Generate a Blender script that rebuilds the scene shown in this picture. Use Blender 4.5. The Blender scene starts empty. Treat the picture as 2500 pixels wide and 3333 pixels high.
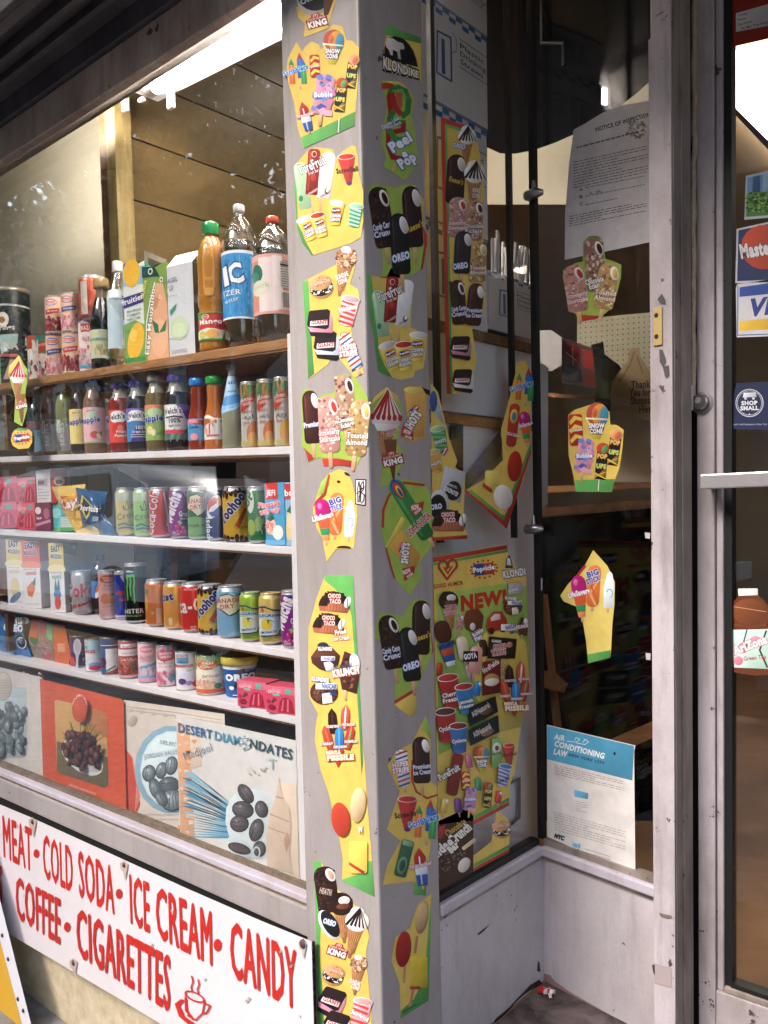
import bpy, math, random
import numpy as np
from mathutils import Vector, Matrix
from mathutils.geometry import tessellate_polygon
random.seed(7)
sc = bpy.context.scene
COL = sc.collection
# ------------------------------------------------------------------ camera
CF, CCX, CCY, PIT, ROL, YAW = 2756.23, 1269.15, 1818.39, -0.0541038, -0.0228266, 0.850057
H = 1.38                                   # eye height above the sidewalk
_c, _s = math.cos, math.sin
Fv = np.array([-_c(YAW)*_c(PIT), _s(YAW)*_c(PIT), _s(PIT)])
Rv = np.array([_s(YAW), _c(YAW), 0.0])
Uv = np.cross(Rv, Fv)
Rv, Uv = _c(ROL)*Rv + _s(ROL)*Uv, -_s(ROL)*Rv + _c(ROL)*Uv
cam_d = bpy.data.cameras.new('camera')
cam = bpy.data.objects.new('camera', cam_d)
COL.objects.link(cam)
cam_d.sensor_fit = 'VERTICAL'
cam_d.sensor_height = 36.0
cam_d.lens = 36.0*CF/3333.0
cam_d.shift_x = -(CCX-1250.0)/3333.0
cam_d.shift_y = (CCY-1666.5)/3333.0
cam_d.clip_start = 0.02
cam_d.clip_end = 500
M = Matrix([[Rv[0], Uv[0], -Fv[0], 0], [Rv[1], Uv[1], -Fv[1], 0], [Rv[2], Uv[2], -Fv[2], H], [0, 0, 0, 1]])
cam.matrix_world = M
sc.camera = cam
# ------------------------------------------------------------------ sky, sun, exposure
world = bpy.data.worlds.new('World')
sc.world = world
world.use_nodes = True
wn = world.node_tree
bg = wn.nodes['Background']
sky = wn.nodes.new('ShaderNodeTexSky')
sky.sky_type = 'NISHITA'
sky.sun_disc = False
SUN_EL, SUN_AZ = math.radians(44), math.radians(194)     # azimuth measured from +Y towards +X
sky.sun_elevation = SUN_EL
sky.sun_rotation = SUN_AZ
sky.air_density = 1.2
sky.dust_density = 3.0
sky.ozone_density = 0.6
wn.links.new(sky.outputs[0], bg.inputs[0])
bg.inputs[1].default_value = 0.15
sun_d = bpy.data.lights.new('sun', 'SUN')
sun_d.energy = 1.5
sun_d.angle = math.radians(24)
sun_d.color = (1.0, 0.965, 0.93)
sun = bpy.data.objects.new('sun', sun_d)
COL.objects.link(sun)
_sd = Vector((math.sin(SUN_AZ)*math.cos(SUN_EL), math.cos(SUN_AZ)*math.cos(SUN_EL), math.sin(SUN_EL)))
sun.rotation_euler = _sd.to_track_quat('Z', 'Y').to_euler()
sun.location = (0, -3, 8)
sc.view_settings.view_transform = 'Standard'
sc.view_settings.look = 'None'
sc.view_settings.gamma = 1
sc.view_settings.exposure = 1.95
sc.cycles.max_bounces = 10
sc.cycles.transparent_max_bounces = 24
sc.cycles.caustics_reflective = False
sc.cycles.caustics_refractive = False
sc.cycles.use_denoising = True

# ------------------------------------------------------------------ helpers
def ray(x, y):
    return Fv + Rv*(x-CCX)/CF - Uv*(y-CCY)/CF
O = np.array([0, 0, H])
def onY(x, y, Y): d = ray(x, y); return O + d*(Y/d[1])
def onX(x, y, X): d = ray(x, y); return O + d*(X/d[0])
def onZ(x, y, Z): d = ray(x, y); return O + d*((Z-H)/d[2])
def onP(x, y, p, n): d = ray(x, y); return O + d*(float(np.dot(np.asarray(p)-O, n))/float(np.dot(d, n)))
def depth(p): return float(np.dot(np.asarray(p)-O, Fv))

_hc = {}
def hx(s):
    if not isinstance(s, str): return s
    if s not in _hc:
        t = s; s = s if len(s) == 7 else '#'+''.join(c*2 for c in s[1:])
        v = [int(s[i:i+2], 16)/255 for i in (1, 3, 5)]
        _hc[t] = _hc[s] = tuple((c/12.92 if c <= .04045 else ((c+.055)/1.055)**2.4) for c in v)
    return _hc[s]

def mat(name):
    m = bpy.data.materials.new(name); m.use_nodes = True
    return m, m.node_tree.nodes, m.node_tree.links, m.node_tree.nodes['Principled BSDF']
def attr_mat(name, rough=.5, metal=0.0, coat=0.0, spec=.4, grime=0.0):
    m, n, l, b = mat(name)
    a = n.new('ShaderNodeAttribute'); a.attribute_name = 'Col'
    out = a.outputs['Color']
    if grime:
        tc = n.new('ShaderNodeTexCoord'); nz = n.new('ShaderNodeTexNoise')
        nz.inputs['Scale'].default_value = 35; nz.inputs['Detail'].default_value = 6
        l.new(tc.outputs['Object'], nz.inputs['Vector'])
        rp = n.new('ShaderNodeMapRange'); rp.inputs[1].default_value = .3; rp.inputs[2].default_value = .75
        rp.inputs[3].default_value = 1-grime; rp.inputs[4].default_value = 1.0
        l.new(nz.outputs[0], rp.inputs[0])
        mx = n.new('ShaderNodeMix'); mx.data_type = 'RGBA'; mx.blend_type = 'MULTIPLY'; mx.inputs[0].default_value = 1
        l.new(out, mx.inputs[6]); l.new(rp.outputs[0], mx.inputs[7]); out = mx.outputs[2]
    l.new(out, b.inputs['Base Color'])
    b.inputs['Roughness'].default_value = rough; b.inputs['Metallic'].default_value = metal
    b.inputs['Coat Weight'].default_value = coat; b.inputs['Specular IOR Level'].default_value = spec
    return m
def plain(name, col, rough=.6, metal=0, spec=.4, noise=0, nscale=20, bump=0, stretch=None, col2=None, dist=0):
    m, n, l, b = mat(name)
    b.inputs['Base Color'].default_value = (*hx(col), 1); b.inputs['Roughness'].default_value = rough
    b.inputs['Metallic'].default_value = metal; b.inputs['Specular IOR Level'].default_value = spec
    if noise or col2 or bump:
        tc = n.new('ShaderNodeTexCoord'); nz = n.new('ShaderNodeTexNoise'); v = tc.outputs['Object']
        if stretch:
            mp = n.new('ShaderNodeMapping'); mp.inputs['Scale'].default_value = stretch; l.new(v, mp.inputs[0]); v = mp.outputs[0]
        nz.inputs['Scale'].default_value = nscale; nz.inputs['Detail'].default_value = 8; nz.inputs['Roughness'].default_value = .62
        nz.inputs['Distortion'].default_value = dist
        l.new(v, nz.inputs['Vector'])
        if noise or col2:
            cr = n.new('ShaderNodeValToRGB'); e = cr.color_ramp.elements
            c = hx(col)
            e[0].position = .34; e[1].position = .66
            e[0].color = (*(hx(col2) if col2 else [q*(1-noise) for q in c]), 1); e[1].color = (*c, 1)
            l.new(nz.outputs[0], cr.inputs[0]); l.new(cr.outputs[0], b.inputs['Base Color'])
        if bump:
            bp = n.new('ShaderNodeBump'); bp.inputs['Strength'].default_value = bump; bp.inputs['Distance'].default_value = .002
            l.new(nz.outputs[0], bp.inputs['Height']); l.new(bp.outputs[0], b.inputs['Normal'])
    return m
def emis(name, col, s):
    m, n, l, b = mat(name)
    b.inputs['Base Color'].default_value = (*hx(col), 1)
    b.inputs['Emission Color'].default_value = (*hx(col), 1); b.inputs['Emission Strength'].default_value = s
    return m
def painted(name, col, grimecol, amount, chips=0.0, seed=0.0, rough=.42):
    """painted aluminium: cloudy dirt, vertical streaks and small dark chips, all with their own shapes"""
    m, n, l, b = mat(name)
    tc = n.new('ShaderNodeTexCoord')
    def nz(scale, st=(1, 1, 1), det=8, off=0):
        mp = n.new('ShaderNodeMapping'); mp.inputs['Scale'].default_value = st
        mp.inputs['Location'].default_value = (seed+off, seed*1.7+off, off)
        t = n.new('ShaderNodeTexNoise'); t.inputs['Scale'].default_value = scale; t.inputs['Detail'].default_value = det
        t.inputs['Roughness'].default_value = .66
        l.new(tc.outputs['Object'], mp.inputs[0]); l.new(mp.outputs[0], t.inputs['Vector']); return t.outputs[0]
    def rng(v, a, c, lo, hi):
        r = n.new('ShaderNodeMapRange'); r.inputs[1].default_value = a; r.inputs[2].default_value = c
        r.inputs[3].default_value = lo; r.inputs[4].default_value = hi; l.new(v, r.inputs[0]); return r.outputs[0]
    def mix(fac, a, bb):
        x = n.new('ShaderNodeMix'); x.data_type = 'RGBA'
        l.new(fac, x.inputs[0])
        for s, v in ((x.inputs[6], a), (x.inputs[7], bb)):
            if isinstance(v, tuple): s.default_value = (*v, 1)
            else: l.new(v, s)
        return x.outputs[2]
    c = mix(rng(nz(5, (1, 1, .5)), .40, .70, 0, amount), hx(col), hx(grimecol))
    c = mix(rng(nz(30, (1, 1, .12), 5, 3), .52, .74, 0, amount*.85), c, hx(grimecol))
    c = mix(rng(nz(160, (1, 1, 1), 4, 5), .35, .75, 0, .16), c, hx('#6f686a'))
    if chips:
        ch = rng(nz(26, (1, 1, 1), 12, 9), .70-.06*chips, .715-.06*chips, 0, 1)
        c = mix(ch, c, hx('#41393a'))
    l.new(c, b.inputs['Base Color']); b.inputs['Roughness'].default_value = rough
    bp = n.new('ShaderNodeBump'); bp.inputs['Strength'].default_value = .12; bp.inputs['Distance'].default_value = .001
    l.new(nz(60, (1, 1, 1), 6, 2), bp.inputs['Height']); l.new(bp.outputs[0], b.inputs['Normal'])
    return m
def glassmat(name, refl=1.0, tint=(1, 1, 1), rough=0.0, base=0.0):
    m = bpy.data.materials.new(name); m.use_nodes = True; n = m.node_tree.nodes; l = m.node_tree.links; n.clear()
    o = n.new('ShaderNodeOutputMaterial'); t = n.new('ShaderNodeBsdfTransparent'); g = n.new('ShaderNodeBsdfGlossy')
    t.inputs[0].default_value = (*tint, 1); g.inputs['Roughness'].default_value = rough
    ge = n.new('ShaderNodeNewGeometry'); dt = n.new('ShaderNodeVectorMath'); dt.operation = 'DOT_PRODUCT'
    l.new(ge.outputs['Incoming'], dt.inputs[0]); l.new(ge.outputs['Normal'], dt.inputs[1])
    def mth(op, a, b=None, c=None):
        q = n.new('ShaderNodeMath'); q.operation = op; q.use_clamp = op == 'MULTIPLY_ADD'
        for i, v in enumerate((a, b, c)):
            if v is None: continue
            if isinstance(v, (int, float)): q.inputs[i].default_value = v
            else: l.new(v, q.inputs[i])
        return q.outputs[0]
    om = mth('SUBTRACT', 1.0, mth('ABSOLUTE', dt.outputs['Value']))
    fr = mth('MULTIPLY_ADD', mth('POWER', om, 5.0), .95, .042)
    fac = mth('MULTIPLY_ADD', fr, refl, base)
    x = n.new('ShaderNodeMixShader')
    l.new(fac, x.inputs[0]); l.new(t.outputs[0], x.inputs[1]); l.new(g.outputs[0], x.inputs[2])
    l.new(x.outputs[0], o.inputs[0])
    return m

MT = {}
MT['print'] = attr_mat('printed_paper', .5, spec=.35, grime=.2)
MT['faded'] = attr_mat('faded_card', .7, spec=.2, grime=.12)
MT['can'] = attr_mat('can_lacquer', .28, .45, .2)
MT['tin'] = attr_mat('tin_label', .38, .0, .1)
MT['gloss'] = attr_mat('glossy_plastic', .12, 0, .3, .5)
MT['matte'] = attr_mat('matte_colour', .65)
MT['clear'] = glassmat('clear_plastic', 1.6, (.95, .96, .96), .04, .02)
MT['glass'] = glassmat('window_glass', 1.9, (.985, .99, .988), 0.0, .0)
MT['glass_door'] = glassmat('doorway_glass', .8, (.985, .99, .988), 0.0, .0)
MT['glass_dark'] = glassmat('door_glass', 1.4, (.97, .97, .965), 0.0, .0)

def link(o, parent=None):
    COL.objects.link(o)
    if parent is not None: o.parent = parent
    return o
def tag(o, label=None, cat=None, group=None, kind=None):
    if label: o['label'] = label
    if cat: o['category'] = cat
    if group: o['group'] = group
    if kind: o['kind'] = kind
    return o
def empty(name, label, cat, group=None, loc=(0, 0, 0)):
    o = bpy.data.objects.new(name, None); o.empty_display_size = .05
    o.location = loc
    link(o)
    return tag(o, label, cat, group)

class MB:
    def __init__(s): s.v = []; s.f = []; s.c = []; s.sm = []
    def face(s, pts, col=(.8, .8, .8), smooth=False):
        i = len(s.v); s.v.extend([tuple(map(float, p)) for p in pts]); s.f.append(tuple(range(i, i+len(pts)))); s.c.append(col if isinstance(col, list) else hx(col)); s.sm.append(smooth)
    def grid(s, rows, col=(.8, .8, .8), close=False, smooth=True):
        """rows: list of equally long point rings; col may be a list per band"""
        i = len(s.v); n = len(rows[0])
        for r in rows: s.v.extend([tuple(map(float, p)) for p in r])
        for a in range(len(rows)-1):
            cc = hx(col[a]) if isinstance(col, list) else hx(col)
            for b in range(n if close else n-1):
                b2 = (b+1) % n
                s.f.append((i+a*n+b, i+a*n+b2, i+(a+1)*n+b2, i+(a+1)*n+b)); s.c.append(cc); s.sm.append(smooth)
    def box(s, x0, x1, y0, y1, z0, z1, col=(.8, .8, .8)):
        x0, x1 = min(x0, x1), max(x0, x1); y0, y1 = min(y0, y1), max(y0, y1); z0, z1 = min(z0, z1), max(z0, z1)
        P = [(x, y, z) for z in (z0, z1) for y in (y0, y1) for x in (x0, x1)]
        s.hexa(P, col)
    def hexa(s, P, col=(.8, .8, .8)):
        """P: 8 corners ordered x fastest, then y, then z"""
        i = len(s.v); s.v.extend([tuple(map(float, p)) for p in P])
        for f in ((0, 2, 3, 1), (4, 5, 7, 6), (0, 1, 5, 4), (2, 6, 7, 3), (0, 4, 6, 2), (1, 3, 7, 5)):
            s.f.append(tuple(i+k for k in f)); s.c.append(hx(col)); s.sm.append(False)
    def bar(s, a, b, w, d, col=(.8, .8, .8), up=(0, 0, 1)):
        a = np.array(a, float); b = np.array(b, float); t = b-a; t /= np.linalg.norm(t)
        u = np.cross(t, up); u /= np.linalg.norm(u); w2 = np.cross(u, t)
        P = [q + u*(i*w/2) + w2*(j*d/2) for j in (-1, 1) for q in (a, b) for i in (-1, 1)]
        s.hexa([P[k] for k in (0, 1, 2, 3, 4, 5, 6, 7)], col)
    def tube(s, pts, r, n=10, col=(.8, .8, .8), caps=True):
        pts = [np.array(p, float) for p in pts]; rows = []
        for k, p in enumerate(pts):
            t = pts[min(k+1, len(pts)-1)]-pts[max(k-1, 0)]; t /= np.linalg.norm(t)
            u = np.cross(t, (0, 0, 1) if abs(t[2]) < .9 else (1, 0, 0)); u /= np.linalg.norm(u); w = np.cross(t, u)
            rr = r[k] if isinstance(r, (list, tuple)) else r
            rows.append([p + rr*(u*math.cos(a)+w*math.sin(a)) for a in [2*math.pi*q/n for q in range(n)]])
        s.grid(rows, col, close=True)
        if caps: s.face(rows[0][::-1], col); s.face(rows[-1], col)
    def lathe(s, c, prof, cols, n=28):
        """prof: [(r, z)] with z measured up from c; cols: colour per band or one"""
        rows = [[(c[0]+r*math.cos(2*math.pi*k/n), c[1]+r*math.sin(2*math.pi*k/n), c[2]+z) for k in range(n)] for r, z in prof]
        s.grid(rows, cols, close=True)
    def build(s, name, material, parent=None, bevel=0):
        me = bpy.data.meshes.new(name); me.from_pydata(s.v, [], s.f)
        ca = me.color_attributes.new('Col', 'FLOAT_COLOR', 'CORNER')
        arr = []
        for f, c in zip(s.f, s.c):
            if isinstance(c, list):
                for q in c: arr.extend((q[0], q[1], q[2], 1.0))
            else: arr.extend((c[0], c[1], c[2], 1.0)*len(f))
        ca.data.foreach_set('color', arr)
        me.polygons.foreach_set('use_smooth', s.sm)
        me.materials.append(MT[material] if isinstance(material, str) else material)
        me.update()
        o = bpy.data.objects.new(name, me)
        if bevel:
            bv = o.modifiers.new('bevel', 'BEVEL'); bv.width = bevel; bv.segments = 2; bv.limit_method = 'ANGLE'
        link(o, parent)
        if parent is not None and tuple(parent.location) != (0, 0, 0):
            o.matrix_parent_inverse = Matrix.Translation(parent.location).inverted()
        return o

# ------------------------------------------------------------------ lettering: glyph meshes from text curves
_tc = {}
def glyphs(body, off, sp=0.0):
    k = (body, off, sp)
    if k not in _tc:
        c = bpy.data.curves.new('lettering', 'FONT'); c.body = body; c.offset = off; c.resolution_u = 2; c.space_character = 1.04+1.1*max(0, sp)
        o = bpy.data.objects.new('lettering', c); m = o.to_mesh()
        v = [(p.co.x, p.co.y) for p in m.vertices]; f = [tuple(p.vertices) for p in m.polygons]
        par = list(range(len(v)))
        def root(a):
            while par[a] != a: par[a] = par[par[a]]; a = par[a]
            return a
        for t in f:
            for q in t[1:]: par[root(q)] = root(t[0])
        ids = {}
        f = [(t, ids.setdefault(root(t[0]), len(ids)) % 3) for t in f]
        o.to_mesh_clear(); bpy.data.objects.remove(o); bpy.data.curves.remove(c)
        _tc[k] = (v, f)
    return _tc[k]

class Print:
    """flat print drawn in its own 2-D coordinates and laid on a real surface by mp(x, y, height)"""
    def __init__(s, mp, parent, material='print', dh=3e-5, h0=0.0, flip=True, asp=1.0, du=None, name='print'):
        s.mp = mp; s.par = parent; s.mt = material; s.dh = dh; s.h = h0; s.flip = flip; s.asp = asp; s.du = du
        s.T = (1, 0, 0, 0, 1, 0); s.st = []; s.mb = MB(); s.nm = name; s.objs = []; s.mic = 0; s.auto = 0.0
    def z(s, ox, oy, k): s.T = (k, 0, ox, 0, k, oy); return s
    def push(s, cx, cy, k=1, rot=0, ky=None):
        a, b, c, d, e, f = s.T; s.st.append(s.T); ky = k if ky is None else ky
        co, si = math.cos(math.radians(rot)), math.sin(math.radians(rot))
        s.T = (a*co*k+b*si*k, -a*si*ky+b*co*ky, a*cx+b*cy+c, d*co*k+e*si*k, -d*si*ky+e*co*ky, d*cx+e*cy+f)
        return s
    def pop(s): s.T = s.st.pop(); return s
    def part(s, name):
        s.flush(); s.nm = name; return s
    def flush(s):
        if s.mb.f: s.objs.append(s.mb.build(s.nm, s.mt, s.par))
        s.mb = MB(); s.nm = 'print'
    def tr(s, p):
        a, b, c, d, e, f = s.T; return (a*p[0]+b*p[1]+c, d*p[0]+e*p[1]+f)
    def up(s): s.h += s.dh
    def _face(s, q, col):
        s.mb.face([s.mp(x, y, s.h) for x, y in q], [col(x, y) for x, y in q] if callable(col) else col)
    def _emit(s, q, col):
        if s.du:
            lo = math.floor(min(p[0] for p in q)/s.du); hi = math.ceil(max(p[0] for p in q)/s.du)
            if hi-lo > 1:
                for k in range(lo, hi):
                    r = clip(clip(q, k*s.du, 1), (k+1)*s.du, -1)
                    if len(r) > 2: s._face(r, col)
                return
        s._face(q, col)
    def poly(s, pts, col, same=False):
        if not same: s.up(); s.mic = 0
        q = [s.tr(p) for p in pts]
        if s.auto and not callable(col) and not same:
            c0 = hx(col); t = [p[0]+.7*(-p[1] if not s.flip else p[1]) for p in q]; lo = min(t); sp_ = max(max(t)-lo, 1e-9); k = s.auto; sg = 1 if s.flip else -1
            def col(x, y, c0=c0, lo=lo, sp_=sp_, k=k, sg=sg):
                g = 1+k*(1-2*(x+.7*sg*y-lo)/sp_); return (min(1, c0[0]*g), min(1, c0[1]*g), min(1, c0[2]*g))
        h0 = s.h
        if same: s.mic = (s.mic+1) % 13; s.h = h0+s.mic*s.dh/14
        if len(q) <= 3: s._emit(q, col)
        else:
            for t in tessellate_polygon([[Vector((x, y, 0)) for x, y in q]]): s._emit([q[k] for k in t], col)
        s.h = h0
        return s
    def ell(s, cx, cy, rx, ry=None, rot=0, col='#ffffff', n=18, a0=0, a1=360, same=False):
        ry = rx if ry is None else ry; co, si = math.cos(math.radians(rot)), math.sin(math.radians(rot))
        pts = []
        m = n if a1-a0 >= 360 else n+1
        for k in range(m):
            a = math.radians(a0+(a1-a0)*k/n); x, y = rx*math.cos(a), ry*math.sin(a)
            pts.append((cx+x*co-y*si, cy+x*si+y*co))
        return s.poly(pts, col, same)
    def rect(s, x0, y0, x1, y1, col, same=False): return s.poly([(x0, y0), (x1, y0), (x1, y1), (x0, y1)], col, same)
    def rr(s, x0, y0, x1, y1, r, col, same=False, rb=None):
        pts = []
        rb = r if rb is None else rb
        for cx, cy, a, q in ((x1-r, y0+r, -90, r), (x1-rb, y1-rb, 0, rb), (x0+rb, y1-rb, 90, rb), (x0+r, y0+r, 180, r)):
            for k in range(5):
                t = math.radians(a+k*22.5); pts.append((cx+q*math.cos(t), cy+q*math.sin(t)))
        return s.poly(pts, col, same)
    def line(s, pts, w, col, same=False):
        if not same: s.up()
        for (x0, y0), (x1, y1) in zip(pts, pts[1:]):
            dx, dy = x1-x0, y1-y0; L = math.hypot(dx, dy) or 1; nx, ny = -dy/L*w/2, dx/L*w/2; ex, ey = dx/L*w*.3, dy/L*w*.3
            s.poly([(x0-ex+nx, y0-ey+ny), (x1+ex+nx, y1+ey+ny), (x1+ex-nx, y1+ey-ny), (x0-ex-nx, y0-ey-ny)], col, True)
        return s
    def ring(s, cx, cy, rx, ry, w, col, a0=0, a1=360, n=24, rot=0):
        co, si = math.cos(math.radians(rot)), math.sin(math.radians(rot)); P = []
        for k in range(n+1):
            a = math.radians(a0+(a1-a0)*k/n); x, y = rx*math.cos(a), ry*math.sin(a); P.append((cx+x*co-y*si, cy+x*si+y*co))
        return s.line(P, w, col)
    def specks(s, cx, cy, rx, ry, n, size, cols, rot=0, seed=1, box=False):
        rg = random.Random(seed); s.up(); co, si = math.cos(math.radians(rot)), math.sin(math.radians(rot))
        for k in range(n):
            a = rg.random()*6.283; q = math.sqrt(rg.random())
            x, y = (rx*q*math.cos(a), ry*q*math.sin(a)) if not box else (rg.uniform(-rx, rx), rg.uniform(-ry, ry))
            X, Y = cx+x*co-y*si, cy+x*si+y*co; w = size*rg.uniform(.5, 1.2); b = rg.random()*6.28; h = .6
            s.poly([(X+w*math.cos(b+t), Y+w*math.sin(b+t)*rg.uniform(.6, 1)) for t in (0, 1.6, 3.1, 4.7)], rg.choice(cols), True)
        return s
    def t(s, body, x0, y0, x1, y1, h, col, bold=.02, out=None, ow=.05, tl=None, flat=True, y1h=None):
        """lettering along the baseline (x0,y0)-(x1,y1), capital height h; tl overrides the top-left corner"""
        dx, dy = x1-x0, y1-y0
        if tl: ux, uy = tl[0]-x0, tl[1]-y0
        else:
            a = s.asp; px, py = dx/a, dy; L = math.hypot(px, py) or 1
            if s.flip: ux, uy = py/L*h*a, -px/L*h
            else: ux, uy = -py/L*h*a, px/L*h
        v0, _ = glyphs(body, 0.0, bold)
        if not v0: return s
        xa = min(p[0] for p in v0); xb = max(p[0] for p in v0); cap = .729
        for off, c in (((bold+ow, out),) if out else ()) + ((bold, col),):
            v, f = glyphs(body, off, bold); s.up(); h0 = s.h
            q = []
            for gx, gy in v:
                A = (gx-xa)/(xb-xa); B = gy/cap
                k = 1 if y1h is None else 1+(y1h/h-1)*A
                q.append(s.tr((x0+dx*A+ux*B*k, y0+dy*A+uy*B*k)))
            for t, g in f: s.h = h0+g*s.dh*.3; s._emit([q[k] for k in t], c)
            s.h = h0+s.dh*.6
        return s
    def word(s, body, BL, BR, TR, TL, col, bold=.02, fb=0.0):
        """lettering fitted to four corners; fb thickens the strokes by overprinting shifted copies"""
        v0, _ = glyphs(body, 0.0, max(bold, fb)); v, f = glyphs(body, bold, max(bold, fb))
        xa = min(p[0] for p in v0); xb = max(p[0] for p in v0); ya = min(p[1] for p in v0); yb = max(p[1] for p in v0)
        for sx, sy in ((0, 0), (fb, 0), (-fb, 0), (0, fb*.5), (0, -fb*.5)) if fb else ((0, 0),):
            s.up(); q = []
            for gx, gy in v:
                A = (gx+sx-xa)/(xb-xa); B = (gy+sy-ya)/(yb-ya)
                q.append(s.tr(tuple((BL[i]*(1-A)+BR[i]*A)*(1-B)+(TL[i]*(1-A)+TR[i]*A)*B for i in (0, 1))))
            h0 = s.h
            for t, g in f: s.h = h0+g*s.dh*.3; s._emit([q[k] for k in t], col)
            s.h = h0+s.dh*.6
        return s
    def para(s, x0, y0, x1, y1, n, col, th, seed=1, skew=0):
        """lines of small print, each a row of word-sized dashes"""
        rg = random.Random(seed); s.up()
        for k in range(n):
            y = y0+(y1-y0)*k/max(1, n-1); x = x0; end = x1 if rg.random() < .75 else x0+(x1-x0)*rg.uniform(.4, .9)
            while x < end:
                w = (x1-x0)*rg.uniform(.025, .09); e = min(x+w, end)
                ya = y+skew*(x-x0); yb = y+skew*(e-x0)
                s.poly([(x, ya), (e, yb), (e, yb+th), (x, ya+th)], col, True); x = e+(x1-x0)*.014
        return s
def clip(q, x, sg):
    r = []
    for i in range(len(q)):
        a, b = q[i], q[(i+1) % len(q)]
        ia, ib = (a[0]-x)*sg >= 0, (b[0]-x)*sg >= 0
        if ia: r.append(a)
        if ia != ib:
            t = (x-a[0])/(b[0]-a[0]); r.append((x, a[1]+(b[1]-a[1])*t))
    return r
def mapY(Y): return lambda x, y, h: onY(x, y, Y-h)             # surface facing the street
def mapX(X): return lambda x, y, h: onX(x, y, X+h)             # surface facing the doorway
def ext(mb, pts, col, mp, th):
    """a thin sheet with real thickness: outline pts laid on mp, back face th behind"""
    f = [mp(x, y, 0) for x, y in pts]; b = [mp(x, y, -th) for x, y in pts]
    for tri in tessellate_polygon([[Vector((x, y, 0)) for x, y in pts]]):
        mb.face([f[k] for k in tri], col); mb.face([b[k] for k in tri][::-1], col)
    for k in range(len(pts)): j = (k+1) % len(pts); mb.face([f[k], f[j], b[j], b[k]], col)
# ------------------------------------------------------------------ materials of the building
MT['metal_front'] = painted('mauve_painted_metal', '#9c9492', '#736a66', .5, .6, 1.0)
MT['metal_side'] = painted('mauve_painted_metal_doorway', '#a79da1', '#7a6f6f', .5, .25, 4.0)
MT['metal_panel'] = painted('doorway_panel_metal', '#b8b0b3', '#7d7371', .5, .5, 7.0)
MT['metal_worn'] = painted('worn_door_frame_metal', '#b3a9ad', '#6d6058', .75, 1.0, 11.0)
MT['metal_grimy'] = painted('grimy_frame_metal', '#94887f', '#463c35', .95, .8, 15.0)
MT['beam'] = painted('dirty_header_metal', '#b8a89c', '#75665d', .9, .8, 19.0, .6)
MT['housing'] = painted('sooty_shutter_metal', '#4a4447', '#242021', .9, 0, 23.0, .6)
MT['bead'] = painted('pale_bead_metal', '#b5adb8', '#857869', .5, .2, 27.0)
MT['brownline'] = plain('dirt_in_groove', '#7d6a55', .9, noise=.5, nscale=60)
MT['white_paint'] = plain('white_shelf_paint', '#dcd6d8', .5, noise=.1, nscale=14)
MT['wood'] = plain('honey_wood', '#a87a4c', .5, nscale=9, col2='#845a38', stretch=(1, 6, 9), dist=1.5)
MT['oldwood'] = plain('brown_wood', '#7a5434', .6, nscale=8, col2='#553620', stretch=(6, 6, 1), dist=1)
MT['beige'] = plain('beige_panel', '#a8a394', .45, spec=.5, noise=.06, nscale=5)
MT['panelling'] = plain('brown_wall_panelling', '#6f5c3c', .4, nscale=3, col2='#4c3d22', dist=.6)
MT['dark'] = plain('dark_gap', '#0c0b0c', .8)
MT['rubber'] = plain('black_rubber', '#131213', .5)
MT['chrome'] = plain('worn_chrome', '#8b8789', .28, .9)
MT['steel'] = plain('brushed_steel', '#b3adb0', .35, .6, noise=.15, nscale=40)
MT['floor'] = plain('dark_entry_floor', '#5f5250', .75, nscale=16, col2='#241c1b', bump=.9, dist=.8)
MT['lino'] = plain('brown_linoleum', '#a87c55', .35, nscale=5, col2='#8a6240')
MT['walk'] = plain('sidewalk_concrete', '#85807c', .85, nscale=12, col2='#5b5654', bump=.4)
MT['asphalt'] = plain('asphalt', '#4a4a4c', .9, nscale=40, col2='#38383a', bump=.5)
MT['riser'] = plain('cream_stucco', '#c9bba0', .8, nscale=30, col2='#b3a283', bump=.3)
MT['plaster'] = plain('cream_plaster', '#b3aa98', .7, noise=.1, nscale=4)
MT['black'] = plain('black_sheet', '#08080a', .95, spec=.05)
MT['cardboard'] = plain('cardboard', '#a37a4e', .8, noise=.15, nscale=30)
MT['whitebox'] = plain('white_enamel', '#d8d5d6', .3, noise=.05, nscale=10)
MT['tube'] = emis('lit_tube', '#fff6ea', 30.0)
MT['diffuser'] = emis('added_light_diffuser', '#fff3e0', 5.0)
MT['fluff'] = plain('weather_strip', '#a2917f', .95, noise=.35, nscale=70, bump=.8)
MT['brick'] = plain('brick_face', '#7d4a38', .85, nscale=25, col2='#5f3529', bump=.4)

YP, XP0, XP1, YP2 = 1.06, -1.143, -0.9733, 1.23
YG = 1.085
zF = H-1.06                                   # doorway floor
def obj_box(name, x0, x1, y0, y1, z0, z1, m, parent=None, bevel=0):
    b = MB(); b.box(x0, x1, y0, y1, z0, z1); return b.build(name, m, parent, bevel)

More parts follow.
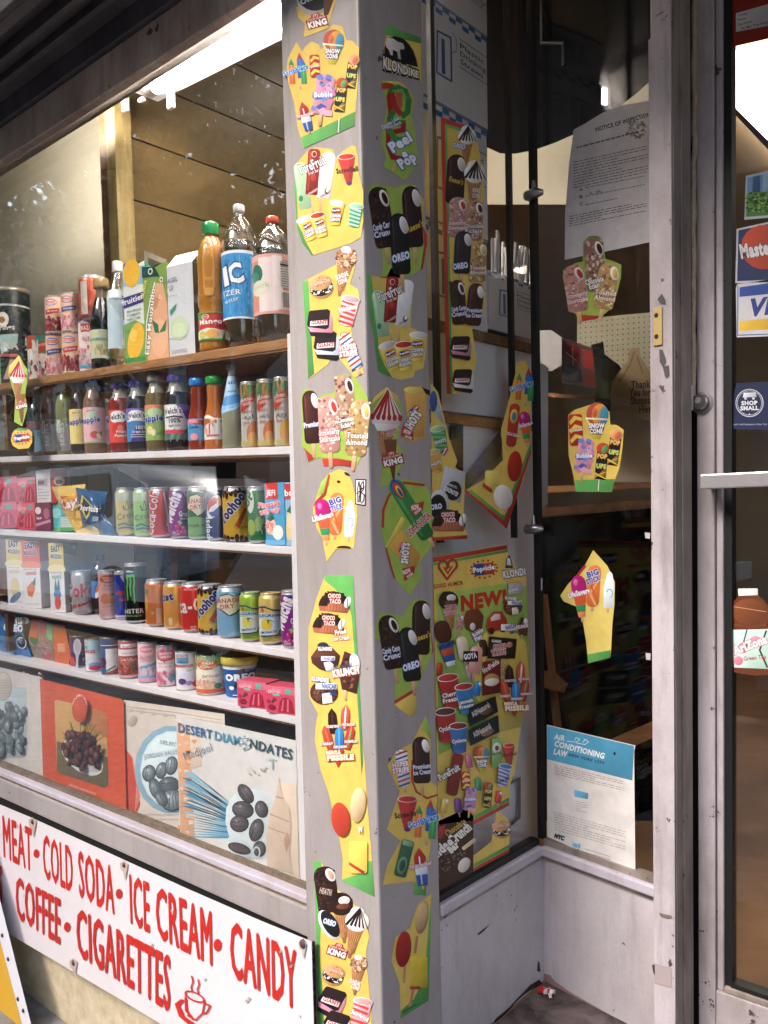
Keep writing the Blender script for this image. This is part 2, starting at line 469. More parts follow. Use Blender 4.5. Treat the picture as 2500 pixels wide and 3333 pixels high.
# ground ---------------------------------------------------------------
b = MB(); b.face([(-60, -2.2, 0), (60, -2.2, 0), (60, 1.3, 0), (-60, 1.3, 0)])
tag(b.build('sidewalk', 'walk'), kind='structure')
b = MB(); b.box(-60, 60, -2.36, -2.2, -.2, 0.004)
tag(b.build('kerb', 'riser'), kind='structure')
def road_z(x): return -.14 + max(0.0, -x)*.04
b = MB(); xs = [-60, -40, -20, 0, 60]
b.grid([[(x, -40, road_z(x)-.0) for x in xs], [(x, -2.36, road_z(x)) for x in xs]], smooth=False)
tag(b.build('road', 'asphalt'), kind='structure')
b = MB(); b.box(XP1, 1.6, .98, 1.66, 0.002, zF)
tag(b.build('entry_floor', 'floor'), kind='structure')
b = MB(); b.face([(-6, 1.3, zF-.004), (3.5, 1.3, zF-.004), (3.5, 8.5, zF-.004), (-6, 8.5, zF-.004)])
tag(b.build('shop_floor', 'lino'), kind='structure')
b = MB(); b.face([(-6, 1.1, H+1.75), (3.5, 1.1, H+1.75), (3.5, 8.5, H+1.75), (-6, 8.5, H+1.75)])
tag(b.build('shop_ceiling', 'plaster'), kind='structure')
b = MB(); b.box(-6, 3.5, 8.5, 8.6, 0, H+1.8)
tag(b.build('shop_back_wall', 'plaster'), kind='structure')
b = MB(); b.box(3.5, 3.6, 1.1, 8.6, 0, H+1.8)
tag(b.build('shop_right_wall', 'plaster'), kind='structure')
b = MB(); b.box(-6.1, -6, 1.1, 8.6, 0, H+1.8)
tag(b.build('shop_left_wall', 'plaster'), kind='structure')

# corner post ------------------------------------------------------------
post = empty('corner_post', 'square mauve metal corner post covered in ice cream stickers', 'post', loc=(XP0, YP, 0))
b = MB(); b.box(XP0, XP1, YP, YP2, zF-.35, H+1.6); b.build('post_cover', 'metal_front', post, .004)
obj_box('seam_strip', XP0-.022, XP0-.0005, YP+.004, YP+.03, H-.9, H+1.6, 'metal_front', post, .001)

# street window -----------------------------------------------------------
win = empty('shop_window', 'wide street window with mauve metal sill left of the corner post', 'window', loc=(-2, YP, H-.8))
XL = -3.6
obj_box('sill', XL, XP0-.001, YP+.005, YP+.08, H-.8025, H-.7475, 'metal_front', win, .002)
obj_box('sill_groove', XL, XP0-.001, YP+.012, YP+.08, H-.7475, H-.7405, 'brownline', win)
obj_box('glazing_bead', XL, XP0-.026, YP+.008, YP+.07, H-.7405, H-.727, 'bead', win, .002)
obj_box('sill_dirt', XL, XP0-.026, YP+.03, YP+.07, H-.727, H-.716, 'brownline', win)
obj_box('header', XL, XP0-.001, YP, YP+.024, H+.953, H+1.0355, 'beam', win, .003)
b = MB(); b.box(XL, XP0-.023, YG, YG+.006, H-.72, H+.96); b.build('glass_pane', 'glass', win)

# roller shutter housing over the window
sh = empty('shutter_housing', 'dark ribbed roller shutter housing above the street window', 'shutter', loc=(-2, .95, H+1.04))
XR = XP1
obj_box('underside', XL-1, XR, .86, YP+.2, H+1.085, H+1.1, 'housing', sh)
obj_box('back_lip', XL-1, XP0, YP-.012, YP+.02, H+1.0365, H+1.0845, 'housing', sh, .002)
for k, (ya, yb, zz) in enumerate(((.985, 1.0, .02), (.93, .945, .03), (.86, .885, .035))):
    obj_box('rib', XL-1, XR, ya, yb, H+1.0845-zz, H+1.0845, 'housing', sh, .002)
obj_box('face', XL-1, XR, .845, .86, H+1.05, H+1.26, 'housing', sh, .003)
# brick wall above
bw = empty('upper_brick_wall', 'old brick wall above the shutter housing, top left corner', 'wall', loc=(-2, .9, H+1.27))
obj_box('mortar', XL-1, XR, .875, 1.1, H+1.262, H+3.4, 'riser', bw)
me = None
for r in range(6):
    for c in range(16):
        x = -3.0 + c*.215 + (r % 2)*.107; z = H+1.268+r*.075
        if me is None:
            b = MB(); b.box(-.1, .1, -.008, .02, 0, .064); o = b.build('brick', 'brick', bw, .003); me = o.data
        else:
            o = bpy.data.objects.new('brick', me); link(o, bw)
        o.matrix_parent_inverse = Matrix.Translation(bw.location).inverted()
        o.location = (x, .872+random.uniform(-.003, .003), z)
aw = empty('shade_awning', None, None, loc=(0, .86, H+1.6)); aw['kind'] = 'structure'  # unseen awning, added to shade the upper shopfront
Q = .40
b = MB(); b.hexa([(XL-1, Q, H+1.5), (2.6, Q, H+1.5), (XL-1, .84, H+1.75), (2.6, .84, H+1.75), (XL-1, Q, H+1.52), (2.6, Q, H+1.52), (XL-1, .84, H+1.77), (2.6, .84, H+1.77)])
b.build('shade_canvas', 'housing', aw)
b = MB(); b.box(XP1+.001, 1.6, .87, 1.75, H+1.32, H+1.34); tag(b.build('doorway_soffit', 'housing'), kind='structure')

# wall below the window
st = empty('stall_riser', 'cream wall strip under the street window behind the red lettered sign', 'wall', loc=(-2, 1.1, 0))
obj_box('wall_face', XL, XP0-.002, YP+.03, YP+.12, 0, H-.803, 'riser', st)
obj_box('dark_gap', XL, XP0-.002, YP+.012, YP+.029, H-.86, H-.803, 'dark', st)

# doorway side window --------------------------------------------------------
XB = -.985
sw = empty('doorway_side_window', 'narrow glass side window of the doorway beside the corner post, low metal panel below', 'window', loc=(XB, 1.42, zF))
obj_box('lower_panel', XB-.03, XB+.006, YP2+.001, 1.607, zF, H-.777, 'metal_panel', sw)
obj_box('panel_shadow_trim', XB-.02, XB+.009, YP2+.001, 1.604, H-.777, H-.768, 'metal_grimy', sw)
obj_box('sill_bead', XB-.02, XB+.016, YP2+.001, 1.597, H-.768, H-.745, 'bead', sw, .004)
obj_box('sill_seal', XB-.02, XB+.004, YP2+.001, 1.6, H-.745, H-.732, 'rubber', sw)
b = MB(); b.box(XB-.008, XB-.002, YP2, 1.604, H-.735, H+1.32); b.build('glass_pane', 'glass_door', sw)
obj_box('edge_seal', XB-.012, XB+.002, YP2-.002, YP2+.005, H-.735, H+1.32, 'rubber', sw)
for px in (1412, 1658):
    p = onX(px, 600, XB-.02); obj_box('glazing_rod', XB-.026, XB-.016, p[1]-.006, p[1]+.006, H-.06, H+1.32, 'rubber', sw)

# doorway front window (beside the door), turned about eight degrees -----------------
AC = math.radians(-8.4); dC = np.array([_c(AC), _s(AC), 0]); nC = np.array([_s(AC), -_c(AC), 0])
PC = np.array([XB+.006, 1.607, 0])
def cbox(name, u0, u1, w0, w1, z0, z1, m, parent, bevel=0):
    b = MB(); P = [PC+dC*u+nC*w+np.array([0, 0, z]) for z in (z0, z1) for w in (w1, w0) for u in (u0, u1)]
    b.hexa(P); return b.build(name, m, parent, bevel)
LC = .30
fw = empty('doorway_front_window', 'glass window between side window and door, with pinkish metal panel below', 'window', loc=tuple(PC+dC*.15+np.array([0, 0, zF])))
cbox('lower_panel', 0, LC, -.03, 0, zF, H-.777, 'metal_panel', fw)
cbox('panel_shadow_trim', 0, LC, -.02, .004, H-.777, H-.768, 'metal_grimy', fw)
cbox('sill_bead', .008, LC, -.02, .013, H-.768, H-.745, 'bead', fw, .004)
cbox('sill_seal', .006, LC, -.02, .002, H-.745, H-.732, 'metal_grimy', fw)
cbox('glass_pane', -.004, LC, -.012, -.006, H-.735, H+1.32, 'glass_door', fw)
o = cbox('corner_seal', -.012, .003, -.012, .0, H-.735, H+1.32, 'rubber', fw)
def mapC(x, y, h): return onP(x, y, PC+nC*(-.0055+h), nC)
for py in (635, 1722):
    p = mapC(1737, py, .012)
    b = MB(); b.tube([p+np.array([-.022, .004, 0]), p+np.array([-.012, -.006, 0]), p+np.array([.012, -.008, 0]), p+np.array([.024, 0, 0])], [.005, .011, .011, .005], 10)
    b.build('glass_clip', 'chrome', fw)
    b = MB(); b.tube([p+np.array([0, 0, .0]), p+np.array([0, 0, .03])], [.007, .003], 8); b.build('clip_screw', 'chrome', fw)

# door frame and door ------------------------------------------------------------------
XJ0, XJ1 = -.671, -.6295
fr = empty('door_frame', 'scuffed pale metal door frame post beside the glass door', 'door frame', loc=(XJ0, 1.52, zF))
zt = onY(2119, 128, 1.5)[2]
b = MB(); b.hexa([(x, y, z) for z in (0, 1) for y in (1.5, 1.503) for x in (XJ0, XJ1)])
b.v = [(x, y, zF if z == 0 else (zt if x < -.65 else zt+.022)) for x, y, z in b.v]
b.build('cover_plate', 'metal_worn', fr)
obj_box('frame_post', XJ0+.002, XJ1-.0005, 1.5035, 1.576, zF, H+1.319, 'metal_worn', fr, .002)
obj_box('frame_return', XJ1-.0005, XJ1+.0045, 1.535, 1.577, zF, H+1.319, 'metal_grimy', fr, .001)
obj_box('frame_return_edge', XJ1-.0005, XJ1+.002, 1.506, 1.5345, zF, H+1.319, 'metal_grimy', fr, .001)
obj_box('door_gap', XJ1-.03, XJ1+.02, 1.62, 1.7, zF, H+1.319, 'dark', fr)
p = onY(2142, 1063, 1.499)
b = MB(); b.box(p[0]-.0085, p[0]+.0085, 1.4965, 1.4995, p[2]-.034, p[2]+.034); o = b.build('strike_plate', plain('brass_plate', '#b49a62', .45, .3), fr, .001)
for k in (-.018, .02):
    b = MB(); q = [(p[0]-.002+.004*math.cos(a), 1.496, p[2]+k+.0045*math.sin(a)) for a in [6.283*t/10 for t in range(10)]]
    b.face(q, '#1b1412'); b.build('screw_hole', 'matte', fr)
# weather strip: a dirty fuzzy cord down the gap
pts = []
rg = random.Random(3)
for k in range(26):
    py = -60+k*54; pts.append(onY(2257+rg.uniform(-2.5, 2.5)+(4 if py < 500 else 0), py, 1.585))
b = MB(); b.tube(pts, [.0052+rg.uniform(-.0008, .0008) for _ in pts], 8); b.build('weather_strip', 'fluff', fr)
b = MB(); b.tube([onY(2247, 1255, 1.58), onY(2245, 1335, 1.58)], .0065, 10); b.build('strip_end', 'metal_worn', fr)

dr = empty('glass_door', 'worn metal framed glass door with stickers, at right edge of the picture', 'door', loc=(-.6, 1.6, zF))
YD = 1.60
XD0, XD1, XD2 = -.6246, -.5916, -.5655
zb = H-.939
obj_box('hinge_stile', XD0, XD1, YD, YD+.045, zF+.01, H+1.319, 'metal_worn', dr, .002)
obj_box('stile_bead', XD1+.001, -.5775, YD+.006, YD+.04, zb, H+1.319, 'metal_worn', dr, .003)
obj_box('gasket', -.577, XD2+.002, YD+.012, YD+.035, zb+.004, H+1.319, 'rubber', dr)
obj_box('bottom_rail', XD1+.0005, .5, YD+.001, YD+.045, zF+.01, zb, 'metal_worn', dr, .002)
obj_box('bottom_bead', -.5765, .5, YD+.004, YD+.035, zb+.0005, zb+.012, 'metal_grimy', dr, .002)
obj_box('bottom_gasket', XD2, .5, YD+.008, YD+.035, zb+.0125, zb+.021, 'rubber', dr)
b = MB(); b.box(XD2-.006, .5, YD+.02, YD+.026, zb+.008, H+1.319); b.build('glass_pane', 'glass_dark', dr)
def mapD(x, y, h): return onY(x, y, YD+.0195-h)
# lock cylinder
p = onY(2286, 1312, YD)
def disc(mb, c, r, y0, y1, n=24, col='#cccccc', sx=1.0):
    rows = [[(c[0]+rr*sx*math.cos(6.2832*k/n), y, c[2]+rr*math.sin(6.2832*k/n)) for k in range(n)] for rr, y in ((r, y0), (r, y1), (r*.82, y1-.002), (.0001, y1-.002))]
    mb.grid(rows, col, True, False)
b = MB(); disc(b, p, .021, YD+.001, YD-.0015); o = b.build('lock_plate', 'metal_grimy', dr)
b = MB(); disc(b, p+np.array([-.001, 0, .001]), .0155, YD, YD-.012); o2 = b.build('lock_cylinder', 'chrome', dr)
b = MB(); disc(b, p+np.array([-.003, 0, .004]), .007, YD-.009, YD-.0135, 16); b.build('key_plug', 'steel', o2)
b = MB(); b.box(p[0]-.0038, p[0]-.0022, YD-.0142, YD-.0134, p[2]+.000, p[2]+.008); b.build('keyhole', 'rubber', o2)
# pull bar
z0, z1 = onY(2300, 1592, 1.555)[2], onY(2300, 1543, 1.555)[2]
xa = onY(2278, 1566, 1.55)[0]
obj_box('pull_bar', xa, .5, 1.548, 1.560, z0, z1, 'steel', dr, .003)
obj_box('bar_bracket', xa+.001, xa+.02, 1.5605, YD-.0005, z0+.003, z1-.003, 'steel', dr, .002)
# screw holes and scars in the stile
rg = random.Random(5)
b = MB()
for px, py, r in ((2297, 3199, .0022), (2307, 3195, .0016), (2286, 3196, .001), (2309, 3206, .001), (2275, 3238, .0018), (2288, 3260, .0014), (2288, 3269, .001), (2320, 3259, .0018), (2314, 3268, .0012), (2311, 3277, .0012), (2316, 3289, .001), (2281, 3030, .0022), (2289, 3031, .0018), (2300, 3028, .001), (2281, 3063, .001)):
    c = onY(px, py, YD-.0004)
    b.face([(c[0]+r*math.cos(a)*rg.uniform(.8, 1.1), YD-.0004, c[2]+1.15*r*math.sin(a)*rg.uniform(.8, 1.1)) for a in [6.283*t/9 for t in range(9)]], '#120e0e')
b.build('screw_holes', 'matte', dr)
# ------------------------------------------------------------------ behind the street window
fx = empty('fluorescent_light', 'long white fluorescent light with lit tube at top of street window', 'lamp', loc=(-1.6, 1.24, H+1.1))
YT = 1.30
ta, tb = onY(500, 284, YT), onY(935, 60, YT); tb = ta+(tb-ta)*1.5
b = MB(); b.tube([ta, tb], .019, 16); b.build('tube', 'tube', fx)
b = MB(); b.tube([ta-np.array([.022, 0, 0]), ta+np.array([.01, 0, 0])], .0197, 16); b.build('tube_cap', 'steel', fx)
dv = (tb-ta)/np.linalg.norm(tb-ta); zf = ta[2]+.03; k = np.array([-.10, 0, 0])
b = MB(); A = ta+k; Bq = tb
b.hexa([(p[0], y, p[2]+dz_) for dz_, ys in ((.024, (1.09, 1.38)), (.1, (1.16, 1.32))) for y in ys for p in (A, Bq)])
b.build('reflector', 'whitebox', fx)
b = MB(); w_ = np.array([0, -.11, 0]); wl = w_+(ta-tb)/np.linalg.norm(tb-ta)*1.0; b.tube([ta+wl, tb+w_], .019, 16); b.build('tube', 'tube', fx)  # front tube runs on left behind the header, added to brighten the beige board
zf = ta[2]+.054
for px, py in ((405, 266), (460, 281), (556, 316)):
    p = onY(px, py, YT+.05); b = MB(); b.box(p[0]-.012, p[0]+.012, p[1]-.006, p[1]+.006, p[2]-.03, zf-.03); b.build('lamp_holder', 'whitebox', fx, .003)

bp_ = empty('beige_backing_board', 'smooth beige board behind the display at left', 'board', loc=(-2.8, 1.36, H+.4))
b = MB(); b.box(-4.4, -2.225, 1.62, 1.63, H+.3, H+1.7); b.build('board', 'beige', bp_)
MT['trimwood'] = plain('pale_trim_wood', '#9c8a5c', .5, nscale=9, col2='#7d6c44', stretch=(6, 6, 1))
tp = empty('wood_trim_post', 'thin upright wood trim between beige board and brown panelled wall', 'trim', loc=(-2.2, 1.35, H+.4))
xa, xb_, xc_ = onY(326, 600, 1.35)[0], onY(353, 600, 1.35)[0], onY(384, 600, 1.35)[0]
obj_box('trim_strip', xa, xb_, 1.352, 1.38, H+.32, H+1.5, 'oldwood', tp, .002)
obj_box('trim_strip', xb_+.001, xc_, 1.346, 1.40, H+.32, H+1.5, 'trimwood', tp, .002)
pw = empty('panelled_wall', 'brown panelled side wall with dark joints behind the bottles', 'wall', loc=(-2.2, 1.8, H+.3))
xw = xc_-.03
obj_box('joint_backing', xw-.02, xw-.008, 1.41, 3.2, H-.2, H+1.72, 'dark', pw)
pz = [onX(371, q, xw)[2] for q in (155, 428, 635, 835)]
dz = (pz[1]-pz[3])/2
k0 = pz[1]
me = None
for k in range(-3, 7):
    z = k0+dz*k
    if me is None:
        b = MB(); b.box(-.007, .0, 1.41, 3.2, .0025, dz-.0025); o = b.build('wall_panel', 'panelling', pw, .001); me = o.data
    else:
        o = bpy.data.objects.new('wall_panel', me); link(o, pw); o.matrix_parent_inverse = Matrix.Translation(pw.location).inverted()
    o.location = (xw, 0, z)

# shelving --------------------------------------------------------------------------------
YS = 1.13
su = empty('display_shelves', 'display shelving with one wood and four white shelves behind the street window', 'shelves', loc=(-1.9, YS, H-.7))
SH = {}
def shelf(key, l, r, lb, rb, m, depth_=.21):
    a, c = onY(*l, YS), onY(*r, YS); a2, c2 = onY(*lb, YS), onY(*rb, YS)
    t = (c-a)/(c[0]-a[0]); X0, X1 = -3.3, c[0]+.02
    z0, z1 = a[2]+(X0-a[0])*t[2], a[2]+(X1-a[0])*t[2]
    th0, th1 = a[2]-a2[2], c[2]-c2[2]; th = max(.010, (th0+th1)/2)
    b = MB(); b.hexa([(X0, YS, z0-th), (X1, YS, z1-th), (X0, YS+depth_, z0-th), (X1, YS+depth_, z1-th), (X0, YS, z0), (X1, YS, z1), (X0, YS+depth_, z0), (X1, YS+depth_, z1)])
    b.build('shelf', m, su, .0015)
    b = MB(); b.hexa([(X0, YS+.002, z0-th-.004), (X1, YS+.002, z1-th-.004), (X0, YS+depth_, z0-th-.004), (X1, YS+depth_, z1-th-.004), (X0, YS+.002, z0-th-.0005), (X1, YS+.002, z1-th-.0005), (X0, YS+depth_, z0-th-.0005), (X1, YS+depth_, z1-th-.0005)])
    b.build('shelf_liner', 'oldwood', su)
    SH[key] = (lambda X: a[2]+(X-a[0])*t[2]+.0006)
shelf(2, (0, 1248), (936, 1101), (0, 1272), (936, 1131), 'wood')
shelf(3, (0, 1487), (949, 1452), (0, 1507), (949, 1476), 'white_paint')
shelf(4, (0, 1724), (958, 1780), (0, 1745), (958, 1800), 'white_paint')
shelf(5, (0, 1968), (958, 2122), (0, 1984), (958, 2145), 'white_paint')
shelf(6, (0, 2133), (958, 2333), (0, 2150), (958, 2357), 'white_paint')
b = MB(); q = [onY(934, 1087, 1.1), onY(969, 1087, 1.1), onY(972, 2866, 1.1), onY(1003, 2866, 1.1)]
b.hexa([(q[2][0], 1.1, q[2][2]), (q[3][0], 1.1, q[2][2]), (q[2][0], 1.118, q[2][2]), (q[3][0], 1.118, q[2][2]), (q[0][0], 1.1, q[0][2]), (q[1][0], 1.1, q[0][2]), (q[0][0], 1.118, q[0][2]), (q[1][0], 1.118, q[0][2])])
b.build('side_post', 'white_paint', su, .001)
q = onY(22, 1400, YS+.01)
obj_box('left_divider', q[0]-.02, q[0]+.0, YS+.012, YS+.2, H+.21, H+.37, 'oldwood', su)
q2 = onY(100, 1400, YS+.18)
obj_box('left_back', q[0], q2[0], YS+.19, YS+.2, H+.21, H+.37, 'wood', su)
q = onY(20, 1850, YS+.01)
obj_box('left_divider', q[0]-.3, q[0], YS+.012, YS+.2, H-.22, H-.05, 'oldwood', su)
obj_box('left_divider', q[0]-.03, q[0]-.01, YS+.012, YS+.2, H-.39, H-.25, 'oldwood', su)
obj_box('back_sheet', -3.3, -1.22, 1.62, 1.63, H-.75, H+.33, plain('dim_back_sheet', '#3a302b', .8, noise=.4, nscale=6), su)

bt = empty('stored_clutter', 'pale boards, wood post and cartons stored behind the display shelves', 'boards', loc=(-1.8, 1.4, H-.2))
def board(name, pts, Y, th, m):
    b = MB(); ext(b, pts, '#ffffff', mapY(Y), th); return b.build(name, m, bt)
MT['greyboard'] = plain('grey_board', '#d3cfd2', .6, noise=.08, nscale=8)
MT['paleboard'] = plain('pale_board', '#cfc9c6', .6, noise=.06, nscale=8)
board('grey_panel', [(262, 1745), (437, 1752), (437, 1990), (262, 1975)], 1.37, .01, 'greyboard')
board('wood_upright', [(555, 1770), (578, 1771), (578, 1960), (555, 1955)], 1.36, .02, 'wood')
board('pale_panel', [(715, 1925), (792, 1798), (965, 1804), (965, 2080), (715, 2060)], 1.33, .012, 'paleboard')
board('cardboard_carton', [(676, 1820), (758, 1822), (738, 1990), (676, 1985)], 1.38, .02, 'cardboard')
board('grey_panel', [(285, 1530), (372, 1528), (372, 1770), (285, 1760)], 1.37, .01, 'greyboard')
board('wood_upright', [(371, 1510), (386, 1510), (386, 1765), (371, 1765)], 1.36, .02, 'wood')
board('grey_carton', [(671, 1558), (866, 1558), (866, 1750), (671, 1745)], 1.32, .02, 'greyboard')
board('cream_panel', [(800, 2170), (965, 2190), (965, 2340), (800, 2320)], 1.33, .01, 'paleboard')
board('grey_wedge', [(340, 1235), (470, 1205), (520, 1260), (500, 1300), (340, 1290)], 1.34, .01, 'greyboard')
board('dark_carton', [(620, 1480), (770, 1480), (760, 1745), (640, 1745)], 1.345, .01, 'black')
# dim film wrapped pack with lettering
tpk = empty('tissue_pack', 'dim film wrapped bathroom tissue pack behind the slim cans', 'pack', loc=tuple(onY(860, 1240, 1.31)))
b = MB(); ext(b, [(775, 1158), (945, 1135), (948, 1290), (778, 1300)], '#85746a', mapY(1.315), .06); b.build('pack', 'matte', tpk)
P = Print(mapY(1.3145), tpk); P.part('lettering').z(460, 1150, .3014)
P.t('BATH', 1060, 150, 1270, 118, 55, '#c9c4c0', .03, '#3a3431', .05).t('TISSUE', 1020, 235, 1300, 195, 70, '#c9c4c0', .03, '#3a3431', .05).t('Papier Higienique', 1040, 275, 1310, 235, 30, '#4a5a9a'); P.flush()
bk = empty('black_sack', 'black plastic sack with faint lettering behind the energy drink', 'sack', loc=tuple(onY(500, 1960, 1.36)))
b = MB(); ext(b, [(440, 1752), (552, 1760), (560, 1960), (470, 1950), (440, 1900)], '#0d0c0d', mapY(1.36), .03); ext(b, [(618, 1790), (674, 1792), (674, 1960), (610, 1955)], '#141214', mapY(1.365), .03); b.build('sack', 'gloss', bk)
P = Print(mapY(1.3595), bk); P.part('lettering').z(460, 1780, .3074)
P.t('blue', 150, 270, 260, 220, 45, '#4d4a52').t('purple', 170, 320, 290, 265, 40, '#4d4a52'); P.flush()

# ------------------------------------------------------------------ goods on the shelves
CAN = [(.0, .03), (.72, .0), (.80, .012), (.96, .055), (1, .085), (1, .87), (.97, .90), (.86, .955), (.84, .972), (.87, .982), (.87, .995), (.82, 1), (.80, .975), (0, .972)]
SLIM = [(.0, .03), (.76, .0), (.84, .01), (.98, .03), (1, .05), (1, .93), (.94, .965), (.92, .975), (.95, .985), (.95, 1), (.9, 1), (.88, .98), (0, .98)]
TIN = [(0, .01), (.97, 0), (1.02, .0), (1.02, .02), (1, .025), (1, .965), (1.02, .97), (1.02, 1), (.97, 1), (.96, .975), (.8, .975), (.78, .968), (0, .968)]
TUBEC = [(0, 0), (1, 0), (1, .955), (1.04, .958), (1.04, .985), (.98, 1), (.9, .985), (0, .985)]
JUICE = [(0, .02), (.8, 0), (.95, .02), (1, .06), (1, .60), (.97, .68), (.86, .76), (.68, .82), (.6, .86), (.6, .905), (.74, .91), (.76, .925), (.76, .975), (.72, 1), (0, 1)]
NECTAR = [(0, .02), (.8, 0), (.98, .02), (1, .05), (.97, .12), (.97, .34), (1, .38), (.88, .47), (.72, .58), (.66, .66), (.66, .80), (.64, .89), (.74, .895), (.78, .91), (.78, .975), (.7, 1), (0, 1)]
GATOR = [(0, .02), (.8, 0), (.97, .02), (1, .08), (1, .46), (.93, .50), (.99, .54), (1, .60), (.96, .70), (.82, .79), (.6, .85), (.55, .87), (.55, .89), (.66, .892), (.68, .91), (.68, .985), (.64, 1), (0, 1)]
PET2 = [(0, .03), (.55, 0), (.8, .01), (.97, .07), (1, .14), (1, .2), (1, .68), (.97, .73), (.86, .80), (.62, .87), (.36, .91), (.25, .935), (.24, .95), (.3, .953), (.31, .96), (.31, .995), (.29, 1), (0, 1)]
MANGO = [(0, .02), (.85, 0), (1, .02), (1, .04), (.98, .07), (1, .08), (1, .30), (.93, .33), (1, .36), (1, .42), (.96, .5), (.97, .72), (.9, .78), (.7, .85), (.5, .885), (.46, .905), (.56, .908), (.57, .92), (.57, .99), (.53, 1), (0, 1)]
SAUCE = [(0, .02), (.9, 0), (1, .02), (1, .46), (.97, .52), (.74, .68), (.5, .78), (.44, .84), (.44, .885), (.6, .89), (.62, .91), (.62, .985), (.58, 1), (0, 1)]
AZUL = [(0, .02), (.9, 0), (1, .02), (1, .42), (.97, .46), (.36, .84), (.33, .87), (.33, .93), (.46, .935), (.5, .95), (.5, .99), (.46, 1), (0, 1)]
SODA = [(0, .03), (.7, 0), (.97, .05), (1, .1), (1, .6), (.95, .66), (.8, .74), (.5, .84), (.34, .88), (.32, .9), (.42, .903), (.43, .91), (.43, .99), (.4, 1), (0, 1)]
TUB = [(0, 0), (.8, 0), (.82, .02), (.97, .80), (1.0, .805), (1.08, .81), (1.08, .985), (1.03, 1), (.98, .985), (0, .985)]

class Item:
    """round container: px extents give the real radius and height at its place on the shelf"""
    def __init__(s, name, label, cat, key, x0, x1, yt, prof, bands, mt, back=.012, z=None, n=30, group=None, yb=None):
        s.key = key; xc = (x0+x1)/2
        r = .033
        for _ in range(4):
            Y = YS+back+r; p = onY(xc, (yt+1700)/2 if yt is None else yt+40, Y); r = (x1-x0)/2*depth(p)/CF
        s.Y = YS+back+r; s.r = r
        p = onY(xc, yt, s.Y); s.x = p[0]; zb = SH[key](s.x) if z is None else z
        if yb is not None:
            zb = onY(xc, yb, s.Y)[2]
        s.z0 = zb; s.h = p[2]-zb
        s.prof = [(a*r, c*s.h) for a, c in prof]
        s.o = empty(name, label, cat, group, (s.x, s.Y, zb))
        s.cam = math.atan2(-s.Y, -s.x)
        # split the profile where bands change: bands = [(v_top, colour, part, material)], bottom up
        lo = 0.0; s.rs = [q[0] for q in s.prof]; s.zs = [q[1] for q in s.prof]
        k = 0
        for vt, col, part, m in bands:
            sel = [q for q, (a, c) in zip(s.prof, prof) if lo-1e-6 <= c <= vt+1e-6]
            ins = []
            idx = [i for i, (a, c) in enumerate(prof) if lo-1e-6 <= c <= vt+1e-6]
            if lo > 0: ins.append((s.rad(lo), lo*s.h))
            pts = ins + [s.prof[i] for i in idx]
            if vt < 1: pts.append((s.rad(vt), vt*s.h))
            cl = []
            for q in pts:
                if not cl or abs(cl[-1][0]-q[0])+abs(cl[-1][1]-q[1]) > 1e-7: cl.append(q)
            b = MB(); b.lathe((s.x, s.Y, zb), cl, col, n); b.build(part, m or mt, s.o)
            lo = vt
    def rad(s, v):
        """outer radius at relative height v"""
        z = v*s.h; best = 0
        for (r0, z0), (r1, z1) in zip(s.prof, s.prof[1:]):
            if min(z0, z1)-1e-9 <= z <= max(z0, z1)+1e-9 and abs(z1-z0) > 1e-9:
                best = max(best, r0+(r1-r0)*(z-z0)/(z1-z0))
        return best or s.r
    def print(s, name='label_print', mt='tin'):
        def mp(u, v, h):
            a = s.cam + u*1.3
            r = s.rad(min(max(v, .001), .999))+h+.0004
            return (s.x+r*math.cos(a), s.Y+r*math.sin(a), s.z0+v*s.h)
        return Print(mp, s.o, mt, 8e-5, 0, False, s.h/(1.3*s.r), .14, name).part(name)
SIL, DK = '#b5b3b6', '#1d1a1b'
def can(key, x0, x1, yt, col, label, draw=None, prof=CAN, top=SIL, bottom=SIL, mt='can', name='drink_can', cat='can', lo=.05, hi=.925, **kw):
    it = Item(name, label, cat, key, x0, x1, yt, prof, [(lo, bottom, 'base', 'can'), (hi, col, 'body', mt), (1, top, 'lid', 'can')], mt, **kw)
    if draw: P = it.print(mt=mt); draw(P); P.flush()
    return it
def tin(key, x0, x1, yt, col, label, draw=None, **kw):
    return can(key, x0, x1, yt, col, label, draw, TIN, '#8e8a88', '#a09b98', 'tin', 'food_can', 'can', .03, .965, **kw)
def bottle(key, x0, x1, yt, prof, liquid, cap, label, lab=None, fill=.8, capv=.9, draw=None, name='juice_bottle', mt='gloss', **kw):
    bands = [(fill, liquid, 'bottle', mt)]
    bands += [(capv, kw.pop('neck', '#8a8178'), 'neck', kw.pop('neckmt', 'gloss')), (1, cap, 'cap', 'gloss')]
    it = Item(name, label, 'bottle', key, x0, x1, yt, prof, bands, mt, **kw)
    if lab or draw:
        P = it.print('label_print', 'tin'); 
        if lab: P.rect(-1.5, lab[0], 1.5, lab[1], lab[2])
        if draw: draw(P)
        P.flush()
    return it
def blobs(P, v0, v1, cols, n=60, size=.09, seed=1):
    rg = random.Random(seed); P.up()
    for k in range(n):
        P.ell(rg.uniform(-1, 1), rg.uniform(v0, v1), size*rg.uniform(.6, 1.2), size*rg.uniform(.3, .6), 0, rg.choice(cols), 7, same=(k % 6 != 0))

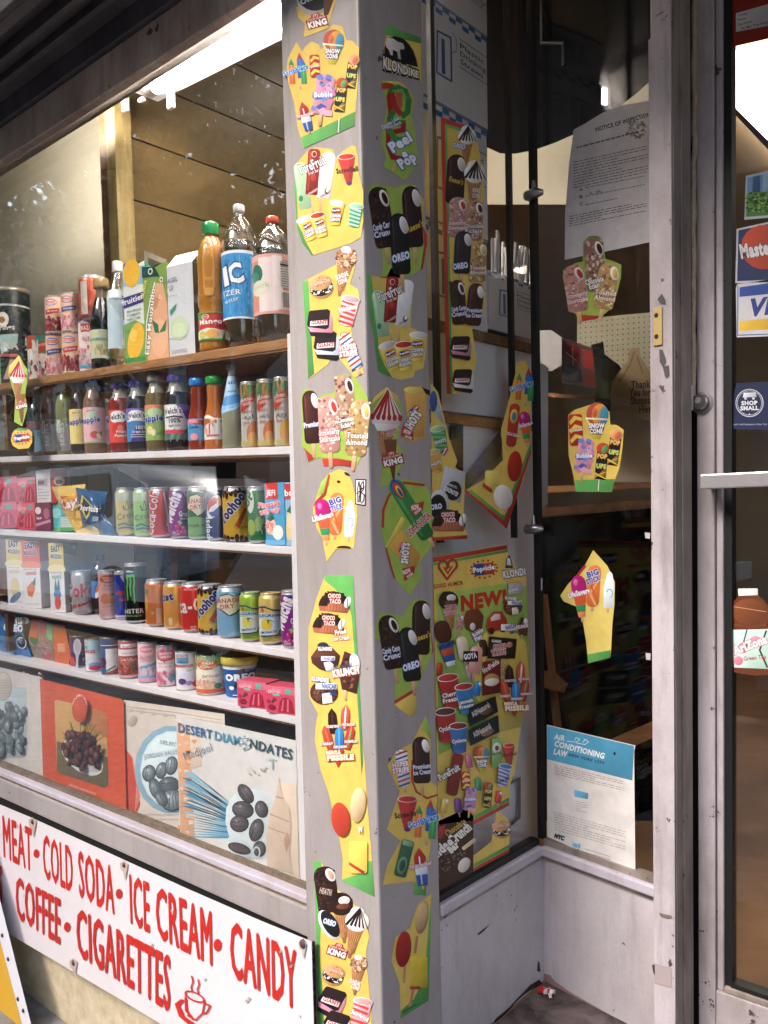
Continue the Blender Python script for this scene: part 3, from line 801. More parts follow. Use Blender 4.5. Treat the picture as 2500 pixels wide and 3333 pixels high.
# --- wood shelf -------------------------------------------------------------------
def d(P):
    P.rect(-1, .80, 1, .82, '#c7c7c7'); P.ell(-.32, .66, .24, .075, 0, '#e9dfd3').ell(-.36, .655, .13, .035, 0, '#8d6a52').t('rings', -.45, .55, .12, .56, .055, '#ded6cc', .03)
    P.poly([(-.5, .5), (.25, .52), (.2, .42), (-.45, .3)], '#9fb9b5').poly([(.55, .5), (1, .5), (1, .4), (.5, .4)], '#8fae8a')
    P.t('XTRA', -.85, .36, .22, .36, .07, '#b9bab0', .04).t('X', .52, .36, .8, .36, .07, '#b9bab0', .04)
    P.rect(-.5, .28, .2, .31, '#b65a5a').poly([(-.4, .05), (-.1, .25), (.1, .25), (-.2, .05)], '#c39f94').poly([(-.05, .05), (.2, .2), (.35, .18), (.1, .05)], '#7e94a0'); P.rect(-1, .0, -.5, .3, '#7fb07a')
can(2, -28, 91, 946, '#171b1c', 'black crisp tube at left end of the wood shelf', d, TUBEC, '#b6aa92', '#202324', 'tin', 'crisp_tube', 'tube', .02, .955)
PINKS = ['#d98f9c', '#e6b3b6', '#c96f80', '#efc9c4']; REDS = ['#8c2330', '#a63a45', '#70151f', '#b9545c']
def bean(cl, banner, seed, sub):
    def d(P):
        P.rect(-1.3, .62, 1.3, .9, '#eec0a0').ell(-.3, .82, .55, .09, 0, '#4467a8').ell(-.3, .82, .49, .065, 0, '#e9d7d2').rect(-.7, .785, .1, .855, '#d8574d').t('AMERICAN', -.66, .80, .06, .80, .035, '#f3d7d0')
        P.poly([(-.9, .62), (.5, .68), (.35, .56), (-.8, .5)], banner).t(sub, -.6, .56, .25, .59, .045, '#eee0dc'); blobs(P, .08, .42, cl, 70, .13, seed); P.rect(-1.3, .035, 1.3, .06, '#d9d0c6')
    return d
lo1 = tin(2, 150, 209, 1093, '#f0c5a6', 'peach labelled bean can, lower left of the stacked bean cans', bean(PINKS, '#33539c', 4, 'Blanco'))
lo2 = tin(2, 203, 262, 1086, '#f0c5a6', 'peach labelled red bean can, lower right of the stacked bean cans', bean(REDS, '#c2393c', 5, 'Red'))
tin(2, 147, 202, 968, '#f0c5a6', 'peach labelled red bean can, upper left of the stacked bean cans', bean(REDS, '#c2393c', 6, 'Red'), z=lo1.z0+lo1.h)
tin(2, 198, 258, 958, '#f0c5a6', 'peach labelled pink bean can, upper right of the stacked bean cans', bean(PINKS, '#33539c', 7, 'Blandas'), z=lo2.z0+lo2.h)
def d(P):
    P.rect(-1.3, .7, -.2, 1, '#b8442e').rect(-.2, .6, 1.3, 1, '#3c8f82').ell(.25, .78, .5, .13, 20, '#c6382e').t('ous', -.05, .74, .5, .8, .08, '#f2d9cf').rect(-.45, .0, -.05, .9, '#d9cfc6'); blobs(P, .05, .4, REDS+['#7fa3a0', '#d98f9c'], 40, .14, 8)
tin(2, 90, 160, 1098, '#e9dcd4', 'small mixed bean can beside the crisp tube', d, back=.02)
def d(P):
    P.poly([(-.6, .95), (.6, .95), (.7, .82), (-.6, .78)], '#b92c30').t('KAZAH', -.5, .82, .55, .84, .08, '#f0dcd8', .03).t('فول مدمس', -.5, .63, .6, .65, .1, '#b93646'); blobs(P, .14, .52, PINKS+['#8fb0a6'], 60, .12, 9); P.rect(-1.3, .1, 1.3, .16, '#5f9fc0')
z4 = tin(2, 255, 312, 1050, '#ead9d6', 'small fava bean can under the tall orange can', d, back=.03)
def d(P): P.rect(-.75, .12, -.3, .84, '#e6d6cc').rect(.45, .12, .6, .84, '#e0cdbf')
can(2, 256, 343, 902, '#b9573f', 'tall orange and white can behind the dark sauce bottle', d, z=z4.z0+z4.h, back=.03)
def d(P):
    P.rect(-1.3, .11, 1.3, .42, '#c9c7a4').rect(.25, .1, .5, .42, '#3f7f4e').rect(.5, .11, 1.3, .42, '#c6b93f').rect(-1.3, .30, .2, .33, '#6f9f86'); P.ell(-.1, .2, .5, .06, 0, '#b3ad78').specks(-.1, .2, .45, .05, 40, .04, ['#d9d3a0', '#8f8a58'], seed=3)
bottle(2, 288, 368, 908, SAUCE, '#0f0c0b', '#a58a5e', 'dark molasses bottle with pale green label and gold cap', draw=d, fill=.78, capv=.885, neck='#7f6f58', back=.002)
def d(P):
    P.rect(-1.3, .17, 1.3, .72, '#c3d5dc').rect(-1.3, .64, 1.3, .72, '#d6e0e4')
    P.rect(.1, .2, .85, .7, '#e9ecee')
    for k in range(14): P.rect(.2, .44+k*.016, .8, .449+k*.016, '#3a3a40', same=k > 0)
    for k in range(9): P.rect(.22+k*.06, .26, .25+k*.06, .38, '#2d2d33', same=k > 0)
bottle(2, 343, 420, 853, SODA, '#6d6a66', '#d9d5d3', 'clear plastic water bottle with pale blue label and white cap', draw=d, fill=.8, capv=.9, neck='#8e8a84', mt='clear', neckmt='clear', name='water_bottle')

class Carton:
    """four sided pack: px of the front face corners at the base, rotated about its front left edge"""
    def __init__(s, name, label, cat, key, x0, x1, yt, dep, yaw, col, side=None, back=.012, top='flat', mt='tin', z=None, yb=None, h=None, group=None, lean=0):
        s.Y = YS+back; a = onY(x0, yt, s.Y); zb = SH[key](a[0]) if z is None else z
        if yb is not None: zb = onY(x0, yb, s.Y)[2]
        s.h = (a[2]-zb) if h is None else h; s.zb = zb; s.a = np.array([a[0], s.Y, zb])
        yw = math.radians(yaw); s.u = np.array([_c(yw), _s(yw), 0]); s.w = np.array([-_s(yw), _c(yw), 0])
        # width: meet the ray through x1 on the front face plane
        d_ = ray(x1, yt); n = s.w; t = float(np.dot(s.a-O, n))/float(np.dot(d_, n)); s.W = float(np.dot(O+d_*t-s.a, s.u)); s.D = dep
        s.o = empty(name, label, cat, group, tuple(s.a))
        b = MB(); A = s.a; u, w, zz = s.u*s.W, s.w*dep, np.array([0, 0, s.h]); L = s.w*lean
        if top == 'gable':
            k = .86
            P8 = [A, A+u, A+w, A+u+w, A+zz*k, A+u+zz*k, A+w+zz*k, A+u+w+zz*k]; b.hexa(P8, col)
            m0, m1 = A+w*.5+zz, A+u+w*.5+zz
            b.face([P8[4], P8[5], m1, m0], col); b.face([P8[7], P8[6], m0, m1], col); b.face([P8[5], P8[7], m1], side or col); b.face([P8[6], P8[4], m0], side or col)
            b.c[5] = hx(side or col)
        elif top == 'wedge':
            P8 = [A, A+u, A+w, A+u+w, A+zz*.93, A+u+zz, A+w+zz, A+u+w+zz*.88]; b.hexa(P8, col); b.c[5] = hx(side or col)
        else:
            b.hexa([A, A+u, A+w, A+u+w, A+zz+L, A+u+zz+L, A+w+zz+L, A+u+w+zz+L], col); b.c[5] = hx(side or col); b.c[1] = hx(col)
        b.build('carton', mt, s.o, .001)
        s.L = L
    def front(s, name='front_print', mt='tin'):
        return Print(lambda u, v, h: s.a+s.u*s.W*u+np.array([0, 0, s.h*v])+s.L*v-s.w*(h+.0006), s.o, mt, 6e-5, 0, False, s.h/s.W).part(name)
    def side(s, name='side_print', mt='tin'):
        return Print(lambda u, v, h: s.a+s.u*(s.W+h+.0006)+s.w*s.D*u+np.array([0, 0, s.h*v])+s.L*v, s.o, mt, 6e-5, 0, False, s.h/s.D).part(name)
cap_ = lambda c, px, py, r, h, col: None
c = Carton('juice_carton', 'mango nectar carton with white and blue front and blue cap', 'carton', 2, 398, 470, 862, .07, 14, '#d9dcd8', '#2f6f5f', top='wedge')
P = c.front(); P.rect(0, .78, 1, .95, '#8fb7c4').ell(.42, .9, .38, .14, 0, '#eab53c').poly([(0, .56), (1, .6), (1, .7), (0, .67)], '#2c2a6e').t('fruitien', -.05, .59, .95, .63, .06, '#eee9ee', .02)
P.t('MARISA', .15, .51, .8, .52, .025, '#6f8a7a').t('CUMIGO', .15, .47, .75, .48, .025, '#6f8a7a').t('NECTAR', .15, .43, .75, .44, .025, '#6f8a7a').poly([(0, 0), (1, 0), (1, .36), (.5, .43), (0, .40)], '#6fa04f').ell(.5, .22, .4, .17, 10, '#efb63a').ell(.4, .28, .15, .07, 0, '#f4c95a').rect(0, 0, 1, .06, '#3a8a46'); P.flush()
q = onY(430, 872, c.Y+.04); b = MB(); b.lathe((q[0], c.Y+.035, c.zb+c.h*.95), [(.017, 0), (.018, .02), (.015, .024), (0, .024)], '#23479a', 18); b.build('cap', 'gloss', c.o)
c = Carton('juice_carton', 'guava carton in green and pink with a curved wordmark', 'carton', 2, 462, 541, 868, .07, 12, '#7f9a4c', '#6b8a40', back=.004, top='wedge')
P = c.front(); P.poly([(0, .88), (.72, .86), (.55, .96), (0, 1)], '#12433c').ell(.35, .93, .1, .035, 0, '#d7d9d0').ell(.35, .93, .06, .02, 0, '#1b2a28')
P.poly([(.55, .80), (.85, .78), (1, .55), (1, 0), (.12, 0), (.18, .3), (.4, .6)], '#dfa680').ell(.62, .22, .36, .2, 0, '#e8b490').ell(.55, .6, .12, .06, 30, '#c98a66').poly([(.35, .42), (.6, .36), (.62, .27), (.45, .28)], '#2f6b46').poly([(.62, .27), (.95, .4), (.9, .28)], '#3a7a4e')
P.line([(.05, .12), (.12, .4), (.3, .62), (.52, .8)], .035, '#e8ead8'); P.t('Easy Mouzudo', .17, .06, .52, .74, .06, '#f1eee2', .03, '#5f3a22', .05).t('GUADA', .02, .66, .22, .84, .05, '#e6d77a', .02).ell(.8, .82, .07, .03, 0, '#e8e4d6').ell(.8, .82, .035, .015, 0, '#3a4a30'); P.flush()
P = c.side(); P.rect(0, 0, 1, .9, '#b98a6a').poly([(0, .5), (1, .6), (1, .9), (0, .9)], '#5f8a3e'); P.flush()
c = Carton('drink_pouch', 'plain white folded carton with a faint green pear and leaf', 'carton', 2, 540, 625, 822, .06, 10, '#cfcfd3', '#4f4a1f', back=.006, top='gable')
P = c.front(); P.t('BAGEL', -.05, .70, .42, .71, .045, '#7d8790').t('LD', .1, .63, .25, .64, .045, '#7d8790').rect(.05, .575, .4, .58, '#a9b0b3').poly([(.08, .44), (.36, .5), (.3, .44), (.1, .39)], '#3f8f74').ell(.42, .26, .36, .11, 0, '#c3d3b0').ell(.42, .24, .25, .07, 0, '#cfdcb8').rect(.02, .17, .7, .175, '#a4aaac').para(.1, .03, .7, .05, 2, '#b3b5ba', .008, 3); P.flush()
fr_ = empty('small_picture_frame', 'small cream picture frame tucked behind the white carton', 'frame', loc=tuple(onY(505, 1000, 1.3)))
b = MB(); ext(b, [(470, 815), (542, 845), (542, 1130), (470, 1150)], '#b5ab98', mapY(1.29), .012); b.build('frame', 'matte', fr_)
P = Print(mapY(1.2895), fr_); P.part('picture').poly([(482, 838), (540, 862), (540, 1120), (482, 1130)], '#6f6a58').ell(512, 880, 14, 20, 0, '#22201c').ell(512, 884, 9, 14, 0, '#8a8470'); P.flush()

def d(P):
    P.rect(-1.4, .095, 1.4, .29, '#c23b35').poly([(-1.4, .29), (-.4, .29), (-.7, .25), (-1.4, .24)], '#4c9a44').ell(-.45, .262, .22, .02, 0, '#e9dcd6').ell(-.45, .262, .18, .016, 0, '#c2322f').t('PRAN', -.58, .255, -.3, .256, .014, '#f0dada')
    P.t('Mango', -.82, .205, .42, .212, .038, '#f4eee6', .035, '#b0382e', .03).t('Juice', .1, .185, .4, .188, .012, '#5a1f14')
    P.poly([(-1.4, .095), (1.4, .095), (1.4, .16), (.3, .165), (-.3, .175), (-1.4, .15)], '#e5e0d6').ell(-.1, .13, .35, .035, 0, '#e0ac58').ell(-.65, .125, .25, .03, 0, '#c9bf5a').ell(.55, .125, .2, .03, 20, '#5b7a3a').rect(-1.4, .083, 1.4, .096, '#3d9448').rect(-1.4, .29, 1.4, .30, '#8d9a3a')
    P.part('moulded_panel')
    P.rr(-.5, .42, .12, .80, .15, '#c08a3f').rr(-.42, .56, .05, .78, .12, '#a9722a').rr(-.42, .48, .05, .54, .05, '#a9722a')
bottle(2, 637, 733, 728, MANGO, '#a8702a', '#1f8a4a', 'mango juice bottle with green cap and red label', draw=d, fill=.885, capv=.908, neck='#a8702a', neckmt='gloss', back=.004)
def d(P):
    P.rect(-1.4, .215, 1.4, .66, '#3f93cf').rect(-1.4, .645, 1.4, .665, '#e4e9ef').rect(-1.4, .21, 1.4, .222, '#e4e9ef').rect(.4, .23, .66, .63, '#79b7de')
    P.specks(-.1, .43, .9, .2, 170, .03, ['#6fb4e2', '#2f80bd'], seed=5, box=True)
    P.t('C', -.42, .44, .12, .46, .13, '#f0f2f6', .04, '#1e4a86', .05).t('I', -.72, .435, -.55, .44, .13, '#f0f2f6', .03, '#1e4a86', .05).t('SELTZER', -1.5, .36, -.02, .37, .036, '#e9eef4', .01).t('water', -.75, .31, -.1, .33, .035, '#dfe8f2', 0)
    P.rect(.62, .225, .8, .36, '#e3e6ea')
    for k in range(6): P.rect(.64, .235+k*.02, .78, .245+k*.02, '#2c2c34', same=k > 0)
def clearbottle(key, x0, x1, yt, cap, label, draw, back):
    it = Item('soda_bottle', label, 'bottle', key, x0, x1, yt, PET2, [(.945, '#ffffff', 'bottle', 'clear'), (1, cap, 'cap', 'gloss')], 'clear', back=back)
    b = MB(); pr = [(it.rad(v)*.975, v*it.h) for v in (.02, .08, .14, .2, .5, .68, .74)]; b.lathe((it.x, it.Y, it.z0), [(0, pr[0][1])]+pr+[(0, pr[-1][1])], '#50504e', 30)
    b.build('water', MT['water'], it.o)
    P = it.print('label_print', 'tin'); draw(P); P.flush(); return it
MT['water'] = glassmat('clear_water', 1.0, (.62, .63, .62), .02, .02)
clearbottle(2, 716, 838, 670, '#c9c4c8', 'large clear seltzer bottle with blue label and pale grey cap', d, .03)
def d(P):
    P.rect(-1.4, .22, 1.4, .675, '#d58a78').rect(-1.4, .63, 1.4, .675, '#e6aea2').rect(-1.4, .22, 1.4, .245, '#e0a294')
    P.rect(-.6, .24, .12, .65, '#e9d6d2').rect(-.05, .25, .3, .66, '#f2e6e4').ell(-.72, .53, .3, .075, 0, '#2a6b58').ell(-.78, .51, .2, .04, 0, '#3f8a72').ell(-.6, .42, .42, .06, 0, '#d8d4c0').t('Smok', -1.0, .41, -.15, .425, .04, '#b7b09a', 0)
    P.rect(.22, .42, .78, .62, '#cfcac8').rect(.22, .585, .78, .60, '#1b191b').t('Nutrition Facts', .25, .605, .76, .605, .012, '#1b191b', .02).para(.25, .43, .75, .575, 9, '#4a4648', .006, 3).rect(.22, .25, .72, .40, '#d6d0ce')
    for k in range(14): P.rect(.28+k*.03, .27, .28+k*.03+(.018 if k % 3 else .01), .385, '#242226', same=k > 0)
clearbottle(2, 818, 955, 708, '#d8573c', 'large clear soda bottle with salmon label and orange cap', d, .012)
# --- second row: bottles on the first white shelf -----------------------------------
def d(P): P.rect(-1.4, .02, 1.4, .52, '#4f5660').rect(-1.4, .42, 1.4, .5, '#7d2a45').poly([(-.3, .05), (.5, .1), (.5, .4), (-.2, .38)], '#7fa9c0').t('Cola', 0, .3, .6, .32, .06, '#2a2a30')
bottle(3, 84, 147, 1271, SODA, '#151214', '#b6aeac', 'dark cola bottle with white cap behind the lollipop sticker', draw=d, fill=.88, capv=.9, neck='#151214', name='soda_bottle', back=.03)
def gat(t):
    def d(P):
        P.rect(-1.4, .05, 1.4, .5, '#8f8b8d').poly([(-1.4, .05), (-.5, .05), (-.3, .5), (-1.4, .5)], '#5b5658').poly([(.1, .06), (.5, .1), (.35, .45), (0, .42)], '#b9b6b8').rr(-.75, .3, -.45, .48, .05, '#c9c6c2').poly([(-.68, .33), (-.55, .46), (-.5, .44), (-.62, .32)], t).t('SERIES', -.2, .12, -.2, .44, .06, '#d6d2d4', .01)
    return d
bottle(3, 128, 192, 1254, GATOR, '#5a1f1f', '#bf5a32', 'maroon sports drink bottle with orange cap', draw=gat('#a83a3a'), fill=.87, capv=.89, neck='#5a2a24', name='sports_drink', back=.01)
bottle(3, 178, 243, 1250, GATOR, '#77783a', '#bf5a32', 'olive green sports drink bottle with orange cap', draw=gat('#4f9a4a'), fill=.87, capv=.89, neck='#77783a', name='sports_drink', back=.014)
def snap(bgc, band, fruit, word='Snapple', x=-1.3):
    def d(P):
        P.rect(-1.4, .14, 1.4, .62, bgc)
        if band: P.rect(-1.4, .14, 1.4, .16, band)
        P.ell(-.25, .5, .45, .06, 0, '#f0e6dd', 14, 180, 360) if False else P.ell(-.25, .52, .42, .045, 8, '#e6d4a8' if band is None else '#bcd9b4')
        P.t('LEMON TEA', -.6, .555, .05, .57, .02, '#7a4a2a', .01)
        P.t(word, x, .395, .35, .43, .075, '#3f3f8f', .04, '#f2eeee', .04)
        P.ell(-.05, .25, .3, .05, 0, fruit).ell(.25, .24, .18, .035, 0, '#f1e6d0').poly([(.2, .28), (.5, .3), (.45, .22)], '#6f9a4a').para(.4, .18, .9, .3, 4, '#a89a8a', .008, 2)
    return d
bottle(3, 223, 285, 1246, JUICE, '#2a1a16', '#27406f', 'dark iced tea bottle with yellow label and navy cap', draw=snap('#ecd68c', None, '#e8cf6a'), fill=.86, capv=.905, neck='#33241e', name='iced_tea_bottle', back=.012)
bottle(3, 268, 338, 1238, JUICE, '#7a5a48', '#27406f', 'brown iced tea bottle with pink label and navy cap', draw=snap('#e9b7bd', '#9cc48f', '#d0584e'), fill=.86, capv=.905, neck='#7a5a48', name='iced_tea_bottle', back=.006)
def d(P): P.rect(-1.4, .14, 1.4, .55, '#e0d3da').t('ch\'s', -.7, .42, .1, .46, .08, '#3a3440', .03).rr(-.6, .18, .2, .36, .08, '#c9a9c9')
bottle(3, 322, 372, 1256, JUICE, '#b5733a', '#4a3590', 'small orange juice bottle with purple cap, partly hidden', draw=d, fill=.84, capv=.905, neck='#b08a64', back=.05)
def welch(bgc, top, word2, word3, deep):
    def d(P):
        P.rect(-1.4, .14, 1.4, .60, bgc).rect(-1.4, .52, 1.4, .60, top).ell(-.2, .5, .62, .075, 0, '#f1edec')
        P.t("Welch's", -.78, .46, .34, .475, .07, '#26233a', .03).line([(-.85, .425), (-.2, .44), (.45, .425)], .02, '#f1edec')
        P.poly([(-.6, .14), (1.4, .14), (1.4, .38), (-.2, .36)], deep).t(word2, -.2, .31, .42, .315, .05, '#f3efef', .02).t(word3, -.45, .26, .5, .265, .035, '#f3efef', .02).para(-.55, .2, .5, .23, 2, '#d9d3e6', .012, 3)
    return d
def d(P):
    P.rect(-1.4, .14, 1.4, .60, '#d9483f').ell(-.25, .5, .6, .085, 0, '#f1edec').t("Welch's", -1.1, .455, .2, .48, .075, '#26233a', .03).ell(-.15, .33, .5, .1, 0, '#c7302f').ell(-.1, .34, .2, .05, 0, '#e8776a').t('Fruit', -.35, .27, .25, .275, .04, '#f6ecec', .02).t('Punch', -.45, .22, .28, .225, .04, '#f6ecec', .02).rect(.45, .2, 1.2, .56, '#c9a3ae').para(.5, .24, .95, .52, 8, '#8a5560', .01, 4)
bottle(3, 352, 430, 1246, JUICE, '#7a1414', '#473390', 'red fruit punch bottle with purple cap', draw=d, fill=.77, capv=.905, neck='#9a8f86', back=.014)
bottle(3, 409, 488, 1239, JUICE, '#14101a', '#473390', 'dark grape juice bottle with blue and purple label', draw=welch('#3f7fb5', '#7a59b0', '100%', 'Grape Juice', '#3c2a78'), fill=.77, capv=.905, neck='#8d8a86', back=.012)
def d(P):
    P.rect(-1.4, .14, 1.4, .60, '#8fae62').poly([(-1.4, .52), (0, .56), (1.4, .48), (1.4, .6), (-1.4, .6)], '#d98a5a').ell(-.2, .5, .5, .06, 0, '#b9cfa0').t('Snapple', -1.5, .38, .3, .395, .08, '#3a4a9a', .04, '#eef0ee', .04).ell(-.55, .27, .22, .055, 0, '#e6cf9a').ell(-.3, .24, .15, .045, 0, '#efe0b8').poly([(-.2, .22), (.5, .3), (.7, .18)], '#6f9a48')
bottle(3, 469, 549, 1222, JUICE, '#6a5a38', '#8d8a88', 'olive apple drink bottle with silver cap and green label', draw=d, fill=.76, capv=.905, neck='#8d8878', back=.008, name='apple_drink_bottle')
def d(P):
    P.rect(-1.4, .14, 1.4, .60, '#d9d6d6').poly([(-.1, .60), (1.4, .60), (1.4, .34), (.5, .42), (.3, .5)], '#7a45a8').ell(-.3, .51, .58, .075, 0, '#f1edec').t("Welch's", -1.0, .465, .22, .49, .08, '#26233a', .03).line([(-.85, .43), (-.2, .445), (.3, .43)], .02, '#3a3440').t('100%', -.55, .36, .15, .365, .06, '#4a4440', .03).t('Apple Juice', -.6, .31, .15, .315, .03, '#4a4440', .01)
    P.rect(-1.4, .14, 1.4, .27, '#4d6a78').line([(-.5, .15), (-.2, .25)], .08, '#6b8a6a').line([(-.1, .15), (.2, .25)], .08, '#6b8a6a').line([(.3, .15), (.6, .27)], .08, '#5f7f5e').rect(-.9, .22, .35, .27, '#d84a5a')
bottle(3, 533, 615, 1222, JUICE, '#1c1218', '#473390', 'dark apple juice bottle with white and purple label and purple cap', draw=d, fill=.77, capv=.905, neck='#8d8a80', back=.008)
def d(P):
    P.rect(-1.4, .13, 1.4, .43, '#4f8fb8').poly([(.3, .13), (1.4, .13), (1.4, .43), (.7, .43)], '#d9d6d4').rect(-.9, .36, -.1, .42, '#d87a84').t('Guava', -.85, .29, -.1, .30, .04, '#22304a', .02).ell(-.4, .18, .3, .05, 0, '#d98f98').para(.55, .16, 1, .24, 4, '#555', .01, 5)
bottle(3, 606, 682, 1233, NECTAR, '#7a2a14', '#2f77bd', 'red brown guava nectar bottle with blue cap', draw=d, fill=.86, capv=.893, neck='#7a3a22', name='nectar_bottle', back=.012)
def d(P):
    P.poly([(-1.4, .13), (1.4, .13), (1.4, .43), (0, .42), (-.6, .47), (-1.4, .45)], '#d9d2cb').poly([(-.5, .2), (-.1, .24), (-.2, .36), (-.5, .34)], '#b8503f').ell(-.25, .38, .12, .03, 0, '#d9a88f').rect(-.7, .17, .2, .2, '#b86a70').ell(-.75, .25, .15, .05, 0, '#e08a6a').rect(.35, .23, .65, .27, '#4a5a8a')
bottle(3, 659, 736, 1227, NECTAR, '#a8602a', '#2c8a3f', 'amber fruit nectar bottle with green cap', draw=d, fill=.86, capv=.893, neck='#a87a4a', name='nectar_bottle', back=.012)
def d(P):
    P.poly([(-1.2, .48), (-.9, .41), (.1, .45), (1.2, .56), (1.2, .86), (-1.2, .86)], '#9fc0d8').poly([(-1.2, .52), (0, .47), (1.2, .6), (1.2, .66), (-1.2, .6)], '#4a86bd').poly([(-1.2, .43), (1, .52), (1, .55), (-1.2, .48)], '#7fb3dc').t('azul', -.5, .76, .6, .77, .05, '#23406a', .02).t('water', -.5, .66, .5, .67, .03, '#4a6a8a')
bottle(3, 716, 790, 1187, AZUL, '#8a8872', '#8a8784', 'tapered clear glass water bottle with blue slanted label', draw=d, fill=.88, capv=.93, neck='#b0b0a8', mt='gloss', name='water_bottle', back=.012)
def slim(fruit, word, ar, seed):
    def d(P):
        P.rect(-1.4, .78, 1.4, .94, '#4d7f4f').specks(0, .84, 1.2, .07, 60, .12, ['#3d6f45', '#6a9a62', '#c98a4a'], seed=seed, box=True).ell(-.25, .68, .75, .09, 8, '#cf4f42').t('CALIFORNIA', -.8, .69, .35, .72, .045, '#f4e4dc', .02).t('GARDEN', -.6, .63, .25, .655, .045, '#f4e4dc', .02)
        P.t(word, -.85, .52, .15, .525, .045, '#c0574a', .01).t(ar, -.6, .44, .3, .445, .06, '#5a5350').t('Jus', -.6, .36, .0, .365, .04, '#c98a80').ell(.4, .2, .7, .2, 0, fruit).ell(.2, .14, .4, .1, 0, '#e8b070').rect(-1.4, .03, 1.4, .1, '#d9c070').rect(.55, .05, .75, .9, '#f0e6de')
    return d
can(3, 781, 838, 1245, '#d6cfc6', 'slim peach juice can, first of three beside the tapered bottle', slim('#d98a5f', 'PEACH', 'درا', 1), SLIM, group=None)
can(3, 834, 893, 1237, '#d6cfc6', 'slim orange juice can, middle of three', slim('#dd7f4c', 'ORANGE', 'برتقال', 2), SLIM)
can(3, 889, 945, 1230, '#d6cfc6', 'slim mango juice can, last of three next to the post', slim('#e9b455', 'MANGO', 'مانجو', 3), SLIM)

# --- third row: boxes, crisps and drink cans ---------------------------------------
def jelly(P):
    P.rect(0, 0, 1, 1, '#cf4a66').rect(0, .72, 1, 1, '#dc6a80').t('جيلاتين', .08, .78, .5, .8, .12, '#f0d8dc', .02).rr(.66, .74, .84, .94, .03, '#5fb0a0').ell(.35, .68, .13, .05, 0, '#7fb9a8').poly([(.4, .05), (.95, .05), (.88, .5), (.75, .62), (.58, .6), (.47, .45)], '#a31f38').poly([(.5, .1), (.56, .1), (.62, .55), (.57, .5)], '#d86a80').poly([(.7, .1), (.76, .1), (.77, .56), (.72, .58)], '#d86a80').ell(.2, .2, .14, .11, 0, '#8f1a30').ell(.1, .4, .08, .08, 0, '#b02a44').ell(.3, .5, .07, .07, 0, '#9a1c34').poly([(.18, .4), (.3, .55), (.26, .35)], '#1f4f3c')
def jbox(key, x0, x1, yt, label, z=None, **kw):
    c = Carton('gelatin_box', label, 'box', key, x0, x1, yt, .045, kw.pop('yaw', 6), '#cf4a66', '#b83a56', z=z, **kw); P = c.front(); jelly(P); P.flush(); return c
l1 = jbox(4, -48, 55, 1640, 'pink gelatin dessert box, lower left at the picture edge', back=.03, yaw=2)
l2 = jbox(4, 56, 113, 1640, 'pink gelatin dessert box, lower one beside the magenta box', back=.03, yaw=2)
jbox(4, -48, 55, 1557, 'pink gelatin dessert box, upper left at the picture edge', z=l1.zb+l1.h, back=.03, yaw=2)
jbox(4, 56, 115, 1557, 'pink gelatin dessert box, upper one beside the white box', z=l2.zb+l2.h, back=.03, yaw=2)
c = Carton('pudding_box', 'magenta pudding box between gelatin boxes and teal bag', 'box', 4, 114, 163, 1637, .05, 2, '#6f1a45', '#54123a', back=.03); P = c.front(); P.ell(.2, .72, .2, .13, 0, '#e6dcd8').t('les', .1, .4, .4, .42, .1, '#ead9de', .03).ell(.75, .6, .2, .2, 0, '#a8607a').poly([(.0, .15), (1, .3), (1, .4), (0, .25)], '#c98aa8'); P.flush()
c2 = Carton('pudding_box', 'white pudding box on top of the magenta box', 'box', 4, 116, 162, 1532, .05, 2, '#d9d3d6', '#bdb6ba', back=.03, z=c.zb+c.h); P = c2.front(); P.rect(.1, .5, .8, .75, '#b9b3b8').rr(.15, .55, .6, .68, .03, '#6a6468').para(.1, .1, .9, .4, 4, '#a8a2a8', .03, 6); P.flush()
c = Carton('snack_bag', 'teal snack bag lying behind the yellow crisp bag', 'bag', 4, 162, 248, 1640, .05, 2, '#4fa9ad', '#3d8a5a', back=.04); P = c.front(); P.rect(0, 0, 1, .12, '#4f9a58').ell(.25, .65, .2, .18, 0, '#8fcfd0').rect(.4, .14, .95, .5, '#c9d6d0').para(.42, .2, .93, .44, 5, '#6a7a78', .02, 4); P.flush()
def d(P): P.ell(-.15, .62, .42, .13, 0, '#e3d8d0').ell(-.15, .6, .25, .06, 0, '#7a5a4a').t('rings', -.5, .40, .4, .42, .09, '#eadcd8', .03).rect(.45, .1, .8, .9, '#c9b7b4')
can(4, 164, 230, 1523, '#b8242e', 'red crisp tube standing on the teal bag', d, TUBEC, '#c3b8b0', '#8f1a22', 'tin', 'crisp_tube', 'tube', .02, .955, z=c.zb+c.h, back=.035)

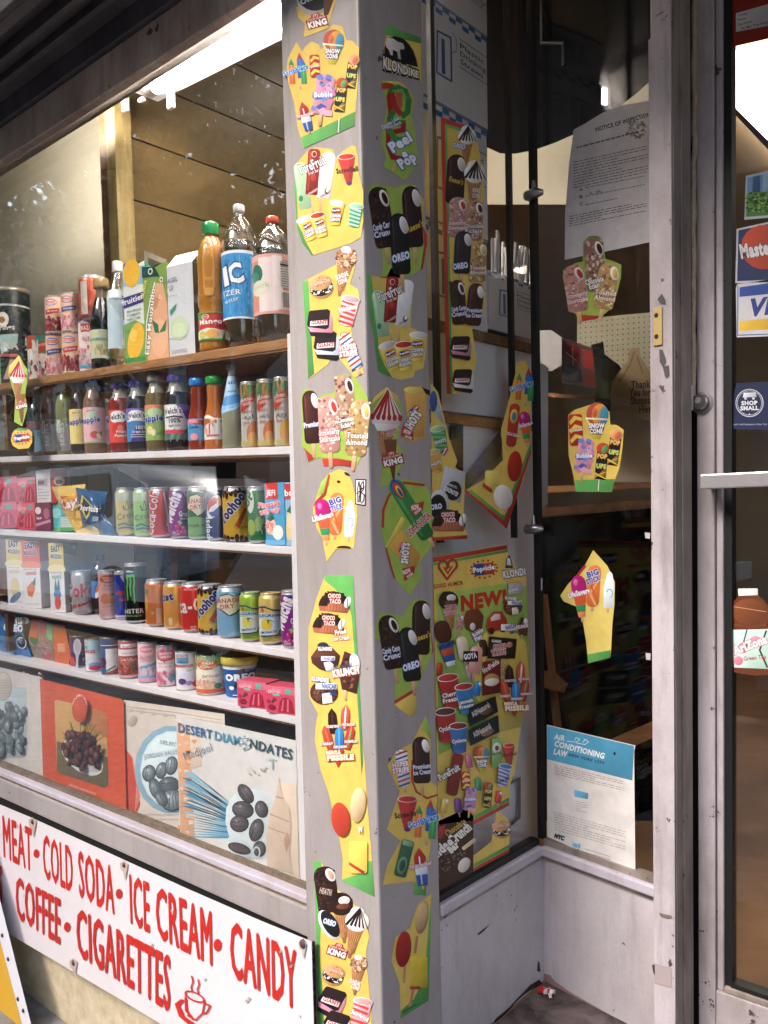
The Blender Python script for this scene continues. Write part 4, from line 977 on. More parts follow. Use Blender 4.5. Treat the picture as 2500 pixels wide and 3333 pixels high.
def bag(name, label, pts, Y, col, thick, key=None, mt='gloss'):
    """pillow bag: outline pts at Y, both faces bulging"""
    o = empty(name, label, 'bag', None, tuple(onY(*max(pts, key=lambda p: p[1]), Y)))
    cx = sum(p[0] for p in pts)/len(pts); cy = sum(p[1] for p in pts)/len(pts)
    # dense outline
    op = []
    for (x0, y0), (x1, y1) in zip(pts, pts[1:]+pts[:1]):
        for k in range(5): op.append((x0+(x1-x0)*k/5, y0+(y1-y0)*k/5))
    rg = random.Random(len(pts)*7+int(cx))
    b = MB()
    for sgn in (1, -1):
        rows = []
        for t in (1, .93, .82, .65, .45, .25, .08):
            bul = thick*(1-t**2.2)**.6 if t < 1 else 0
            rows.append([onY(cx+(x-cx)*t, cy+(y-cy)*t, Y-sgn*(bul+(rg.uniform(-.0042, .0042) if t < .99 else 0))) for x, y in op])
        b.grid(rows, col, True); b.face(rows[-1], col, True)
    b.build('bag_film', mt, o)
    def mp(x, y, h):
        # rise with the bulge
        best = 1.0
        dx, dy = x-cx, y-cy; L = math.hypot(dx, dy)+1e-9; a = math.atan2(dy, dx); rr_ = 1e9
        for (x0, y0), (x1, y1) in zip(op, op[1:]+op[:1]):
            ex, ey = x1-x0, y1-y0; den = dx*ey-dy*ex
            if abs(den) < 1e-9: continue
            t = ((x0-cx)*ey-(y0-cy)*ex)/den; u = ((x0-cx)*dy-(y0-cy)*dx)/den
            if t > 0 and -1e-6 <= u <= 1+1e-6: rr_ = min(rr_, t)
        tt = min(1, 1/rr_) if rr_ < 1e8 else 1
        return onY(x, y, Y-thick*max(0, 1-tt**2.2)**.6-.003-h)
    return o, Print(mp, o, 'tin', 6e-5, 0, True, 1)
z5 = lambda L: [(x*.3014, 1480+y*.3014) for x, y in L]
o, P = bag('crisp_bag', 'yellow potato crisp bag leaning on the shelf', z5([(555, 345), (740, 335), (925, 315), (945, 400), (1000, 700), (1075, 870), (830, 855), (700, 640), (610, 480)]), 1.165, '#d9b765', .012)
P.part('logo_print').z(0, 1480, .3014); P.ell(765, 520, 115, 75, -12, '#e3a33c').poly([(650, 450), (870, 440), (880, 560), (800, 590), (680, 590)], '#c8442e').t("Lay's", 672, 580, 880, 560, 95, '#f2ecec', .04, '#a83226', .03).poly([(690, 620), (900, 600), (960, 730), (850, 800)], '#e0b056').line([(690, 620), (800, 690), (960, 700)], 14, '#cf9a3e'); P.flush()
o, P = bag('tortilla_chip_bag', 'blue tortilla chip bag in front of the yellow bag', z5([(815, 352), (960, 380), (1165, 400), (1170, 470), (1135, 640), (1190, 730), (1252, 800), (1252, 882), (1110, 880), (1040, 800), (895, 772), (860, 600)]), 1.148, '#24517f', .012)
P.part('logo_print').z(0, 1480, .3014); P.poly([(885, 432), (1010, 570), (935, 700), (860, 560)], '#d8c65a').poly([(900, 462), (985, 560), (930, 670), (885, 560)], '#11141a').t('Doritos', 845, 595, 1055, 620, 62, '#f2f0ee', .04, '#15181f', .05).rect(1000, 670, 1060, 720, '#b9c6d6').para(1005, 676, 1055, 712, 4, '#24406a', 5, 3).poly([(1000, 765), (1060, 800), (1075, 870), (1000, 845)], '#c9ab62'); P.flush()

def lac(col, deep):
    def d(P):
        P.rect(-1.4, .72, 1.4, .9, deep).line([(-.75, .22), (-.2, .26), (.3, .21), (.9, .25)], .045, '#3f8f86').line([(-.7, .15), (-.1, .18), (.6, .14)], .035, '#6a6a9a')
        P.t('La', -.15, .52, .75, .60, .12, '#544a78', -.005).t('Croix', -.7, .32, .95, .42, .13, '#544a78', -.005).line([(.2, .58), (.05, .74), (-.05, .55)], .03, '#544a78')
    return d
can(4, 375, 440, 1588, '#dcc26a', 'pale yellow sparkling water can beside the chip bags', lac('', '#cfc9b4'), lo=.05)
can(4, 433, 497, 1588, '#9fcf6a', 'light green sparkling water can', lac('', '#c6dcae'))
def d(P): P.t('Coca-Cola', -.62, .05, -.05, .90, .22, '#efe4e2', .015).poly([(.35, .05), (.62, .05), (.55, .4), (.3, .9), (.2, .9), (.4, .4)], '#e2d6d6').rect(.8, .3, 1.2, .8, '#d8c9c8')
can(4, 484, 557, 1586, '#c93a2c', 'red cola can on the upper can shelf', d)
def wel(P):
    P.poly([(-1.2, .1), (-.2, .1), (.35, .75), (.0, .93), (-1.2, .93)], '#8a2a8a').poly([(.15, .93), (.45, .8), (.5, .93)], '#e86ab0').t('welchs', -.78, .28, .1, .84, .26, '#f4eef4', .05).t('Grape', -.1, .43, .72, .44, .1, '#f0e6f2', .02).t('SODA', -.02, .37, .5, .37, .035, '#e6d6ea')
    for k, (u, v) in enumerate(((-.3, .23), (-.05, .26), (.18, .2), (-.2, .13), (.05, .12), (.3, .12), (-.45, .12))): P.ell(u, v, .16, .055, 0, ('#c2307a', '#a82468', '#d8488e')[k % 3], 12).ell(u-.05, v+.02, .05, .015, 0, '#f0a0c8', 8)
    P.poly([(-.25, .33), (-.05, .36), (.1, .3), (-.05, .28)], '#9fc46a').para(-.65, .07, -.1, .12, 3, '#e6dcec', .012, 3)
can(4, 550, 619, 1585, '#3f1a6a', 'purple grape soda can on the upper can shelf', wel)
def cdry(g, ink):
    def d(P):
        P.poly([(-.62, .83), (-.1, .86), (.2, .80), (.62, .86), (.55, .74), (.68, .58), (.3, .48), (-.1, .42), (-.5, .52), (-1, .6)], '#2b3a26').poly([(-.6, .81), (-.1, .84), (.2, .78), (.55, .83), (.5, .73), (.6, .6), (.25, .5), (-.1, .45), (-.45, .54), (-1, .6)], '#e3dcc0')
        P.poly([(.1, .78), (.55, .83), (.5, .74), (.2, .7)], '#d6c480').t('CANADA', -1.05, .67, .62, .70, .085, '#cf4a48', .025).t('DRY', -.6, .56, .2, .59, .085, '#cf4a48', .025).poly([(-1.2, .4), (-.2, .44), (1.2, .34), (1.2, .05), (-1.2, .05)], g)
        if ink: P.t('GINGER ALE', -1.1, .24, .62, .24, .055, '#26352a', .01)
        P.poly([(-.6, .88), (0, .92), (.4, .87), (0, .9)], '#d9e0d0')
    return d
can(4, 609, 680, 1583, '#2f6a38', 'green ginger ale can on the upper can shelf', cdry('#7fae6a', True))
def d(P):
    P.ell(-.2, .62, .62, .19, 10, '#e9e4e8').ell(-.2, .63, .58, .17, 10, '#e6e2e6').poly([(-.72, .6), (-.55, .76), (-.1, .80), (.2, .76), (0, .68), (-.4, .62), (-.7, .52)], '#c8403a').poly([(-.65, .52), (-.2, .54), (.3, .66), (.35, .55), (.1, .46), (-.3, .44)], '#28468f').t('pepsi', -.55, .06, -.55, .43, .15, '#e6e6ee', .02)
can(4, 668, 735, 1583, '#1d2c5e', 'dark blue cola can on the upper can shelf', d)
def yoo(P):
    P.rect(-1.4, .87, 1.4, .925, '#3a1d14')
    for k in range(9): P.ell(-1.1+k*.28, .87, .12, .05+.03*(k % 3), 0, '#3a1d14', 10, same=k > 0)
    for k in range(9): P.ell(-1.1+k*.28, .07, .14, .03+.025*((k*2) % 3), 0, '#3a1d14', 10, same=k > 0)
    P.poly([(-.1, .3), (.55, .62), (.72, .58), (.15, .25)], '#b8482a').t('Yoohoo', -.82, .3, .62, .80, .19, '#34347e', .06, '#efe8da', .05).t('Chocolate', -.1, .24, .85, .25, .055, '#4a2a18', 0)
can(4, 723, 807, 1584, '#dcae3c', 'yellow chocolate drink can on the upper can shelf', yoo)
def d(P): P.poly([(-1.0, .45), (-.7, .5), (-.25, .92), (-.6, .93)], '#2a6a34').ell(-.55, .73, .34, .2, 0, '#dfe6da').t('UP', -.85, .62, -.2, .84, .16, '#2c6a36', .06).ell(-.55, .28, .38, .14, 0, '#a8b54a').ell(.1, .34, .3, .13, 0, '#94ab46').specks(.2, .4, .5, .25, 40, .03, ['#dfe9c8', '#b8d08a'], seed=4).rect(.75, .5, 1.1, .8, '#a9c4a0')
can(4, 803, 865, 1583, '#2c7a38', 'green lemon lime soda can on the upper can shelf', d)
c = Carton('juice_carton', 'blue pineapple juice carton with red corner mark', 'carton', 4, 860, 924, 1573, .05, 6, '#4f9cc4', '#3f86ae', back=.002); P = c.front(); P.rect(.05, .74, .68, 1, '#c83a36').t('JEFI', .1, .8, .55, .8, .09, '#f4e8e6', .03).t('Pineapple', -.3, .6, .8, .64, .09, '#d8506a', .03, '#f0e6ea', .05).t('with pulp', -.25, .49, .78, .53, .09, '#d8506a', .03, '#f0e6ea', .05).ell(.3, .3, .28, .14, 0, '#e8b0a0').specks(.3, .3, .26, .13, 30, .05, ['#d87a7a', '#f0d0c0'], seed=2).poly([(.1, .42), (.3, .56), (.5, .42), (.3, .38)], '#2a6a52').ell(.65, .2, .27, .12, 0, '#ede4dc').rect(0, 0, 1, .08, '#6fb0d8'); P.flush()
c = Carton('juice_carton', 'pale blue pear juice carton against the white post', 'carton', 4, 926, 975, 1571, .05, 6, '#8fb0cf', '#7c9cc0', back=.0); P = c.front(); P.rect(0, .74, .9, .98, '#c4383a').t('baa', .02, .79, .8, .80, .1, '#f4e8e6', .03).ell(.35, .3, .33, .2, 15, '#dcc78a').ell(.3, .42, .2, .14, 10, '#e3d29c').poly([(.1, .55), (.5, .68), (.45, .5)], '#2f6a4a'); P.flush()

# --- fourth row: cartons and drink cans --------------------------------------------
def easy(main, wave, fruit, word):
    def f(P):
        P.rect(0, .60, 1, 1, main).ell(.5, .62, .6, .07, 0, wave).t('EASY', .2, .87, .8, .88, .09, '#3d3440', .06, '#efe9e6', .05).t('MOUZUDO', .15, .78, .88, .77, .06, '#3d3440', .05, '#efe9e6', .05).rect(0, 0, 1, .585, '#e6e2e4').t('lemonada & cuppa', .08, .56, .85, .56, .025, '#8a868a').t(word, .18, .48, .8, .49, .05, fruit, .03); P.para(.1, .04, .9, .06, 2, '#b9b4b6', .01, 3)
    return f
c = Carton('juice_carton', 'yellow topped banana juice carton, left of the cartons', 'carton', 5, 18, 69, 1752, .06, 4, '#e6e2e4', '#d0cbce', back=.012); P = c.front(); easy('#dcb95c', '#e6cf8a', '#dfc27a', 'BANANA')(P); P.ell(.5, .27, .3, .15, 0, '#e3cf9a').ell(.5, .12, .38, .06, 10, '#6a7a9a'); P.flush()
c = Carton('juice_carton', 'orange topped juice carton, middle of the cartons', 'carton', 5, 70, 126, 1757, .075, 22, '#e6e2e4', '#cfc8c6', back=.006); P = c.front(); easy('#d9603a', '#e88a5a', '#cf4a3a', 'ORANGE')(P); P.poly([(.2, .3), (.55, .4), (.7, .28), (.5, .16), (.25, .18)], '#e07a48').poly([(.5, .36), (.75, .46), (.7, .32)], '#3f8f6a'); P.flush(); P = c.side(); P.rect(0, .68, 1, 1, '#c2542f').ell(.7, .92, .14, .035, 0, '#eee').para(.1, .15, .9, .64, 22, '#a39c9a', .006, 8); P.flush()
c = Carton('juice_carton', 'yellow topped pineapple juice carton, right of the cartons', 'carton', 5, 157, 205, 1767, .085, 24, '#e6e2e4', '#cfc8c6', back=.006); P = c.front(); easy('#dcc268', '#e9d79a', '#5a9a8a', 'PINEAPPLE')(P); P.ell(.5, .26, .25, .07, 0, '#4f86b8').ell(.5, .14, .22, .1, 0, '#d0605a').poly([(.3, .32), (.4, .5), (.5, .36), (.62, .5), (.7, .32)], '#3f7f7f'); P.flush(); P = c.side(); P.rect(0, .68, 1, 1, '#c9a24a').poly([(0, .85), (.6, .8), (.75, 1), (0, 1)], '#5a6a34').ell(.5, .93, .12, .03, 0, '#eee').para(.1, .15, .9, .64, 22, '#a39c9a', .006, 9); P.flush()
def d(P): P.ell(.1, .42, .85, .25, 0, '#e0d8c6').ell(.1, .42, .75, .21, 0, '#8a7450').t('A&W', -.55, .3, .9, .5, .2, '#efe8da', .05, '#2f2a20', .05)
can(5, 202, 262, 1856, '#7d6a4a', 'brown root beer can partly hidden by the silver can', d, back=.035)
def d(P): P.t('Coke', -1.5, .42, .85, .44, .28, '#c83a3e', .05).t('Diet', .25, .66, .85, .72, .08, '#3a3638', 0).poly([(-1.2, .22), (.2, .28), (.9, .36), (.1, .22), (-1.2, .12)], '#c83a3e').specks(0, .3, 1, .25, 60, .05, ['#d8d4d6', '#a9a6aa'], seed=3).para(-.5, .06, .4, .09, 2, '#c85a5e', .012, 2)
can(5, 233, 300, 1856, '#c0bdc0', 'silver diet cola can with red lettering', d)
def d(P): P.rect(-1.4, .28, 1.4, .56, '#2f6aae').rect(-1.4, .50, 1.4, .56, '#2f7fc0').ell(-.1, .44, .42, .09, 20, '#e6e2e8').ell(-.2, .46, .25, .05, 20, '#d8743a').t('pepsi', .5, .31, .5, .5, .09, '#e6e8f0', .02)
bottle(5, 292, 358, 1804, SODA, '#2a100e', '#1f4a92', 'plastic cola bottle with blue cap behind the cans', draw=d, fill=.66, capv=.9, neck='#a8a3a8', neckmt='clear', name='soda_bottle', back=.05)
def d(P): P.ell(.05, .82, .75, .085, 0, '#c65a3c').t('CALIFORNIA', -.45, .83, .55, .83, .035, '#f0dcd0', .02).t('GARDEN', -.3, .78, .42, .78, .035, '#f0dcd0', .02).t('Peach', -.3, .66, .6, .68, .06, '#6a4a48', 0).para(-.5, .6, .6, .63, 2, '#8a6a68', .008, 3).ell(-.25, .42, .42, .11, 0, '#d8743a').ell(.35, .42, .4, .11, 0, '#dd8040').poly([(.1, .5), (.6, .56), (.5, .48)], '#3f5f34').t('Durazno', -.5, .24, .6, .26, .05, '#c0584a', 0).para(-.5, .1, .5, .2, 3, '#d0908a', .01, 4)
can(5, 319, 378, 1855, '#e2a8a0', 'slim pink peach juice can', d, SLIM)
def d(P): P.poly([(-1.3, .1), (-.2, .3), (-.2, .95), (-1.3, .6)], '#1f2f8f').poly([(-.2, .9), (.3, .93), (1.2, .55), (1.2, .3)], '#c3c6d6').t('dBu', -.8, .52, .6, .52, .08, '#c8303e', .04).poly([(-.4, .42), (.5, .48), (.6, .4), (-.2, .38)], '#c23a30').rect(-1.4, .06, 1.4, .1, '#d0d3e0')
can(5, 371, 423, 1857, '#2a35a0', 'blue and silver energy drink can beside the black can', d, SLIM, back=.03)
def d(P):
    P.up()
    for k, (u, v0) in enumerate(((-.62, .42), (-.38, .48), (-.14, .37))):
        P.line([(u, .78), (u+.03, .68), (u-.03, .6), (u, v0)], .11-.01*k, '#5fc04a', True)
    P.line([(-.68, .79), (-.1, .80)], .04, '#5fc04a').t('MONSTER', -1.7, .165, .42, .18, .075, '#e3e3e0', .02).t('ENERGY', -1.2, .115, .3, .12, .03, '#8fb06a').para(.1, .04, .7, .06, 1, '#c9c9c9', .016, 2).poly([(-.7, .86), (-.5, .89), (-.1, .87), (-.2, .85)], '#d8d8d8')
can(5, 403, 478, 1832, '#0d0f0e', 'tall black energy drink can with green claw mark', d, SLIM, hi=.95)
def d(P): P.rect(-.1, .08, .25, .4, '#cfa58a').ell(-.85, .5, .25, .15, 0, '#e09a3c').ell(-.8, .75, .2, .06, 0, '#4a8a44').ell(-.3, .3, .12, .04, 0, '#d8a070').para(.3, .12, .8, .36, 6, '#e6b890', .012, 2)
can(5, 471, 547, 1884, '#cf7436', 'orange soda can beside the tall black can', d)
def d(P): P.t('Sunkist', -2.3, .52, -.15, .64, .15, '#2c2f66', .05, '#efe2d0', .05).rr(-.5, .1, -.25, .25, .03, '#e8c9a0').para(.2, .2, .7, .6, 6, '#e0a868', .02, 3)
can(5, 530, 611, 1891, '#dd9a48', 'light orange soda can with dark blue lettering', d)
def d(P): P.t('Coca-Cola', -2.35, .36, 1.75, .46, .3, '#f2e8e6', .02).t('ORIGINAL TASTE', -.6, .85, .35, .85, .035, '#e8d0cc', .01).para(-.25, .06, .1, .12, 3, '#e8d0cc', .012, 2).rr(.3, .06, .6, .16, .02, '#e2c9c6')
can(5, 586, 671, 1894, '#cf2f28', 'red cola can on the lower can shelf', d)
can(5, 641, 722, 1900, '#dcae3c', 'yellow chocolate drink can on the lower can shelf', yoo)
can(5, 704, 795, 1904, '#86aecb', 'pale blue club soda can on the lower can shelf', cdry('#7ba9cc', False))
def pel(bgc, fruit, top):
    def d(P):
        P.poly([(-1.3, .5), (.9, .55), (.8, .4), (.35, .18), (-1.3, .18)], '#d6e2ea').line([(-1.3, .72), (-.4, .74), (.1, .68), (.75, .66), (.8, .4), (.35, .19), (-.8, .17)], .03, '#34506a').rect(-1.3, .53, .72, .62, '#c6dcea').t('S.PELLEGRINO', -1.6, .55, .66, .55, .055, '#22324e', .03).ell(-.35, .40, .38, .11, 0, fruit).poly([(-.3, .5), (.3, .44), (-.1, .5)], '#3f7a3a').poly([(-.3, .5), (-.2, .40), (-.1, .5)], '#3f7a3a').t('LIMONATA', -.8, .22, .3, .25, .045, '#2f4a6a', .02).ell(-.6, .68, .13, .035, 0, '#d8604a').para(-.6, .08, .3, .15, 4, '#5a6a3a', .008, 4).t('16%', .45, .17, .75, .17, .05, '#2f3a2a', .01)
    return d
can(5, 779, 850, 1926, '#9bb83e', 'green and blue citrus soda can with foil top', pel('#9bb83e', '#e3d86a', ''), top='#a9bd84', hi=.93)
can(5, 841, 921, 1928, '#d6b66a', 'yellow and blue lemon soda can with foil top', pel('#d6b66a', '#ecc83f', ''), top='#cfb77c', hi=.93)
can(5, 912, 985, 1920, '#3f1a6a', 'purple grape soda can on the lower can shelf against the post', wel)

# --- fifth row: tins, tubs and boxes --------------------------------------------------
z9 = lambda L: [(x*.3014, 1960+y*.3014) for x, y in L]
o, P = bag('cookie_bag', 'blue cookie bag leaning at the left end of the lowest shelf', z9([(-60, 120), (130, 105), (320, 160), (250, 250), (270, 380), (360, 625), (230, 590), (60, 550), (-60, 480)]), 1.17, '#2d6fb0', .01)
P.part('logo_print').z(0, 1960, .3014); P.t('OREO', 40, 300, 240, 320, 75, '#eef0f4', .06, '#3f8ad0', .06).ell(225, 420, 45, 75, -15, '#1a1718').ell(232, 440, 52, 66, -20, '#e6e2de').ell(222, 420, 44, 70, -15, '#221c1c').rr(165, 165, 310, 235, 30, '#e8eaee').t('30', 195, 215, 270, 205, 40, '#2a3a5a', .02).poly([(-60, 105), (130, 100), (130, 118), (-60, 130)], '#b0303a'); P.flush()
pk = empty('noodle_pack', 'clear wrapped pack with orange box side and colourful tags', 'pack', loc=tuple(onY(200, 2170, 1.18)))
b = MB(); ext(b, z9([(570, 235), (700, 250), (762, 560), (742, 690), (590, 720), (580, 500)]), '#c9643a', mapY(1.17), .03); b.build('orange_box', 'tin', pk)
P = Print(mapY(1.1695), pk, 'tin', 6e-5); P.part('box_print').z(0, 1960, .3014); P.poly([(615, 440), (700, 445), (705, 540), (620, 545)], '#d98a62').para(625, 455, 695, 530, 6, '#e8c0a8', 6, 4); P.flush()
b = MB(); ext(b, z9([(345, 200), (430, 190), (570, 235), (580, 600), (560, 690), (420, 640), (330, 540), (305, 380)]), '#8d7d6d', mapY(1.175), .025); b.build('filling', 'tin', pk)
P = Print(mapY(1.1745), pk, 'tin', 6e-5); P.part('tags').z(0, 1960, .3014); P.poly([(350, 190), (425, 190), (405, 290), (335, 300)], '#c94a4a').poly([(430, 200), (500, 215), (480, 330), (415, 330)], '#c2565e').poly([(510, 225), (565, 240), (565, 420), (500, 390)], '#7fb98a').poly([(320, 300), (410, 330), (395, 400), (315, 370)], '#cf6a42').poly([(325, 370), (410, 400), (390, 470), (330, 430)], '#3f7a4a').poly([(420, 340), (520, 380), (560, 520), (480, 600), (410, 480)], '#a08078').poly([(500, 540), (560, 560), (520, 650), (480, 620)], '#c24a4a').specks(450, 500, 90, 120, 40, 12, ['#8a6a60', '#b5a090', '#6a5a50'], seed=9); P.flush()
def d(P): P.rect(-1.4, .5, 1.4, .96, '#542a5a').poly([(-1.2, .06), (-.4, .06), (-.5, .3), (-1.2, .35)], '#c24a3a').rect(.15, .06, 1.3, .28, '#c9c0bc').line([(.2, .1), (.5, .26)], .1, '#5a5350').line([(.6, .08), (.9, .26)], .1, '#5a5350')
it = tin(6, 228, 290, 2066, '#5b2f5f', 'purple labelled tin with a pale plastic spoon in front', d, back=.03)
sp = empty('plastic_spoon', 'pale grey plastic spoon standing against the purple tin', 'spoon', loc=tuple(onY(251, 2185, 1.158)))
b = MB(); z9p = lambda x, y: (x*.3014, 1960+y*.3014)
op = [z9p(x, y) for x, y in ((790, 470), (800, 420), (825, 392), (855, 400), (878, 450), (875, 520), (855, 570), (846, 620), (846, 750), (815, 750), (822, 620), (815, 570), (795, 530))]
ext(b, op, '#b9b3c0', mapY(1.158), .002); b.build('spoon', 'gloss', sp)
P = Print(mapY(1.1575), sp, 'gloss', 6e-5); P.part('spoon_bowl_shade').z(0, 1960, .3014); P.ell(836, 480, 26, 62, -8, '#a8a2b2'); P.flush()  # darker ellipse paints the shade of the hollow into the bowl
def d(P): P.rect(-1.4, .6, 1.4, .96, '#a9cbd8').t('MUS', -1.0, .57, .1, .58, .1, '#c23a42', .04).rect(-1.2, .7, -.6, .8, '#4f9a92').rect(-1.2, .84, -.5, .92, '#d8a0b0').ell(.0, .2, .55, .09, 0, '#7aa0c8').ell(.05, .12, .6, .07, 0, '#c8303a')
tin(6, 277, 331, 2077, '#dcd9dc', 'small white and pale blue hummus tin', d)
def d(P): P.rect(-1.4, .72, 1.4, .96, '#2a4676').rect(-1.4, .78, 1.4, .8, '#cfd3dc').rect(-.4, .05, 1.4, .70, '#e6e3e2').rect(-1.4, .05, -.4, .72, '#34548a').ell(-.75, .34, .4, .12, 0, '#4f1f3a').specks(-.75, .34, .35, .1, 20, .09, ['#7a3a5a', '#3a1228'], seed=2).poly([(-.6, .05), (.5, .05), (.6, .2), (.2, .14)], '#b83a3a').poly([(-.4, .08), (.4, .22), (.3, .26), (-.5, .12)], '#4f9a6a').para(.75, .2, 1, .66, 12, '#3a3a3a', .012, 5)
tin(6, 327, 389, 2071, '#34548a', 'dark blue and white tin with a plum picture', d)
def d(P): P.rect(-1.4, .78, 1.4, .96, '#c6545a').rr(-.75, .80, .75, .93, .04, '#3f62a8').rr(-.68, .815, .68, .915, .04, '#efe2e2').t('امريكانا', -.5, .83, .5, .835, .06, '#c23a3a', .03).rect(-1.4, .60, 1.4, .77, '#e9dcdc').t('الفول المدمس', -.6, .66, .6, .67, .06, '#a85a5a', .01).rect(-1.4, .44, 1.4, .59, '#a83a34').t('الفم الاخضر', -.7, .48, .6, .49, .07, '#f0dcd4', .03); blobs(P, .1, .42, ['#a8503f', '#8a3a30', '#c27a60'], 60, .14, 11); P.ell(.25, .30, .16, .04, 0, '#4f8a4f').rect(-1.4, .04, 1.4, .10, '#dba8ac')
tin(6, 386, 450, 2081, '#c6545a', 'red fava bean tin with white banner', d)
def d(P): P.ell(-.1, .82, .55, .09, 0, '#dd7f98').t('KAZAH', -.45, .80, .4, .81, .05, '#f6e6ea', .03).t('فول مدمس', -.7, .60, .5, .63, .1, '#c25a7a', .02).para(-.6, .52, .5, .56, 2, '#8a6a78', .01, 3).poly([(-.9, .38), (.9, .52), (.9, .44), (-.9, .3)], '#5fa0bc'); blobs(P, .16, .36, ['#d8c0cc', '#b89ab0', '#e6d6dc'], 40, .12, 12); P.rect(-1.4, .12, 1.4, .17, '#6fb4cc').rect(-1.4, .03, 1.4, .12, '#dc9ab0')
tin(6, 448, 509, 2086, '#e6c3cc', 'pink fava bean tin with white lettering', d)
def d(P): P.rect(-1.4, .68, 1.4, .96, '#5f9fa0').specks(0, .82, 1.2, .12, 40, .15, ['#4f8f8a', '#86b8b0', '#d8708a'], seed=4, box=True).ell(-.1, .76, .72, .15, 0, '#cf3f60').t('CALIFORNIA', -.6, .77, .45, .78, .06, '#f4e2e6', .02).t('GARDEN', -.45, .69, .3, .70, .06, '#f4e2e6', .02).t('PEELED CHICK PEAS', -.75, .55, .55, .55, .035, '#a86a78', .01).t('POIS CHICHES', -.6, .47, .4, .47, .035, '#a86a78', .01); blobs(P, .08, .34, ['#d8849a', '#c9607c', '#e6a8b4'], 50, .14, 13); P.ell(.4, .22, .28, .09, 0, '#5f9fae')
tin(6, 508, 572, 2096, '#ead9da', 'pink and teal chickpea tin', d)
def d(P): P.rect(-.85, .70, .15, .94, '#4f8fb0').t('BARAKA', -.85, .85, .1, .86, .07, '#d0504a', .03, '#efe6e2', .05).poly([(-.85, .70), (-.4, .78), (.15, .72), (.15, .70)], '#3f6f9a').t('Hummus', -1.15, .60, .45, .61, .1, '#a83a3a', .03).t('حمص', 0, .52, .5, .52, .05, '#8a8486').ell(-.05, .3, .6, .15, 0, '#d6cfe0').ell(-.35, .24, .3, .08, 0, '#5a3a6a').ell(.15, .2, .25, .06, 0, '#9a7aa8').ell(.7, .16, .35, .08, 0, '#c0303a')
tin(6, 571, 640, 2116, '#ddd8da', 'white hummus tin with purple fruit picture', d)
def d(P): P.rect(-1.4, .74, 1.4, .96, '#5f9a6a').specks(0, .85, 1.2, .1, 40, .16, ['#4f8a5a', '#86b88a', '#d8906a'], seed=5, box=True).ell(-.25, .78, .58, .13, 0, '#c65a3a').t('حدائق', -.45, .80, .1, .81, .07, '#f4e4d8', .02).t('كاليفورنيا', -.65, .70, .2, .72, .07, '#f4e4d8', .02).t('حمص مسلوق', -.5, .48, .4, .49, .07, '#a85a4a', .02); blobs(P, .16, .36, ['#e6bda0', '#d8a488', '#f0d0b8'], 50, .12, 14); P.rect(-1.4, .06, 1.4, .16, '#cf5f3f').ell(.3, .24, .2, .07, 0, '#3f7f56').rect(.75, .1, 1.3, .6, '#c9c0b8').para(.8, .14, 1.2, .3, 6, '#4a4648', .01, 4)
tin(6, 637, 736, 2127, '#e6dcc8', 'large chickpea tin with green top and orange badge', d)
def d(P): P.rect(-1.4, .03, 1.4, .70, '#22589e').rect(-1.4, .70, 1.4, .79, '#e0dcd8').ell(.05, .66, .2, .05, 10, '#6a5a50').t('Go-Paks', .25, .64, .9, .66, .05, '#cfe0c0', .02).t('OREO', -.75, .42, .8, .44, .16, '#f0f2f6', .06, '#123a78', .05).ell(-.2, .3, .2, .06, 30, '#1d1a1b').ell(-.45, .24, .14, .05, 0, '#ece8e2').line([(-.4, .06), (.2, .06)], .02, '#e6e6e6')
it = Item('cookie_tub', 'blue cookie tub with yellow lid behind the pink boxes', 'tub', 6, 722, 836, 2131, TUB, [(.80, '#22589e', 'tub', 'tin'), (1, '#d8c655', 'lid', 'gloss')], 'tin', back=.03)
P = it.print('label_print', 'tin'); d(P); P.flush()
jbox(6, 772, 866, 2213, 'pink gelatin dessert box on the lowest shelf, left of the pair', back=-.006, yaw=10)
jbox(6, 865, 962, 2229, 'pink gelatin dessert box on the lowest shelf, right of the pair', back=-.006, yaw=10)
# ------------------------------------------------------------------ faded date boxes leaning on the glass
YB = 1.105
za = lambda L: [(x*.525, 2150+y*.525) for x, y in L]
zc = lambda L: [(400+x*.6303, 2240+y*.6303) for x, y in L]
def card(name, label, pts, Y, col, th=.012):
    o = empty(name, label, 'box', 'faded date cartons along the window bottom', tuple(onY(*max(pts, key=lambda p: p[1]), Y)))
    b = MB(); ext(b, pts, col, mapY(Y), th); b.build('card', 'faded', o)
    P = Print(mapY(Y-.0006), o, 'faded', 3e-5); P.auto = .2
    return o, P
def date(P, x, y, rx, ry, rot, a, b, c=None):
    """one printed date: dark rim, lighter flank, wrinkles and a glint"""
    co, si = math.cos(math.radians(rot)), math.sin(math.radians(rot)); q = lambda u, v: (x+u*rx*co-v*ry*si, y+u*rx*si+v*ry*co)
    mixc = lambda k: tuple(p*(1-k)+r*k for p, r in zip(hx(a), hx(b)))
    P.ell(x, y, rx, ry, rot, a, 14).ell(*q(-.05, -.05), rx*.86, ry*.86, rot, mixc(.45), 12).ell(*q(-.14, -.12), rx*.66, ry*.66, rot, mixc(.85), 12).ell(*q(-.2, -.2), rx*.4, ry*.42, rot, tuple(min(1, v*1.35) for v in hx(b)), 10)
    P.up(); long_x = rx > ry
    for k in range(4):
        o_ = rg.uniform(-.6, .6); w = [q(t, o_+rg.uniform(-.1, .1)) if long_x else q(o_+rg.uniform(-.1, .1), t) for t in (-.75, -.25, .2, .7)]
        P.line(w, min(rx, ry)*.07, mixc(.15), True)
    g = q(-.3, -.35); P.ell(g[0], g[1], rx*.12, ry*.16, rot, tuple(min(1, v*2.2+.02) for v in hx(b)), 7)
rg = random.Random(2)
